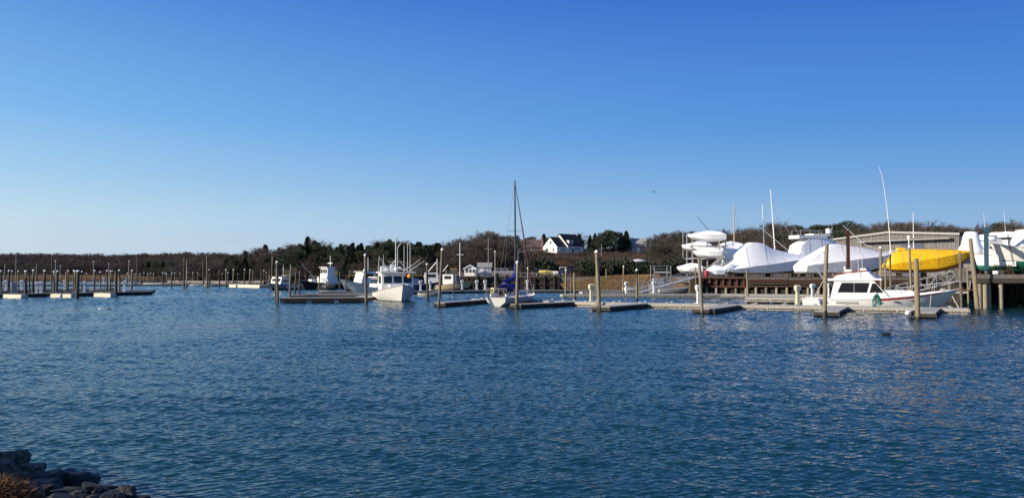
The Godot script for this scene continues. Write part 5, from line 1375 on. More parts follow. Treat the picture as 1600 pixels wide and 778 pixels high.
	q = place(1160, 116, 1126, 116, YARD + 1.3)
	covered_boat("creased white wrapped boat seen end on behind the tallest peak", q[0], q[1], q[2], [[0.0, 0.0, 0.3, 1.2, 3.2, 3.5, 2.0, 1.6], [0.15, 0.0, 0.3, 1.3, 3.5, 3.7, 2.0, 1.5], [0.5, 0.0, 0.3, 1.4, 3.6, 3.9, 2.0, 1.4], [0.9, 0.0, 0.3, 1.3, 3.4, 3.6, 2.0, 1.6], [1.0, 0.0, 0.3, 1.2, 3.3, 3.4, 1.9, 1.6]], w, w, M.bottom_dark, 21)
	cradle("stands and blocks under the creased wrapped boat", on(1126, 116, YARD), q[1] + PI, q[2], 1.3, 1.4)
	q = place(1130, 107.5, 1101, 107.3, YARD + 0.15)
	covered_boat("small white wrapped skiff lying at the bulkhead's edge", q[0], q[1], q[2], [[0.0, 0.0, 0.2, 0.8, 1.2, 1.35, 0.9, 0.5], [0.45, 0.0, 0.2, 0.8, 1.35, 1.5, 0.9, 0.45], [0.8, 0.1, 0.3, 0.7, 0.9, 1.0, 0.6, 0.2], [1.0, 0.3, 0.4, 0.5, 0.52, 0.55, 0.1, 0.05]], w, w, w, 33)
	# rack frame
	o = thing("boat_rack", "grey steel boat rack holding four wrapped boats in tiers", "boat rack", on(1064, 116, YARD), 0.0)
	for x in [0.9, 3.0, 5.6]:
		for z in [0.0, 3.6]: part("rack_post", S().box(Vector3(x, 2.9, z), Vector3(0.14, 5.8 if x > 2.0 else 6.4, 0.14)), M.galvanised, o)
	for y in [1.35, 2.65, 4.35]:
		for z in [0.0, 3.6]: part("rack_beam", S().box(Vector3(3.2, y, z), Vector3(5.4, 0.14, 0.12)), M.galvanised, o)
		for x in [0.9, 3.0, 5.6]: part("rack_arm", S().box(Vector3(x, y - 0.08, 1.8), Vector3(0.12, 0.12, 3.6)), M.galvanised, o)
	# boarding stairs beside the rack
	o = thing("boarding_stairs", "grey boarding stairs between the rack and the creased wrapped boat", "stairs", on(1103, 109.5, YARD), 0.0)
	for k in 8: part("tread", S().box(Vector3(0.2 + k * 0.26, 1.0 + k * 0.22, 0), Vector3(0.34, 0.05, 1.0)), M.trim_grey, o)
	for z in [-0.52, 0.52]: part("stringer", S().bar(Vector3(0.0, 0.8, z), Vector3(2.3, 2.75, z), 0.06, 0.2), M.trim_grey, o)
	for z in [-0.52, 0.52]: part("stair_leg", S().box(Vector3(2.1, 1.25, z), Vector3(0.08, 2.5, 0.08)), M.trim_grey, o)
	for z in [-0.52, 0.52]: part("stair_leg", S().box(Vector3(0.15, 0.45, z), Vector3(0.08, 0.9, 0.08)), M.trim_grey, o)
	var red := solo("oil_drum", S().lathe(Vector3.ZERO, [[0.01, 0.0], [0.28, 0.0], [0.29, 0.3], [0.28, 0.32], [0.29, 0.6], [0.28, 0.62], [0.28, 0.88], [0.01, 0.88]], 14), M.drum_red, "small red drum standing on the bulkhead below the rack", "drum", "", on(1104, 106.6, YARD + 0.02))
	# masts of boats stored behind
	var masts := [[1148.5, 1147, 378, 318, 118, 0.10, M.mast_tan, "tan wooden mast rising behind the creased wrapped boat"], [1196, 1192, 387, 320, 120, 0.09, M.gel_white, "short white mast behind the tallest wrapped boat"], [1214, 1205, 392, 297, 120, 0.10, M.gel_white, "tall leaning white mast behind the tallest wrapped boat"]]
	for m in masts:
		var b := on(m[0], m[4], YARD)
		var t := at(m[1], m[3], m[4])
		o = thing("mast", m[7], "mast", b, 0.0, "masts in the yard")
		part("spar", S().tube([Vector3.ZERO, (t - b) * 0.6, t - b], [m[5], m[5] * 0.9, m[5] * 0.5], 8), m[6], o)
		stick(o, "stay", (t - b) * 0.95, Vector3(2.2, 1.6, -0.5), 0.012, M.wire)
		part("masthead", S().box((t - b) * 1.0, Vector3(0.3, 0.05, 0.1)), M.gel_white, o)
	o = thing("whip_antenna", "long bowed white whip antenna above the metal shed", "antenna", on(1393, 101, YARD + 3.4), 0.0)
	var base := o.position
	var pts := [Vector3.ZERO]
	for k in [[1390.5, 360], [1387, 325], [1382, 290], [1378.5, 272], [1374, 260]]: pts.append(at(k[0], k[1], 101) - base)
	part("whip", S().tube(pts, [0.06, 0.05, 0.04, 0.03, 0.025, 0.015], 6), M.gel_white, o)
	part("foot", S().box(Vector3(0, -0.3, 0), Vector3(0.3, 0.6, 0.3)), M.gel_white, o)
	o = thing("whip_antenna", "straight white antenna standing on the yellow-covered boat", "antenna", on(1429, 99, YARD + 3.2), 0.0)
	base = o.position
	part("whip", S().tube([Vector3.ZERO, at(1428, 332, 99) - base], [0.07, 0.03], 6), M.gel_white, o)
	part("foot", S().box(Vector3(0, 0.1, 0), Vector3(0.3, 0.4, 0.3)), M.gel_white, o)
	for k in [[1352, 1318, 382, 352, 104.5, "long white fishing pole slanting over the long wrapped boat"], [1110, 1090, 362, 339, 113, "thin dark pole slanting from the top racked boat"], [1233, 1192, 392, 358, 116, "white boom slanting behind the tallest wrapped boat"], [1375, 1345, 392, 378, 103, "second white pole slanting near the shed"]]:
		var a := at(k[0], k[2], k[4])
		o = solo("slanted_pole", S().tube([Vector3.ZERO, at(k[1], k[3], k[4]) - a], [0.05, 0.03], 6), M.gel_white if k[0] != 1110 else M.trim_dark, k[5], "pole", "slanting poles in the yard", a)

func right_boats() -> void:
	# boats under the lift, at the frame's edge
	var o := thing("cabin_cruiser", "white cruiser with green bottom blocked up under the blue lift", "boat", on(1592, 93, YARD + 1.0), PI - 0.75, "boats stored in the yard")
	add_hull(o, 4.6, 2.6, {"sheer": [1.6, 1.6, 1.95], "draft": 0.5, "rake": 0.5, "chine_y": [0.35, 0.5]}, M.gel_white, M.bottom_green, M.deck_white, M.trim_grey)
	house_box(o, "cabin", 0.4, 2.4, 1.5, 2.35, 1.9, M.gel_white, 0.3)
	for k in 2: pane(o, "window", Vector3(0.6 + k * 0.8, 1.75, -0.96), Vector3(1.25 + k * 0.8, 1.75, -0.96), Vector3(1.25 + k * 0.75, 2.15, -0.96), Vector3(0.6 + k * 0.8, 2.15, -0.96), 0.015, M.black_glass)
	for k in 2: pane(o, "window", Vector3(0.6 + k * 0.8, 1.75, 0.96), Vector3(1.25 + k * 0.8, 1.75, 0.96), Vector3(1.25 + k * 0.75, 2.15, 0.96), Vector3(0.6 + k * 0.8, 2.15, 0.96), 0.015, M.black_glass)
	cradle("stands under the small green-bottomed cruiser", on(1562, 91, YARD), 0.75, 3.0, 0.9, 0.9)
	o = thing("cabin_cruiser", "large white cruiser with green bottom, bow towards the blue lift", "boat", on(1692, 92, YARD + 1.2), PI - 0.12, "boats stored in the yard")
	add_hull(o, 10.0, 3.8, {"sheer": [1.9, 2.0, 2.8], "draft": 0.9, "rake": 1.9, "chine_y": [0.4, 0.9], "full": 2.5}, M.gel_white, M.bottom_green, M.deck_white, M.trim_grey)
	house_box(o, "cabin", 2.0, 7.4, 1.9, 4.4, 3.0, M.gel_white, 1.0)
	house_box(o, "flybridge", 2.2, 5.6, 4.4, 5.6, 2.6, M.gel_white, 0.7)
	for k in 3: pane(o, "window", Vector3(3.0 + k * 1.2, 3.1, -1.515), Vector3(4.0 + k * 1.2, 3.1, -1.515), Vector3(4.0 + k * 1.12, 4.0, -1.515), Vector3(3.0 + k * 1.2, 4.0, -1.515), 0.015, M.black_glass)
	for k in 3: pane(o, "window", Vector3(3.0 + k * 1.2, 3.1, 1.515), Vector3(4.0 + k * 1.2, 3.1, 1.515), Vector3(4.0 + k * 1.12, 4.0, 1.515), Vector3(3.0 + k * 1.2, 4.0, 1.515), 0.015, M.black_glass)
	stick(o, "antenna", Vector3(3.0, 5.6, 0), Vector3(2.6, 9.0, 0), 0.04, M.gel_white, 0.02)
	cradle("stands under the large green-bottomed cruiser", on(1610, 92, YARD), 0.0, 6.0, 1.0, 1.4)
	o = thing("sport_boat", "navy-hulled boat with a white wrapped flybridge left of the blue lift", "boat", on(1492, 113, YARD + 0.9), -0.25, "boats stored in the yard")
	add_hull(o, 7.5, 3.4, {"sheer": [1.9, 2.0, 2.7], "draft": 0.7, "rake": 1.4, "chine_y": [0.4, 0.7]}, M.hull_navy, M.bottom_dark, M.deck_white, M.gel_white)
	part("wrapped_bridge", S().lathe(Vector3(2.2, 1.9, 0), [[1.75, 0.0], [1.75, 1.0], [1.3, 1.7], [1.05, 2.9], [0.8, 3.5], [0.02, 3.6]], 8), M.shrink_wrap, o)
	house_box(o, "cabin", 2.6, 5.2, 1.9, 3.0, 2.6, M.gel_white, 0.7)
	cradle("stands under the navy-hulled boat", on(1492, 113, YARD), -0.25, 6.5, 0.8, 1.2)
	for k in [[1530, 1562, 121, 366, "white flybridge cruiser behind the blue lift, nearest it"], [1562, 1592, 125, 362, "white flybridge cruiser behind the lift, second along"], [1598, 1630, 118, 358, "white flybridge cruiser behind the lift at the picture's edge"]]:
		var q := place(k[0], k[2], k[1] + 30, k[2] + 1.0, YARD + 1.0)
		o = thing("flybridge_cruiser", k[4], "boat", q[0], q[1], "boats stored in the yard")
		var L: float = q[2]
		add_hull(o, L, 3.4, {"sheer": [1.8, 1.9, 2.5], "draft": 0.8, "rake": 1.2, "chine_y": [0.4, 0.8]}, M.gel_white, M.bottom_dark, M.deck_white, M.trim_grey)
		house_box(o, "cabin", 0.5, L * 0.62, 1.8, 3.9, 2.7, M.gel_white, 0.6)
		var top: float = at(k[0], k[3], k[2]).y - YARD - 1.0
		house_box(o, "flybridge", 0.6, L * 0.5, 3.9, 4.7, 2.4, M.gel_white, 0.5)
		part("hardtop", S().lathe(Vector3(1.5, top - 0.9, 0), [[1.35, 0.0], [1.35, 0.35], [1.0, 0.8], [0.6, 0.9], [0.02, 0.95]], 12), M.shrink_wrap, o)
		for z in [-0.9, 0.9]: stick(o, "hardtop_post", Vector3(1.5, 4.6, z), Vector3(1.5, top - 0.8, z), 0.05, M.galvanised)
		for w in 2: pane(o, "window", Vector3(0.9 + w * 1.4, 2.7, 1.365), Vector3(2.0 + w * 1.4, 2.7, 1.365), Vector3(2.0 + w * 1.35, 3.5, 1.365), Vector3(0.9 + w * 1.4, 3.5, 1.365), 0.015, M.black_glass)
		stick(o, "antenna", Vector3(1.0, top, 0.3), Vector3(0.8, top + 3.4, 0.3), 0.03, M.gel_white, 0.015)
		cradle("stands under the " + String(k[4]).replace("white ", ""), on(k[0], k[2], YARD), q[1], L, 0.9, 1.2)
	# blue travelling boat lift
	o = thing("boat_lift", "blue steel travelling boat lift straddling the green-bottomed boats", "boat lift", on(1543, 86, YARD), -0.53)
	for x in [0.0, 9.0]:
		for z in [0.0, -7.0]:
			part("column", S().box(Vector3(x, 2.85, z), Vector3(0.42, 4.4, 0.5)), M.lift_blue, o)
			var wh := part("wheel", S().lathe(Vector3(x, 0.5, z), [[0.01, -0.18], [0.5, -0.18], [0.5, 0.18], [0.01, 0.18]], 16), M.black_plastic, o)
			wh.transform = Transform3D(Basis(Vector3.BACK, PI / 2), Vector3(x, 0.5, z)) * Transform3D(Basis.IDENTITY, -Vector3(x, 0.5, z))
		part("side_beam", S().box(Vector3(x, 1.15, -3.5), Vector3(0.36, 0.4, 7.6)), M.lift_blue, o)
		part("top_beam", S().box(Vector3(x, 5.2, -3.5), Vector3(0.45, 0.5, 7.8)), M.lift_blue, o)
	part("cross_beam", S().box(Vector3(4.5, 5.0, -7.0), Vector3(9.0, 0.45, 0.4)), M.gel_white, o)
	part("cross_beam", S().box(Vector3(4.5, 4.75, 0.05), Vector3(8.6, 0.3, 0.25)), M.gel_white, o)
	part("hoist_cap", S().prism(PackedVector2Array([Vector2(-0.5, 5.2), Vector2(0.5, 5.2), Vector2(0.62, 5.5), Vector2(0.0, 5.32), Vector2(-0.62, 5.5)]), -0.3, 0.3), M.lift_blue, o)
	for z in [-1.6, -5.2]: stick(o, "sling", Vector3(2.0, 5.0, z), Vector3(2.6, 1.4, z), 0.04, M.black_plastic)

# ---------------------------------------------------------------- quays, bulkheads, pier
func poly(a: Array) -> PackedVector2Array:          # [x, range] pairs -> x-z outline
	var p := PackedVector2Array()
	for q in a: p.push_back(Vector2(q[0], -q[1]))
	return p
func make_quays() -> void:
	struct("yard_ground", S().slab(poly([[23.9, 105.2], [48.2, 94.2], [62.0, 88.2], [190.0, 70.0], [190.0, 182.0], [32.0, 152.0], [25.0, 126.0]]), 1.6, YARD), M.gravel)
	struct("quay_ground", S().slab(poly([[-46.6, 153.4], [8.4, 142.4], [15.0, 142.0], [19.0, 168.0], [-46.6, 172.0]]), 1.5, 2.28), M.asphalt)
	# rusty bulkhead under the stored boats
	var a := Vector2(23.5, 104.9); var b := Vector2(48.4, 93.9)
	var turn := atan2(b.y - a.y, b.x - a.x)
	var L := a.distance_to(b)
	var o := thing("bulkhead", "rusty steel and timber bulkhead holding the boatyard above the docks", "retaining wall", Vector3(a.x, 0, -a.y), turn)
	part("back_wall", S().box(Vector3(L * 0.5, 0.5, -0.35), Vector3(L, 3.7, 0.3)), M.timber_black, o)
	for k in 21:
		var x := 0.8 + k * 1.24
		part("pile", S().tube([Vector3(x, -1.4, 0.12), Vector3(x, 1.12, 0.08)], [0.2, 0.17], 9), M.pile_pale if k % 3 != 1 else M.pile_wood, o)
	for k in 8:
		part("steel_post", S().box(Vector3(0.7 + k * 0.86, 1.78, 0.02), Vector3(0.24, 1.05, 0.2)), M.rust_red, o)
	part("steel_wale", S().box(Vector3(3.7, 1.22, 0.32), Vector3(7.2, 0.16, 0.2)), M.rust_red, o)
	part("steel_wale", S().box(Vector3(3.7, 2.3, 0.2), Vector3(7.2, 0.14, 0.3)), M.rust_steel, o)
	for r in 4:
		for k in 4:
			var y: float = [1.28, 1.62, 1.93, 2.24][r]
			part("timber_wale", S().box(Vector3(9.7 + k * 4.95, y + 0.02 * sin(k * 2.0 + r), 0.16 + 0.09 * (r % 2)), Vector3(4.9, 0.2, 0.26), Basis(Vector3.BACK, 0.006 * sin(k * 5.0 + r * 3.0))), [M.timber_brown, M.timber_dark, M.rust_steel, M.timber_grey][r], o)
	part("cap_beam", S().box(Vector3(L * 0.5, YARD + 0.02, 0.0), Vector3(L, 0.14, 0.5)), M.timber_brown, o)
	for k in 15:
		part("rail_post", S().box(Vector3(7.4 + k * 1.35, YARD + 0.36, 0.05), Vector3(0.1, 0.6, 0.1)), M.timber_dark, o)
	for k in 5:
		part("rail", S().box(Vector3(9.3 + k * 3.9, YARD + 0.55, 0.12), Vector3(3.85, 0.06, 0.05)), M.timber_dark, o)
	part("side_wall", S().box(Vector3(0.0, 0.5, -11.0), Vector3(0.3, 3.7, 21.5)), M.timber_brown, o)
	var post := thing("rusty_post", "tall rust-brown steel post standing before the long wrapped boat", "post", on(1325.5, 97.2, -1.0))
	part("shaft", S().box(Vector3(0, 4.55, 0), Vector3(0.3, 9.1, 0.07)).box(Vector3(0, 4.55, 0.14), Vector3(0.06, 9.1, 0.25)), M.rust_steel, post)
	part("flange", S().box(Vector3(0, 4.55, 0.29), Vector3(0.3, 9.1, 0.05)), M.rust_steel, post)
	# rest of the yard's waterfront, in the shade under the pier
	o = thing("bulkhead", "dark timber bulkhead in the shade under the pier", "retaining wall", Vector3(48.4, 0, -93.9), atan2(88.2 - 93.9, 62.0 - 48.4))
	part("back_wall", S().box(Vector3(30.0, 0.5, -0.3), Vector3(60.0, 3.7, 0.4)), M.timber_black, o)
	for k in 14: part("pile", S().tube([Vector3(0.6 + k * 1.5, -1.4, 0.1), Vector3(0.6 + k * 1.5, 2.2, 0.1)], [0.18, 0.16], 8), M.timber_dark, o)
	# pier of the boat lift
	o = thing("pier", "timber pier on dark piles at the boat lift", "pier", Vector3(37.9, 0, -67.2), -0.43)
	part("deck", S().box(Vector3(12.0, 2.62, -14.6), Vector3(24.0, 0.22, 29.6)), M.timber_grey, o)
	part("edge_beam", S().box(Vector3(12.0, 2.32, 0.1), Vector3(24.2, 0.34, 0.3)), M.timber_dark, o)
	part("edge_beam", S().box(Vector3(0.05, 2.32, -14.6), Vector3(0.3, 0.34, 29.4)), M.timber_dark, o)
	for k in 6:
		part("deck_edge_plank", S().box(Vector3(2.0 + 4.0 * k, 2.79, 0.02), Vector3(3.9, 0.14, 0.3)), M.timber_grey, o)
	for q in [[1.2, 0.05, 0.2], [1.62, 0.0, 0.19], [1.9, -0.35, 0.2], [1.35, -0.5, 0.18], [2.75, 0.0, 0.17]]:
		part("pile", S().tube([Vector3(q[0], -1.6, q[1] - 0.1), Vector3(q[0], 2.3, q[1] - 0.1)], [q[2] * 1.05, q[2]], 10), M.pile_pale, o)
	for k in 7:
		for x in [0.25, 7.0]:
			part("pile", S().tube([Vector3(x, -1.6, -3.5 - k * 3.8), Vector3(x, 2.3, -3.5 - k * 3.8)], [0.18, 0.17], 8), M.timber_dark, o)
	part("lattice_panel", S().box(Vector3(-0.15, 2.85, 0.25), Vector3(0.9, 1.1, 0.06)), M.timber_grey, o)
	for k in 3: part("block", S().box(Vector3(0.45 + k * 0.02, 2.9 + k * 0.34, -0.5), Vector3(0.8 - k * 0.05, 0.32, 0.6)), M.concrete, o)
	part("steel_beam", S().box(Vector3(-0.9, 1.35, 0.2), Vector3(2.6, 0.16, 0.16)), M.galvanised, o)
	var bk := solo("bucket", S().lathe(Vector3.ZERO, [[0.01, 0], [0.2, 0], [0.24, 0.4], [0.01, 0.4]], 12), M.gel_white, "white bucket standing on the pier deck near the lift", "bucket", "", on(1557, 66.5, 2.74))
	# far quay, centre
	a = Vector2(-46.4, 153.0); b = Vector2(8.2, 142.1)
	turn = atan2(b.y - a.y, b.x - a.x)
	L = a.distance_to(b)
	o = thing("bulkhead", "dark timber quay wall behind the moored work boats and sailboat", "retaining wall", Vector3(a.x, 0, -a.y), turn)
	part("back_wall", S().box(Vector3(L * 0.5, 0.4, -0.4), Vector3(L, 3.6, 0.3)), M.timber_black, o)
	for k in 32:
		var h := 2.05 + 1.0 * absf(sin(k * 2.7)) * absf(sin(k * 1.3))
		part("pile", S().tube([Vector3(0.5 + k * 1.76, -1.4, 0.05), Vector3(0.5 + k * 1.76, h, 0.05)], [0.19, 0.16], 8), M.timber_black if k % 4 != 0 else M.timber_dark, o)
	for k in 8:
		for y in [0.9, 1.9]: part("wale", S().box(Vector3(3.5 + k * 6.95, y, -0.12), Vector3(6.9, 0.22, 0.2)), M.timber_black, o)
	part("cap_beam", S().box(Vector3(L * 0.5, 2.32, -0.3), Vector3(L, 0.16, 0.5)), M.timber_grey, o)
	o = thing("bulkhead", "dark return wall at the end of the quay beside the grassy bank", "retaining wall", Vector3(8.3, 0, -142.2), PI * 0.5)
	part("back_wall", S().box(Vector3(6.0, 0.4, 0.0), Vector3(12.0, 3.6, 0.4)), M.timber_black, o)
	for k in 5: part("pile", S().tube([Vector3(0.3 + k * 2.2, -1.4, 0.3), Vector3(0.3 + k * 2.2, 2.5, 0.3)], [0.18, 0.16], 8), M.pile_dark, o)
	o = thing("guard_rail", "pale wooden guard rail along the quay edge beside the parked cars", "guard rail", on(742, 143.6, 2.28), 0.2)
	for k in 13: part("rail_post", S().box(Vector3(k * 1.2, 0.4, 0), Vector3(0.16, 0.8, 0.16)), M.timber_pale, o)
	for k in 4: part("rail", S().box(Vector3(1.8 + k * 3.6, 0.62, 0.1), Vector3(3.5, 0.2, 0.06)), M.timber_pale, o)

func gangway(label: String, a: Vector3, b: Vector3, w: float, h: float, n: int) -> void:
	var d := b - a
	var o := thing("gangway", label, "gangway", a, atan2(-d.z, d.x), "aluminium gangways")
	var l := Vector2(d.x, d.z).length()
	var e := Vector3(l, d.y, 0)
	part("deck", S().box(e * 0.5 + Vector3(0, 0.04, 0), Vector3(e.length(), 0.06, w), Basis(Vector3.BACK, atan2(d.y, l))), M.galvanised, o)
	var up := Vector3(0, h, 0)
	for z in [-w * 0.5, w * 0.5]:
		var s := Vector3(0, 0, z)
		stick(o, "bottom_chord", s, e + s, 0.04, M.aluminium)
		stick(o, "top_chord", s + up, e + s + up, 0.035, M.aluminium)
		for k in n + 1:
			var p := e * (float(k) / n) + s
			stick(o, "upright", p, p + up, 0.026, M.aluminium)
			if k < n:
				var q := e * (float(k + 1) / n) + s
				stick(o, "brace", p if k % 2 == 0 else p + up, q + up if k % 2 == 0 else q, 0.024, M.aluminium)

# ---------------------------------------------------------------- buildings
func gable_house(o: Node3D, x0: float, x1: float, z0: float, z1: float, eave: float, ridge: float, m_wall: Material, m_roof: Material, over := 0.3) -> void:
	var zm := (z0 + z1) * 0.5
	var sh := S()
	var t := Transform3D(Basis(Vector3.BACK, Vector3.UP, Vector3.LEFT), Vector3.ZERO)          # outline x -> house z, pushed along -x
	sh.t = t
	sh.prism(PackedVector2Array([Vector2(z0, -1.5), Vector2(z1, -1.5), Vector2(z1, eave), Vector2(zm, ridge), Vector2(z0, eave)]), -x1, -x0)
	part("wall", sh, m_wall, o)
	var slope := (ridge - eave) / (zm - z0)
	for sd in [-1.0, 1.0]:
		var ze: float = (z0 if sd < 0 else z1) + sd * over
		var ye := eave - slope * over
		var r := S()
		var u := Vector3(0, 0.14, 0)
		var p0 := Vector3(x0 - over, ye + 0.03, ze); var p1 := Vector3(x1 + over, ye + 0.03, ze); var p2 := Vector3(x1 + over, ridge + 0.03, zm); var p3 := Vector3(x0 - over, ridge + 0.03, zm)
		if sd < 0:
			var sw := p0; p0 = p1; p1 = sw; sw = p2; p2 = p3; p3 = sw
		r.quad(p0 + u, p1 + u, p2 + u, p3 + u)
		r.quad(p0, p3, p2, p1)
		r.quad(p0, p1, p1 + u, p0 + u); r.quad(p1, p2, p2 + u, p1 + u); r.quad(p3, p0, p0 + u, p3 + u)
		part("roof", r, m_roof, o)
func house_window(o: Node3D, c: Vector3, w: float, h: float, turn: float, panes := 1) -> void:
	var b := Basis(Vector3.UP, turn)
	var f := part("window", S().box(Vector3.ZERO, Vector3(w + 0.24, h + 0.24, 0.08)), M.window_frame, o)
	f.transform = Transform3D(b, c)
	for k in panes:
		part("glass", S().box(Vector3(-w * 0.5 + w * (k + 0.5) / panes, 0, 0.03), Vector3(w / panes - 0.06, h, 0.06)), M.house_glass, f)
func make_houses() -> void:
	var p := on(866, 300)
	p.y = ground(p.x, 300) - 0.4
	var fix := at(866, 397, 300).y
	p.y = fix
	var o := thing("white_house", "white two-wing house with black roofs and lit gable on the hill", "house", p, deg_to_rad(43.0))
	gable_house(o, -2.2, 2.8, -3.6, 3.6, 2.9, 6.3, M.house_white, M.roof_black)
	gable_house(o, 2.9, 11.6, -4.3, 4.3, 3.2, 7.6, M.house_white, M.roof_black)
	part("dormer", S().box(Vector3(5.2, 4.4, 2.7), Vector3(2.4, 1.7, 2.2)), M.house_white, o)
	part("dormer_roof", S().box(Vector3(5.2, 5.3, 2.7), Vector3(2.7, 0.14, 2.6)), M.roof_black, o)
	for q in [[0.3, 1.6], [1.6, 1.6]]: house_window(o, Vector3(q[0], q[1], 3.64), 0.8, 1.2, 0.0, 2)
	for q in [[4.3, 1.9], [7.2, 1.9], [8.3, 1.9], [9.4, 1.9]]: house_window(o, Vector3(q[0], q[1], 4.34), 0.8, 1.2, 0.0, 2)
	house_window(o, Vector3(5.2, 4.4, 3.84), 1.2, 0.9, 0.0, 2)
	house_window(o, Vector3(-2.24, 1.5, 1.8), 0.9, 1.2, -PI * 0.5, 2)
	house_window(o, Vector3(-2.24, 1.5, -1.6), 1.2, 1.2, -PI * 0.5, 2)
	house_window(o, Vector3(-2.24, 4.2, 0.3), 0.9, 1.1, -PI * 0.5, 2)
	part("door", S().box(Vector3(5.8, 1.0, 4.34), Vector3(0.95, 2.1, 0.06)), M.roof_black, o)
	part("porch", S().box(Vector3(-3.6, -0.2, 0.4), Vector3(2.6, 0.25, 7.0)), M.house_white, o)
	for k in 7: part("porch_post", S().box(Vector3(-4.8, 0.25, -2.8 + k * 1.06), Vector3(0.12, 1.0, 0.12)), M.house_white, o)
	part("porch_rail", S().box(Vector3(-4.8, 0.72, 0.4), Vector3(0.1, 0.1, 6.6)), M.house_white, o)
	part("porch_skirt", S().box(Vector3(-4.75, -0.9, 0.4), Vector3(0.1, 1.2, 6.8)), M.house_white, o)
	p = at(977, 394.5, 315)
	o = thing("grey_house", "small grey shingled house with pale roof right of the pines", "house", p, deg_to_rad(-12.0))
	gable_house(o, 0.0, 8.2, -6.0, 0.4, 2.5, 5.4, M.shingle_grey, M.roof_grey)
	for k in 3: house_window(o, Vector3(1.3 + k * 2.5, 1.3, 0.44), 1.2, 1.1, 0.0, 2)
	part("door", S().box(Vector3(5.2, 1.0, 0.44), Vector3(0.9, 2.0, 0.06)), M.house_white, o)
	p = at(815, 392, 330)
	o = thing("brown_house", "long brown-roofed house with a tall pink chimney left of the white house", "house", p, deg_to_rad(6.0))
	gable_house(o, -0.5, 9.0, -6.0, 1.0, 1.6, 4.6, M.shingle_brown, M.roof_brown)
	for k in 2: house_window(o, Vector3(2.0 + k * 2.6, 0.8, 1.04), 1.0, 0.9, 0.0, 2)
	var ch := part("chimney", S().box(Vector3(8.4, 2.7, 1.4), Vector3(0.55, 6.4, 0.55)), M.brick_pink, o)
	part("chimney_cap", S().box(Vector3(8.4, 5.95, 1.4), Vector3(0.7, 0.15, 0.7)), M.concrete, ch)
	p = at(1041, 396, 285)
	o = thing("tan_house", "tan house half hidden by bare branches left of the boat rack", "house", p, deg_to_rad(38.0))
	gable_house(o, 0.0, 5.0, -4.4, 0.0, 3.0, 5.0, M.house_tan, M.roof_brown)
	house_window(o, Vector3(1.4, 1.8, 0.04), 0.8, 1.0, 0.0)
	house_window(o, Vector3(-0.04, 1.8, -2.2), 0.9, 1.1, -PI * 0.5)
	# gatehouse on the quay
	o = thing("gatehouse", "small white gatehouse with peaked roof and three windows on the quay", "shed", on(725.5, 149.5, 2.28), deg_to_rad(-6.0))
	sh_gate(o)
	o = thing("quay_shed", "low pale blue shed beside the gatehouse", "shed", on(746.5, 153, 2.28), deg_to_rad(2.0))
	gable_house(o, 0.0, 2.6, -2.6, 0.0, 1.7, 2.5, M.shed_blue, M.roof_grey, 0.15)
	part("door", S().box(Vector3(0.8, 0.85, 0.02), Vector3(0.8, 1.6, 0.06)), M.house_white, o)
	# corrugated shed
	var a := Vector2(66.0, 165.0); var b := Vector2(78.2, 139.5)
	var L := a.distance_to(b)
	o = thing("metal_shed", "long grey corrugated metal shed behind the yellow-covered boat", "shed", Vector3(a.x, YARD, -a.y), atan2(b.y - a.y, b.x - a.x))
	var n := 34
	for k in n:
		var w := L / n
		var x := (k + 0.5) * w
		var h := 7.35 + 0.95 * (1.0 - absf(x - L * 0.5) / (L * 0.5))
		part("siding_panel", S().box(Vector3(x, h * 0.5, 0), Vector3(w - 0.05, h, 0.1)).box(Vector3(x - w * 0.36, h * 0.5, 0.09), Vector3(w * 0.22, h - 0.05, 0.09)).box(Vector3(x + w * 0.1, h * 0.5, 0.07), Vector3(w * 0.08, h - 0.05, 0.05)), M.siding_grey, o)
	for sd in [0, 1]:
		var x0 := 0.0 if sd == 0 else L * 0.5
		var y0 := 7.4 if sd == 0 else 8.35
		var y1 := 8.35 if sd == 0 else 7.4
		var r := S()
		var e := -0.4 if sd == 0 else 0.0
		var f := 0.0 if sd == 0 else 0.4
		r.quad(Vector3(x0 + e, y0 + 0.12, 0.5), Vector3(x0 + L * 0.5 + f, y1 + 0.12, 0.5), Vector3(x0 + L * 0.5 + f, y1 + 0.12, -26), Vector3(x0 + e, y0 + 0.12, -26))
		r.quad(Vector3(x0 + e, y0, 0.5), Vector3(x0 + L * 0.5 + f, y1, 0.5), Vector3(x0 + L * 0.5 + f, y1 + 0.12, 0.5), Vector3(x0 + e, y0 + 0.12, 0.5))
		part("roof", r, M.roof_metal, o)
		part("fascia", S().bar(Vector3(x0 + e, y0 - 0.1, 0.48), Vector3(x0 + L * 0.5 + f, y1 - 0.1, 0.48), 0.06, 0.3), M.trim_pale, o)
	part("awning", S().box(Vector3(L * 0.62, 6.6, 0.7), Vector3(L * 0.7, 0.14, 1.4)), M.trim_pale, o)
	part("shutter_door", S().box(Vector3(L * 0.68, 3.0, 0.16), Vector3(4.2, 6.0, 0.1)), M.door_dark, o)
	for x in [0.0, L]: part("side_wall", S().box(Vector3(x, 3.6, -13.1), Vector3(0.12, 7.3, 25.8)), M.siding_grey, o)
	part("back_wall", S().box(Vector3(L * 0.5, 3.6, -26.0), Vector3(L, 7.3, 0.12)), M.siding_grey, o)
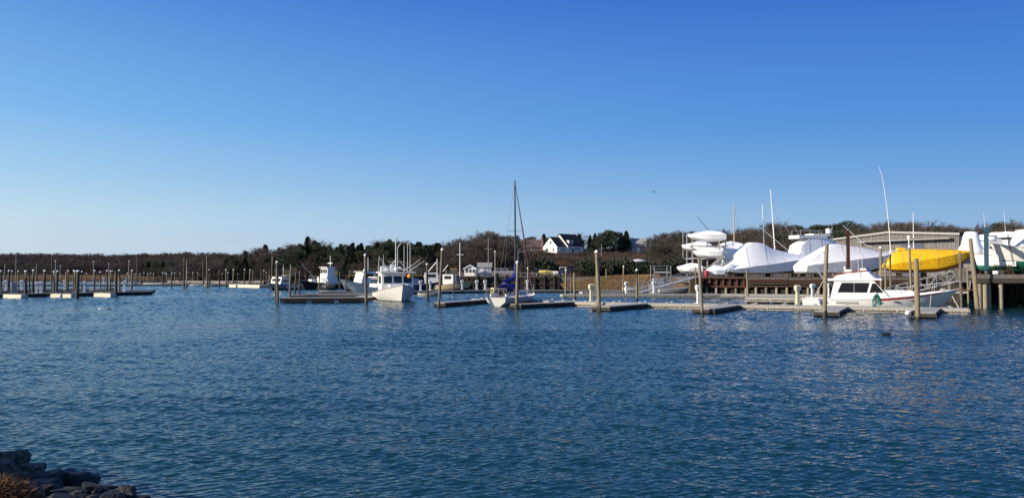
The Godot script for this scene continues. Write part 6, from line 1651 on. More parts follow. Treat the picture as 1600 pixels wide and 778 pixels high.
func sh_gate(o: Node3D) -> void:
	# gable end towards the water
	var sh := S()
	sh.prism(PackedVector2Array([Vector2(0, 0), Vector2(2.2, 0), Vector2(2.2, 1.5), Vector2(1.1, 2.1), Vector2(0, 1.5)]), -2.4, 0.0)
	part("wall", sh, M.house_white, o)
	for sd in [0, 1]:
		var x0 := -0.25 if sd == 0 else 2.45
		part("roof", S().bar(Vector3(x0, 1.42, -1.2), Vector3(1.1, 2.2, -1.2), 2.9, 0.09), M.roof_grey, o)
		part("barge_board", S().bar(Vector3(x0, 1.36, 0.27), Vector3(1.1, 2.13, 0.27), 0.05, 0.14), M.house_white, o)
	for k in 3:
		var f := part("window", S().box(Vector3(0.42 + k * 0.68, 1.05, 0.03), Vector3(0.52, 0.7, 0.06)), M.window_frame, o)
		part("glass", S().box(Vector3(0.42 + k * 0.68, 1.05, 0.05), Vector3(0.4, 0.58, 0.06)), M.house_glass, f)

# ---------------------------------------------------------------- vehicles
func car(label: String, px: float, d: float, turn: float, m: Material, tall: float, pickup := false) -> void:
	var o := thing("parked_car", label, "car", on(px, d, 2.29), turn, "cars parked on the quay")
	var body := PackedVector2Array([Vector2(0.0, 0.35), Vector2(4.5, 0.35), Vector2(4.55, 0.75), Vector2(4.4, 0.95), Vector2(3.4, 1.02), Vector2(0.15, 1.02), Vector2(0.0, 0.85)])
	part("body", S().prism(body, -0.88, 0.88), m, o)
	var cab := PackedVector2Array([Vector2(0.2, 1.0), Vector2(3.5, 1.0), Vector2(2.75, tall - 0.06), Vector2(0.45, tall - 0.06)])
	if pickup: cab = PackedVector2Array([Vector2(1.5, 1.0), Vector2(3.5, 1.0), Vector2(2.9, tall - 0.06), Vector2(1.6, tall - 0.06)])
	part("window", S().prism(cab, -0.76, 0.76), M.black_glass, o)
	part("roof", S().box(Vector3(1.6 if not pickup else 2.25, tall - 0.03, 0), Vector3(2.4 if not pickup else 1.4, 0.08, 1.56)), m, o)
	for x in ([0.45, 1.75, 2.85] if not pickup else [1.62, 2.85]): part("pillar", S().box(Vector3(x, (tall + 1.0) * 0.5, 0), Vector3(0.1, tall - 1.0, 1.55)), m, o)
	for x in [0.85, 3.65]:
		for z in [-0.82, 0.82]:
			var w := part("wheel", S().lathe(Vector3.ZERO, [[0.01, -0.11], [0.3, -0.11], [0.33, -0.06], [0.33, 0.06], [0.3, 0.11], [0.01, 0.11]], 16), M.black_plastic, o)
			w.transform = Transform3D(Basis(Vector3.RIGHT, PI * 0.5), Vector3(x, 0.33, z))
			part("rim", S().lathe(Vector3.ZERO, [[0.01, -0.12], [0.18, -0.12], [0.18, 0.12], [0.01, 0.12]], 12), M.trim_grey, w)
	for z in [-0.65, 0.65]:
		part("headlight", S().box(Vector3(4.5, 0.8, z), Vector3(0.12, 0.14, 0.32)), M.gel_white, o)
		part("tail_light", S().box(Vector3(0.02, 0.8, z), Vector3(0.08, 0.16, 0.26)), M.drum_red, o)
	for x in [4.55, -0.02]: part("bumper", S().box(Vector3(x, 0.48, 0), Vector3(0.12, 0.2, 1.7)), M.trim_grey, o)
func make_quay_things() -> void:
	car("dark car parked left of the yellow dinghy", 831, 160, 0.15, M.car_dark, 1.5)
	car("white pickup parked behind the yellow dinghy", 862, 158, -0.1, M.gel_white, 1.8, true)
	car("dark blue car parked right of the yellow dinghy", 872, 150, 0.05, M.car_blue, 1.5)
	car("silver car parked farthest right on the quay", 892, 151, 0.1, M.car_silver, 1.5)
	car("black van parked beyond the dark blue car", 884, 161, 0.0, M.car_dark, 2.0)
	car("pale car parked near the gatehouse", 770, 158, 0.1, M.car_silver, 1.5)
	var q := place(862, 147.5, 842, 147.5, 2.45)
	covered_boat("dinghy under a dull yellow cover on the quay beside the cars", q[0], q[1], q[2], [[0.0, 0.0, 0.2, 0.7, 0.8, 0.9, 0.8, 0.5], [0.5, 0.0, 0.2, 0.75, 0.95, 1.05, 0.85, 0.45], [0.85, 0.1, 0.3, 0.8, 0.95, 1.0, 0.5, 0.25], [1.0, 0.4, 0.5, 0.85, 0.9, 0.95, 0.15, 0.08]], M.cover_dull_yellow, M.cover_dull_yellow, M.trim_grey, 44, "boats on the quay")
	var o := thing("fence", "white board fence at the end of the parked cars", "fence", on(903, 153, 2.3), 0.05)
	for k in 4: part("fence_post", S().box(Vector3(k * 0.9, 0.5, 0), Vector3(0.1, 1.0, 0.1)), M.house_white, o)
	for k in 3: part("fence_board", S().box(Vector3(0.45 + k * 0.9, 0.62, 0.06), Vector3(0.86, 0.55, 0.04)), M.house_white, o)
	for q2 in [[763, 372, 150, 0.09, "white signal mast with a crosstree behind the gatehouse", true], [809.5, 393, 149, 0.07, "street lamp with an arched arm on the quay", false], [940, 381, 235, 0.12, "pale utility pole on the slope", true], [1068, 360, 150, 0.14, "grey utility pole left of the boat rack", false]]:
		var d: float = q2[2]
		var b := on(q2[0], d)
		b.y = maxf(ground(b.x, d), 2.2)
		var h := at(q2[0], q2[1], d).y - b.y
		var po := thing("utility_pole" if q2[2] != 149 else "street_lamp", q2[4], "pole" if q2[2] != 149 else "street lamp", b)
		part("shaft", S().tube([Vector3.ZERO, Vector3(0, h, 0)], [q2[3], q2[3] * 0.6], 8), M.aluminium, po)
		if q2[5]: part("crossarm", S().box(Vector3(0, h * 0.72, 0), Vector3(1.5, 0.1, 0.1)), M.aluminium, po)
		if q2[2] == 149:
			part("arm", S().tube([Vector3(0, h - 0.35, 0), Vector3(0.35, h - 0.05, 0), Vector3(1.0, h, 0)], [0.05, 0.045, 0.04], 6), M.aluminium, po)
			part("lamp_head", S().box(Vector3(1.15, h - 0.03, 0), Vector3(0.4, 0.1, 0.2)), M.galvanised, po)
	# stacked lobster traps along the quay
	var tn := 0
	for q3 in [[447, 152, 3], [455, 151.5, 4], [512, 150.5, 4], [520, 150, 3], [547, 149, 3], [579, 148.5, 4], [586, 148, 3], [603, 148, 4], [645, 147, 5], [652, 147, 4], [699, 146, 3], [706, 146, 4]]:
		tn += 1
		var st := thing("trap_stack", "stack of lobster traps on the far quay, %s from left" % ordinal(tn), "lobster traps", on(q3[0], q3[1], 2.3), 0.1 * (tn % 4), "lobster trap stacks on the quay")
		for y in q3[2]:
			for x in 2: part("trap", S().box(Vector3(x * 0.66, 0.2 + y * 0.4, 0.04 * (y % 2)), Vector3(0.6, 0.36, 1.05)), M.trap_yellow if (y + tn) % 5 == 0 else M.trap_wire, st)
	# gangways and the framed work barge
	gangway("aluminium gangway climbing to the bulkhead below the boat rack", on(1000, 100.5, 0.5), on(1089, 103.4, 2.45), 1.3, 0.95, 8)
	gangway("aluminium truss gangway above the motor yacht's bow", on(1388, 70.5, 0.75), on(1513, 68.0, 2.45), 1.2, 0.95, 8)
	o = thing("work_barge", "grey work barge with a tall pipe frame beside the gangway", "barge", on(1023, 109, 0.0), 0.05)
	part("hull", S().prism(PackedVector2Array([Vector2(0, -0.3), Vector2(2.4, -0.3), Vector2(2.6, 1.5), Vector2(-0.2, 1.5)]), -3.5, 0.0), M.aluminium, o)
	house_box(o, "deckhouse", 0.2, 2.2, 1.5, 2.2, 1.6, M.galvanised).position.z = -1.6
	for x in [0.0, 2.3]:
		for z in [-0.2, -2.4]: stick(o, "frame_post", Vector3(x, 1.4, z), Vector3(x + 0.02, 3.95, z), 0.06, M.aluminium)
	for y in [2.55, 3.5, 3.9]:
		for z in [-0.2, -2.4]: stick(o, "frame_bar", Vector3(0, y, z), Vector3(2.3, y, z), 0.05, M.aluminium)
	part("floodlight_bar", S().box(Vector3(1.15, 3.05, -0.25), Vector3(2.0, 0.3, 0.2)), M.trim_grey, o)
	# things lying in the brush
	var fd := thing("dock_fender", "white foam fender at the short finger dock by the tan piling", "fender", on(1416, 52.6, 0.32), 0.5)
	part("body", S().tube([Vector3(0, 0, 0), Vector3(0.1, 0, 0), Vector3(0.7, 0.03, 0), Vector3(0.85, 0.03, 0)], [0.07, 0.19, 0.19, 0.06], 10), M.gel_white, fd)
	part("strap", S().tube([Vector3(0.38, 0.0, 0), Vector3(0.46, 0.0, 0)], [0.2, 0.2], 10), M.black_plastic, fd)
	var ty := thing("tyre", "old black tyre lashed to the short finger dock by the tan piling", "tyre", on(1428, 51.2, 0.26), 0.1)
	var ring := []; var rr := []
	for i in 17:
		ring.append(Vector3(cos(TAU * i / 16.0) * 0.24, sin(TAU * i / 16.0) * 0.24, 0)); rr.append(0.1)
	part("tread", S().tube(ring, rr, 8, false), M.black_plastic, ty)
	solo("overturned_dinghy", S().loft([ov(0.0, 0.1, 0.05), ov(0.3, 0.55, 0.35), ov(1.5, 0.75, 0.5), ov(2.6, 0.5, 0.38), ov(3.2, 0.06, 0.1)], false), M.gel_white, "white dinghy upside down in the brush below the grey house", "boat", "", at(985, 409, 147), 0.2)
func ov(x: float, w: float, h: float) -> PackedVector3Array:
	var r := PackedVector3Array()
	for j in 9: r.push_back(Vector3(x, sin(PI * j / 8.0) * h, -cos(PI * j / 8.0) * w))
	return r

# ---------------------------------------------------------------- birds
func water_bird(label: String, px: float, d: float, turn: float, s: float, m: Material, m_neck: Material, category: String) -> void:
	var o := thing("duck" if category == "duck" else "gull", label, category, on(px, d, 0.0), turn, "birds on the water")
	var rings := []
	for q in [[-0.26, 0.01, 0.13], [-0.2, 0.06, 0.1], [-0.05, 0.1, 0.06], [0.1, 0.095, 0.06], [0.2, 0.05, 0.08], [0.24, 0.01, 0.1]]:
		var r := PackedVector3Array()
		for j in 10: r.push_back(Vector3(q[0], q[2] + sin(TAU * j / 10.0) * q[1] * 0.9, cos(TAU * j / 10.0) * q[1]) * s)
		rings.append(r)
	part("body", S().loft(rings, true), m, o)
	var hd := part("head", S().tube([Vector3(0.16, 0.08, 0) * s, Vector3(0.2, 0.18, 0) * s, Vector3(0.22, 0.25, 0) * s, Vector3(0.27, 0.28, 0) * s, Vector3(0.31, 0.27, 0) * s], [0.045 * s, 0.034 * s, 0.042 * s, 0.044 * s, 0.02 * s], 8), m_neck, o)
	part("bill", S().tube([Vector3(0.3, 0.27, 0) * s, Vector3(0.39, 0.25, 0) * s], [0.018 * s, 0.008 * s], 6), M.bill, hd)
func make_birds() -> void:
	water_bird("dark duck swimming alone before the motor yacht", 1383.5, 38.2, 0.1, 1.0, M.feather_dark, M.feather_dark, "duck")
	water_bird("white gull floating off the left marina, left of the pair of ducks", 156, 65.5, 2.8, 0.55, M.feather_white, M.feather_white, "gull")
	water_bird("small grey gull floating just right of the white gull", 165.5, 65.8, 0.4, 0.4, M.trim_grey, M.feather_white, "gull")
	water_bird("dark duck just right of the grey gull", 170.5, 65.2, 0.2, 0.55, M.feather_dark, M.feather_dark, "duck")
	water_bird("dark duck farthest right off the left marina", 220, 67.0, 3.0, 0.6, M.feather_dark, M.feather_dark, "duck")
	water_bird("lone dark duck nearest the left marina's end float", 235, 64.0, 0.0, 0.5, M.feather_dark, M.feather_dark, "duck")
	var o := thing("gull", "small bird flying high in the blue sky right of the mast", "gull", at(1022, 300, 150), 0.4)
	part("body", S().tube([Vector3(-0.25, 0, 0), Vector3(-0.1, 0.01, 0), Vector3(0.1, 0.02, 0), Vector3(0.22, 0.02, 0)], [0.02, 0.07, 0.07, 0.03], 8), M.feather_dark, o)
	for sd in [-1.0, 1.0]:
		var s := S()
		s.quad(Vector3(-0.07, 0.03, sd * 0.04), Vector3(0.09, 0.03, sd * 0.04), Vector3(0.06, 0.16, sd * 0.34), Vector3(-0.05, 0.15, sd * 0.34))
		s.tri(Vector3(-0.05, 0.15, sd * 0.34), Vector3(0.06, 0.16, sd * 0.34), Vector3(-0.08, 0.1, sd * 0.68))
		part("wing", s, M.feather_dark, o)

# ---------------------------------------------------------------- the rocky bank underfoot
func bank_height(x: float, d: float) -> float:
	var h := 1.42 - 0.5 * smoothstep(1.2, 3.4, d) - 0.11 * maxf(0.0, d - 2.0)
	h += 2.4 * smoothstep(-7.6, -10.5, x) * (1.0 - smoothstep(9.0, 14.0, d))
	h -= 0.6 * smoothstep(5.5, 8.5, d) * smoothstep(-7.0, -3.0, x)
	h -= 0.35 * smoothstep(8.0, 11.0, d)
	return h
func make_bank() -> void:
	var v := []
	for i in 34:
		var d := -4.0 + i * 0.55
		var r := PackedVector3Array()
		for j in 60:
			var x := -22.0 + j * 0.6
			r.push_back(Vector3(x, bank_height(x, d) - 0.25 + 0.08 * noise_b.get_noise_2d(x * 30.0, d * 30.0), -d))
		v.append(r)
	struct("bank", S().loft(v, false), M.rock_dark)
func rock_mesh(seed_: int, cuts: int, rough: float) -> Shape:
	var rng := RandomNumberGenerator.new()
	rng.seed = seed_
	var pl := []
	for k in cuts: pl.append([rnd_dir(rng), rng.randf_range(0.5, 0.86)])
	var fn := FastNoiseLite.new()
	fn.seed = seed_
	fn.frequency = 1.6
	fn.fractal_octaves = 4
	var s := S()
	var n := 22
	var f := func(a: float, b: float) -> Vector3:
		var d := Vector3(cos(a) * cos(b), sin(b), sin(a) * cos(b))
		var r := 1.25
		for q in pl:
			var c: float = d.dot(q[0])
			if c > 0.05: r = minf(r, q[1] / c)
		return d * (r + rough * fn.get_noise_3dv(d * 1.6))
	var rings := []
	for i in n + 1:
		var b := -PI * 0.5 + PI * i / n
		var ring := PackedVector3Array()
		for j in n * 2: ring.push_back(f.call(-TAU * j / (n * 2), b))
		rings.append(ring)
	s.loft(rings, true, false)
	return s
func make_rocks() -> void:
	var kinds := []
	for k in 6: kinds.append(rock_mesh(900 + k, 17, 0.06).mesh())
	var rng := RandomNumberGenerator.new()
	rng.seed = 12
	# bearing, row in the picture, range, half sizes, turn
	var list := [[20, 725, 9.7, 0.2, 0.24, 0.2, 0.3, "tan-tipped rock at the top of the pile"], [40, 742, 9.5, 0.26, 0.17, 0.25, 2.0, "black sloping rock right of the tan-tipped one"], [4, 740, 9.2, 0.24, 0.22, 0.3, 1.0, "black rock at the picture's edge beside the tan-tipped one"], [22, 752, 9.1, 0.16, 0.13, 0.2, 2.4, "pale-crusted small rock below the tan-tipped one"], [62, 750, 9.3, 0.24, 0.12, 0.22, 0.5, "grey slanting rock above the middle"], [84, 749, 9.4, 0.2, 0.15, 0.25, 0.7, "flat black rock in the middle of the pile"], [108, 752, 9.5, 0.2, 0.15, 0.24, 1.6, "black rock right of the middle, its top against the water"], [124, 757, 9.5, 0.17, 0.13, 0.2, 2.9, "black rock stepping down to the water"], [136, 766, 9.3, 0.16, 0.11, 0.2, 0.9, "grey-faced rock sloping to the water"], [158, 773, 9.3, 0.2, 0.13, 0.22, 2.6, "low black rock at the water, left of the last ones"], [196, 773, 9.3, 0.2, 0.15, 0.22, 0.4, "rightmost round black rock at the water's edge"], [178, 779, 9.0, 0.16, 0.11, 0.2, 1.2, "small black rock just left of the rightmost one"], [216, 785, 9.2, 0.12, 0.1, 0.15, 2.0, "last small rock half under water"],
		[100, 770, 8.9, 0.3, 0.07, 0.16, 0.1, "long flat grey slab across the lower pile"], [62, 766, 8.9, 0.2, 0.09, 0.18, 2.2, "small grey slab above the fur hood"], [118, 778, 8.6, 0.16, 0.1, 0.16, 2.8, "grey stone below the long slab"], [140, 784, 8.6, 0.17, 0.1, 0.16, 1.3, "pale-crusted rock at the bottom edge"], [92, 786, 8.3, 0.22, 0.12, 0.2, 0.9, "black rock at the bottom edge beside the fur hood"], [165, 792, 8.6, 0.2, 0.13, 0.2, 1.9, "black rock at the bottom edge below the small one"], [40, 772, 8.6, 0.26, 0.14, 0.25, 0.2, "black rock behind the fur hood"], [75, 758, 9.1, 0.2, 0.12, 0.2, 2.2, "black rock filling the gap under the flat one"], [140, 755, 9.9, 0.12, 0.12, 0.15, 0.2, "small black rock behind the step at the water"]]
	for q in list:
		var p := at(q[0], q[1], q[2])
		var k: int = rng.randi() % 6
		var m: Material = M.rock_dark
		if "tan" in q[7] or "pale-crusted" in q[7]: m = M.rock_tan
		elif "grey" in q[7] or "pale" in q[7]: m = M.rock_grey
		var o := solo("rock", kinds[k], m, q[7], "rock", "rocks of the bank", p, q[6])
		o.scale = Vector3(q[3], q[4], q[5])
	# the pile goes on to the left and underfoot, out of the picture; its higher part shades the corner
	var c := 0
	for i in 46:
		var x := rng.randf_range(-15.0, -7.6)
		var d := rng.randf_range(3.5, 11.5)
		if x / d > -0.78: continue
		c += 1
		var o := solo("rock", kinds[i % 6], M.rock_dark if i % 3 else M.rock_grey, "rock of the bank outside the view to the left, %s of them" % ordinal(c), "rock", "rocks of the bank", Vector3(x, bank_height(x, d) + 0.05, -d), rng.randf() * TAU)
		o.scale = Vector3(rng.randf_range(0.5, 0.95), rng.randf_range(0.35, 0.7), rng.randf_range(0.5, 0.9))

# ---------------------------------------------------------------- person in the corner, seen from behind: only the hood's fur edge is in the picture
func blob(bones: Array, lo: Vector3, hi: Vector3, cell: float, k: float) -> Shape:
	var nx := int((hi.x - lo.x) / cell) + 1; var ny := int((hi.y - lo.y) / cell) + 1; var nz := int((hi.z - lo.z) / cell) + 1
	var f := PackedFloat32Array(); f.resize(nx * ny * nz); f.fill(1.0)
	for b in bones:
		var a: Vector3 = b[0]; var e: Vector3 = b[1]; var ra: float = b[2]; var rb: float = b[3]
		var sq: float = b[4] if b.size() > 4 else 1.0
		var m := maxf(ra, rb) + 0.14
		var mn := ((a.min(e) - Vector3.ONE * m - lo) / cell).floor(); var mx := ((a.max(e) + Vector3.ONE * m - lo) / cell).ceil()
		var ab := e - a
		var l2 := maxf(ab.length_squared(), 1e-6)
		for z in range(maxi(0, int(mn.z)), mini(nz, int(mx.z) + 1)):
			for y in range(maxi(0, int(mn.y)), mini(ny, int(mx.y) + 1)):
				for x in range(maxi(0, int(mn.x)), mini(nx, int(mx.x) + 1)):
					var p := lo + Vector3(x, y, z) * cell
					var t := clampf((p - a).dot(ab) / l2, 0.0, 1.0)
					var dv := p - (a + ab * t)
					dv.z *= sq
					var d := dv.length() - lerpf(ra, rb, t)
					var i := (z * ny + y) * nx + x
					var h := clampf(0.5 + 0.5 * (f[i] - d) / k, 0.0, 1.0)
					f[i] = lerpf(f[i], d, h) - k * h * (1.0 - h)
	var vi := {}
	var pts := PackedVector3Array()
	var nr := PackedVector3Array()
	for z in nz - 1:
		for y in ny - 1:
			for x in nx - 1:
				var i := (z * ny + y) * nx + x
				var c := [f[i], f[i + 1], f[i + nx], f[i + nx + 1], f[i + nx * ny], f[i + nx * ny + 1], f[i + nx * ny + nx], f[i + nx * ny + nx + 1]]
				var neg := 0
				for q in c:
					if q < 0.0: neg += 1
				if neg == 0 or neg == 8: continue
				var s := Vector3.ZERO
				var cnt := 0
				for e in [[0, 1], [2, 3], [4, 5], [6, 7], [0, 2], [1, 3], [4, 6], [5, 7], [0, 4], [1, 5], [2, 6], [3, 7]]:
					var u: float = c[e[0]]; var w: float = c[e[1]]
					if (u < 0.0) != (w < 0.0):
						var t := u / (u - w)
						var pa := Vector3(e[0] & 1, (e[0] >> 1) & 1, e[0] >> 2); var pb := Vector3(e[1] & 1, (e[1] >> 1) & 1, e[1] >> 2)
						s += pa.lerp(pb, t)
						cnt += 1
				vi[i] = pts.size()
				pts.push_back(lo + (Vector3(x, y, z) + s / cnt) * cell)
				nr.push_back(Vector3(c[1] + c[3] + c[5] + c[7] - c[0] - c[2] - c[4] - c[6], c[2] + c[3] + c[6] + c[7] - c[0] - c[1] - c[4] - c[5], c[4] + c[5] + c[6] + c[7] - c[0] - c[1] - c[2] - c[3]).normalized())
	var sh := S()
	var step := [1, nx, nx * ny]
	for i in vi:
		for ax in 3:
			var j: int = i + step[ax]
			if (f[i] < 0.0) == (f[j] < 0.0): continue
			var b: int = step[(ax + 1) % 3]; var c2: int = step[(ax + 2) % 3]
			if not (vi.has(i - b) and vi.has(i - c2) and vi.has(i - b - c2)): continue
			var q := [vi[i], vi[i - b], vi[i - b - c2], vi[i - c2]]
			if f[i] < 0.0: q = [q[0], q[3], q[2], q[1]]
			for o in [0, 1, 2, 0, 2, 3]:
				sh.v.push_back(pts[q[o]]); sh.n.push_back(nr[q[o]])
	return sh
func make_person() -> void:
	var foot := Vector3(-2.16, bank_height(-2.16, 3.3) - 0.17, -3.3)
	var head_y := 1.89 - foot.y
	var o := thing("person", "person in a dark navy parka with a brown fur-edged hood, seen from behind", "person", foot, deg_to_rad(4.0))
	var s := head_y / 1.53
	var V := func(x: float, y: float, z: float) -> Vector3: return Vector3(x, y * s, z)
	part("parka", blob([[V.call(0, 0.78, 0), V.call(0, 1.05, 0), 0.21, 0.19, 1.3], [V.call(0, 1.05, 0), V.call(0, 1.3, 0), 0.19, 0.2, 1.35], [V.call(-0.12, 1.33, 0), V.call(0.12, 1.33, 0), 0.12, 0.12], [V.call(0, 1.3, 0), V.call(0, 1.48, 0.01), 0.11, 0.13],
		[V.call(-0.19, 1.33, 0), V.call(-0.27, 1.07, 0.02), 0.095, 0.082], [V.call(-0.27, 1.07, 0.02), V.call(-0.22, 0.84, -0.12), 0.08, 0.062], [V.call(0.19, 1.33, 0), V.call(0.27, 1.07, 0.02), 0.095, 0.082], [V.call(0.27, 1.07, 0.02), V.call(0.22, 0.84, -0.12), 0.08, 0.062],
		[V.call(0, 1.5, 0.05), V.call(0, 1.57, 0.0), 0.155, 0.15]], Vector3(-0.5, 0.45, -0.4), Vector3(0.5, 1.95, 0.4), 0.025, 0.05), M.parka_navy, o)
	part("trousers", blob([[V.call(-0.1, 0.82, 0), V.call(-0.11, 0.45, 0), 0.12, 0.085], [V.call(-0.11, 0.45, 0), V.call(-0.12, 0.1, 0.03), 0.08, 0.062], [V.call(0.1, 0.82, 0), V.call(0.11, 0.45, 0), 0.12, 0.085], [V.call(0.11, 0.45, 0), V.call(0.12, 0.1, 0.03), 0.08, 0.062]], Vector3(-0.35, 0.0, -0.3), Vector3(0.35, 1.2, 0.3), 0.025, 0.03), M.denim, o)
	for sd in [-1.0, 1.0]:
		part("boot", blob([[V.call(sd * 0.12, 0.16, 0.04), V.call(sd * 0.12, 0.06, 0.05), 0.065, 0.06], [V.call(sd * 0.12, 0.05, 0.04), V.call(sd * 0.13, 0.04, -0.14), 0.05, 0.045]], Vector3(sd * 0.12 - 0.12, -0.05, -0.25), Vector3(sd * 0.12 + 0.12, 0.3, 0.16), 0.02, 0.03), M.black_plastic, o)
		var hand := [[V.call(sd * 0.22, 0.84, -0.13), V.call(sd * 0.21, 0.77, -0.17), 0.032, 0.036]]
		for k in 4: hand.append([V.call(sd * (0.185 + k * 0.017), 0.76, -0.175), V.call(sd * (0.18 + k * 0.016), 0.69 + 0.006 * absf(k - 1.5), -0.2), 0.011, 0.009])
		hand.append([V.call(sd * 0.18, 0.8, -0.165), V.call(sd * 0.16, 0.75, -0.2), 0.013, 0.01])
		part("hand", blob(hand, Vector3(sd * 0.2 - 0.12, 0.6, -0.34), Vector3(sd * 0.2 + 0.12, 1.05, -0.05), 0.008, 0.01), M.skin, o)
	part("head", blob([[V.call(0, 1.5, -0.03), V.call(0, 1.58, -0.02), 0.085, 0.095], [V.call(0, 1.46, -0.07), V.call(0, 1.45, -0.09), 0.045, 0.035], [V.call(0, 1.54, -0.11), V.call(0, 1.515, -0.135), 0.012, 0.017]], Vector3(-0.2, 1.3, -0.25), Vector3(0.2, 1.95, 0.2), 0.015, 0.03), M.skin, o)
	# fur ruff round the face opening
	var rng := RandomNumberGenerator.new()
	rng.seed = 8
	for m in [M.fur_brown, M.fur_orange, M.fur_dark]:
		var fur := S()
		for i in 7000:
			var a := rng.randf_range(-0.35, PI + 0.35)
			var c: Vector3 = V.call(cos(a) * 0.155, 1.54, -0.1) + Vector3(0, sin(a) * 0.165, 0.02 * sin(a))
			var out := Vector3(cos(a), sin(a), 0.0)
			var d := (out * rng.randf_range(0.4, 1.0) + Vector3(rng.randfn() * 0.3, rng.randfn() * 0.3, rng.randf_range(-0.7, 0.75))).normalized()
			c += Vector3(rng.randfn(), rng.randfn(), rng.randfn() * 1.4) * 0.017
			var l := rng.randf_range(0.04, 0.085)
			var w := d.cross(rnd_dir(rng)).normalized() * 0.0011
			var mid: Vector3 = c + d * l * 0.55
			var tip: Vector3 = c + (d + Vector3(0.12, -0.25, 0.1)).normalized() * l
			raw_tri(fur, c - w, c + w, mid + w)
			raw_tri(fur, c - w, mid + w, mid - w)
			raw_tri(fur, mid - w, mid + w, tip)
		part("fur_ruff", fur, m, o)

func make_materials() -> void:
	var blotch := grain(11, 256, 9, 9, 0.55, 1.0, 5)
	var fine := grain(12, 256, 40, 40, 0.7, 1.0, 3)
	var wood := grain(13, 256, 60, 3.5, 0.5, 1.0, 4)
	var faint := grain(14, 256, 6, 6, 0.9, 1.0, 4)
	var streak := grain(15, 256, 22, 2.0, 0.62, 1.0, 4, 0.8)
	var rust := grain(16, 256, 16, 16, 0.35, 1.0, 5)
	mk("dry_ground", Color(0.15, 0.10, 0.055), 0.95, blotch, Vector3.ONE * 0.12, true)
	mk("bark", Color(0.07, 0.055, 0.04), 0.95)
	mk("grey_bark", Color(0.12, 0.10, 0.085), 0.95)
	mk("grey_twig", Color(0.085, 0.068, 0.060), 0.95)
	mk("brown_bark", Color(0.065, 0.048, 0.038), 0.95)
	mk("brown_twig", Color(0.060, 0.046, 0.037), 0.95)
	mk("russet_twig", Color(0.105, 0.055, 0.035), 0.95)
	mk("cedar_leaf", Color(0.018, 0.027, 0.012), 0.8)
	mk("pine_leaf", Color(0.024, 0.038, 0.014), 0.8)
	mk("reed", Color(0.21, 0.14, 0.068), 0.9)
	mk("pile_wood", Color(0.20, 0.17, 0.13), 0.9, streak, Vector3(1.2, 0.6, 1.2))
	mk("pile_tan", Color(0.30, 0.25, 0.16), 0.9, streak, Vector3(1.2, 0.6, 1.2))
	mk("pile_dark", Color(0.10, 0.085, 0.065), 0.9, streak, Vector3(1.2, 0.6, 1.2))
	mk("tide_weed", Color(0.035, 0.034, 0.022), 0.6, blotch, Vector3.ONE)
	mk("trap_wire", Color(0.10, 0.11, 0.08), 0.8, fine, Vector3.ONE)
	mk("trap_yellow", Color(0.22, 0.17, 0.05), 0.8, fine, Vector3.ONE)
	mk("cap_white", Color(0.72, 0.71, 0.68), 0.6)
	mk("dock_deck", Color(0.60, 0.575, 0.53), 0.9, wood, Vector3(0.8, 0.8, 0.8))
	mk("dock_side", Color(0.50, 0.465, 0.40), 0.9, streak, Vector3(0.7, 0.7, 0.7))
	mk("dock_side_shaded", Color(0.055, 0.05, 0.042), 0.9, streak, Vector3(0.7, 0.7, 0.7))  # dark copy of the dock sides; shade of sun-averted faces put into the colour
	mk("cream_float", Color(0.66, 0.62, 0.48), 0.7, faint, Vector3.ONE)
	mk("float_black", Color(0.015, 0.015, 0.016), 0.7)
	mk("galvanised", Color(0.42, 0.42, 0.42), 0.5, faint, Vector3.ONE, false, 0.3)
	mk("gel_white", Color(0.80, 0.79, 0.76), 0.35, faint, Vector3.ONE * 0.6)
	mk("cream_paint", Color(0.62, 0.55, 0.36), 0.6)
	mk("black_glass", Color(0.012, 0.013, 0.018), 0.06)
	mk("green_hose", Color(0.02, 0.17, 0.10), 0.5)
	mk("grey_paint", Color(0.26, 0.26, 0.25), 0.6, faint, Vector3.ONE)
	mk("hull_cream", Color(0.80, 0.785, 0.75), 0.4, faint, Vector3.ONE * 0.4)
	mk("hull_black", Color(0.02, 0.02, 0.022), 0.5)
	mk("hull_navy", Color(0.02, 0.03, 0.075), 0.4)
	mk("hull_buff", Color(0.50, 0.40, 0.24), 0.6, faint, Vector3.ONE)
	mk("bottom_dark", Color(0.025, 0.022, 0.022), 0.8)
	mk("bottom_buff", Color(0.48, 0.33, 0.17), 0.7, blotch, Vector3.ONE * 0.3)
	mk("bottom_green", Color(0.015, 0.20, 0.13), 0.6)
	mk("deck_grey", Color(0.32, 0.32, 0.31), 0.8)
	mk("deck_white", Color(0.68, 0.67, 0.64), 0.6)
	mk("deck_buff", Color(0.50, 0.40, 0.30), 0.8)
	mk("trim_grey", Color(0.30, 0.29, 0.28), 0.5)
	mk("trim_dark", Color(0.035, 0.033, 0.033), 0.5)
	mk("window_frame", Color(0.70, 0.69, 0.66), 0.5)
	mk("smoke_glass", Color(0.03, 0.04, 0.055), 0.08)
	mk("teak", Color(0.22, 0.12, 0.06), 0.7, wood, Vector3.ONE)
	mk("mast_grey", Color(0.025, 0.028, 0.04), 0.45)
	mk("mast_tan", Color(0.45, 0.30, 0.13), 0.5)
	mk("wire", Color(0.20, 0.20, 0.21), 0.5)
	mk("rope", Color(0.60, 0.57, 0.50), 0.9)
	mk("jib_cover", Color(0.10, 0.03, 0.035), 0.8)
	mk("sail_blue", Color(0.010, 0.022, 0.22), 0.8, faint, Vector3.ONE * 2.0)
	mk("canvas_blue", Color(0.035, 0.075, 0.22), 0.8)
	mk("canvas_maroon", Color(0.22, 0.06, 0.035), 0.8)
	mk("stripe_red", Color(0.35, 0.035, 0.035), 0.5)
	mk("buoy_orange", Color(0.80, 0.30, 0.03), 0.5)
	mk("buoy_red", Color(0.55, 0.06, 0.03), 0.5)
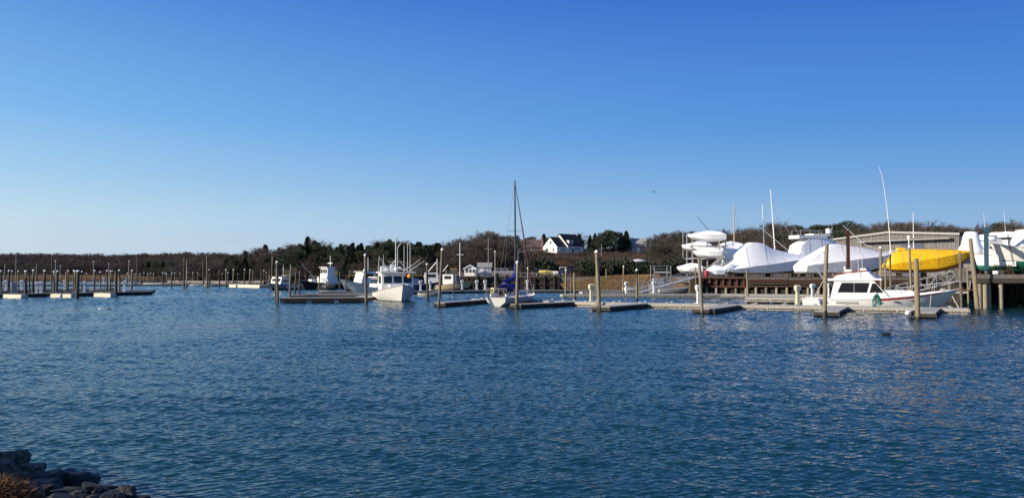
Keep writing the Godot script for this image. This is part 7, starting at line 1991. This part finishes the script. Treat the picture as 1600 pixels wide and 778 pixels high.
	mk("buoy_cream", Color(0.66, 0.55, 0.26), 0.7)
	mk("black_plastic", Color(0.02, 0.02, 0.021), 0.5)
	var wrap := mk("shrink_wrap", Color(0.89, 0.89, 0.89), 0.42, grain(22, 256, 5, 9, 0.955, 1.0, 5))
	var crease := bumps(21, 256, 7, 12, 5.0)
	wrap.uv1_triplanar = true
	wrap.uv1_scale = Vector3.ONE * 0.16
	wrap.normal_enabled = true
	wrap.normal_texture = crease
	wrap.normal_scale = 0.07
	var yel := mk("cover_yellow", Color(0.80, 0.46, 0.006), 0.5, faint, Vector3.ONE * 0.2)
	yel.normal_enabled = true
	yel.normal_texture = crease
	yel.normal_scale = 0.25
	mk("cover_yellow_dark", Color(0.50, 0.24, 0.01), 0.7)
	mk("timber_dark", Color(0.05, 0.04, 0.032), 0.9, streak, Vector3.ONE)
	mk("rust_steel", Color(0.12, 0.045, 0.022), 0.85, rust, Vector3.ONE)
	mk("drum_red", Color(0.30, 0.012, 0.025), 0.5)
	mk("lift_blue", Color(0.008, 0.05, 0.09), 0.5, faint, Vector3.ONE)
	mk("gravel", Color(0.17, 0.155, 0.14), 0.95, fine, Vector3.ONE * 0.4, true)
	mk("asphalt", Color(0.16, 0.145, 0.125), 0.95, fine, Vector3.ONE * 0.3, true)
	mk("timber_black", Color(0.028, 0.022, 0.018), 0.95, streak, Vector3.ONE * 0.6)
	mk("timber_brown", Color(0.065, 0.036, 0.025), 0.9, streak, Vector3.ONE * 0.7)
	mk("timber_grey", Color(0.15, 0.135, 0.118), 0.9, streak, Vector3.ONE * 0.7)
	mk("timber_pale", Color(0.36, 0.32, 0.25), 0.9, streak, Vector3.ONE)
	mk("pile_pale", Color(0.36, 0.31, 0.22), 0.9, streak, Vector3.ONE)
	mk("rust_red", Color(0.16, 0.042, 0.024), 0.85, rust, Vector3.ONE)
	mk("concrete", Color(0.36, 0.34, 0.31), 0.9, blotch, Vector3.ONE)
	mk("aluminium", Color(0.26, 0.26, 0.265), 0.45, faint, Vector3.ONE, false, 0.2)
	mk("house_white", Color(0.78, 0.77, 0.74), 0.7, faint, Vector3.ONE * 0.3)
	mk("house_tan", Color(0.52, 0.44, 0.32), 0.8)
	mk("roof_black", Color(0.022, 0.023, 0.026), 0.85, fine, Vector3.ONE * 0.5)
	mk("roof_grey", Color(0.34, 0.335, 0.33), 0.85, fine, Vector3.ONE * 0.5)
	mk("roof_brown", Color(0.16, 0.11, 0.095), 0.9, fine, Vector3.ONE * 0.5)
	mk("shingle_grey", Color(0.22, 0.215, 0.215), 0.9, fine, Vector3.ONE * 0.5)
	mk("shingle_brown", Color(0.20, 0.15, 0.12), 0.9, fine, Vector3.ONE * 0.5)
	mk("brick_pink", Color(0.42, 0.24, 0.18), 0.9, fine, Vector3.ONE)
	mk("shed_blue", Color(0.36, 0.40, 0.50), 0.8)
	mk("house_glass", Color(0.02, 0.022, 0.03), 0.08)
	mk("siding_grey", Color(0.20, 0.195, 0.19), 0.6, streak, Vector3.ONE * 0.15)
	mk("roof_metal", Color(0.30, 0.295, 0.29), 0.5)
	mk("trim_pale", Color(0.30, 0.295, 0.285), 0.6)
	mk("door_dark", Color(0.055, 0.07, 0.11), 0.7)
	mk("car_dark", Color(0.02, 0.021, 0.025), 0.25)
	mk("car_blue", Color(0.025, 0.035, 0.08), 0.25)
	mk("car_silver", Color(0.42, 0.42, 0.43), 0.3)
	mk("cover_dull_yellow", Color(0.50, 0.42, 0.10), 0.7, faint, Vector3.ONE)
	mk("feather_dark", Color(0.02, 0.018, 0.017), 0.8)
	mk("feather_white", Color(0.72, 0.71, 0.69), 0.8)
	mk("bill", Color(0.25, 0.16, 0.04), 0.6)
	var crust := grain(31, 512, 14, 14, 0.25, 1.0, 5, 1.6)
	mk("rock_dark", Color(0.010, 0.0085, 0.007), 0.65, crust, Vector3.ONE * 0.8, true)
	mk("rock_grey", Color(0.045, 0.038, 0.030), 0.8, crust, Vector3.ONE * 0.8, true)
	mk("rock_tan", Color(0.22, 0.18, 0.11), 0.85, crust, Vector3.ONE * 0.9, true)
	mk("parka_navy", Color(0.010, 0.012, 0.022), 0.8, fine, Vector3.ONE * 3.0)
	mk("denim", Color(0.03, 0.045, 0.09), 0.9, fine, Vector3.ONE * 4.0)
	mk("skin", Color(0.48, 0.29, 0.20), 0.6)
	mk("fur_brown", Color(0.15, 0.072, 0.034), 0.7)
	mk("fur_orange", Color(0.34, 0.15, 0.05), 0.7)
	mk("fur_dark", Color(0.05, 0.028, 0.018), 0.7)
func bumps(seed_: int, w: int, fx: float, fy: float, strength: float) -> ImageTexture:
	var im := grain(seed_, w, fx, fy, 0.0, 1.0, 4).get_image()
	im.clear_mipmaps()
	im.convert(Image.FORMAT_RGBA8)
	im.bump_map_to_normal_map(strength)
	return ImageTexture.create_from_image(im)

func _ready() -> void:
	noise_a.seed = 3
	noise_a.frequency = 0.012
	noise_b.seed = 9
	noise_b.frequency = 0.02
	setup()
	var t0 := Time.get_ticks_msec()
	make_materials()
	make_water()
	make_land()
	print("land ", Time.get_ticks_msec() - t0)
	make_protos()
	print("protos ", Time.get_ticks_msec() - t0)
	make_trees()
	make_far_wood()
	print("trees ", Time.get_ticks_msec() - t0)
	make_pilings()
	make_docks()
	lobster_boat()
	second_fishing_boat()
	sailboat()
	motor_yacht()
	small_boats()
	work_boats()
	make_yard_boats()
	right_boats()
	make_quays()
	make_houses()
	make_quay_things()
	make_birds()
	make_bank()
	make_rocks()
	make_person()
	print("all ", Time.get_ticks_msec() - t0)
	for k in protos: protos[k].free()
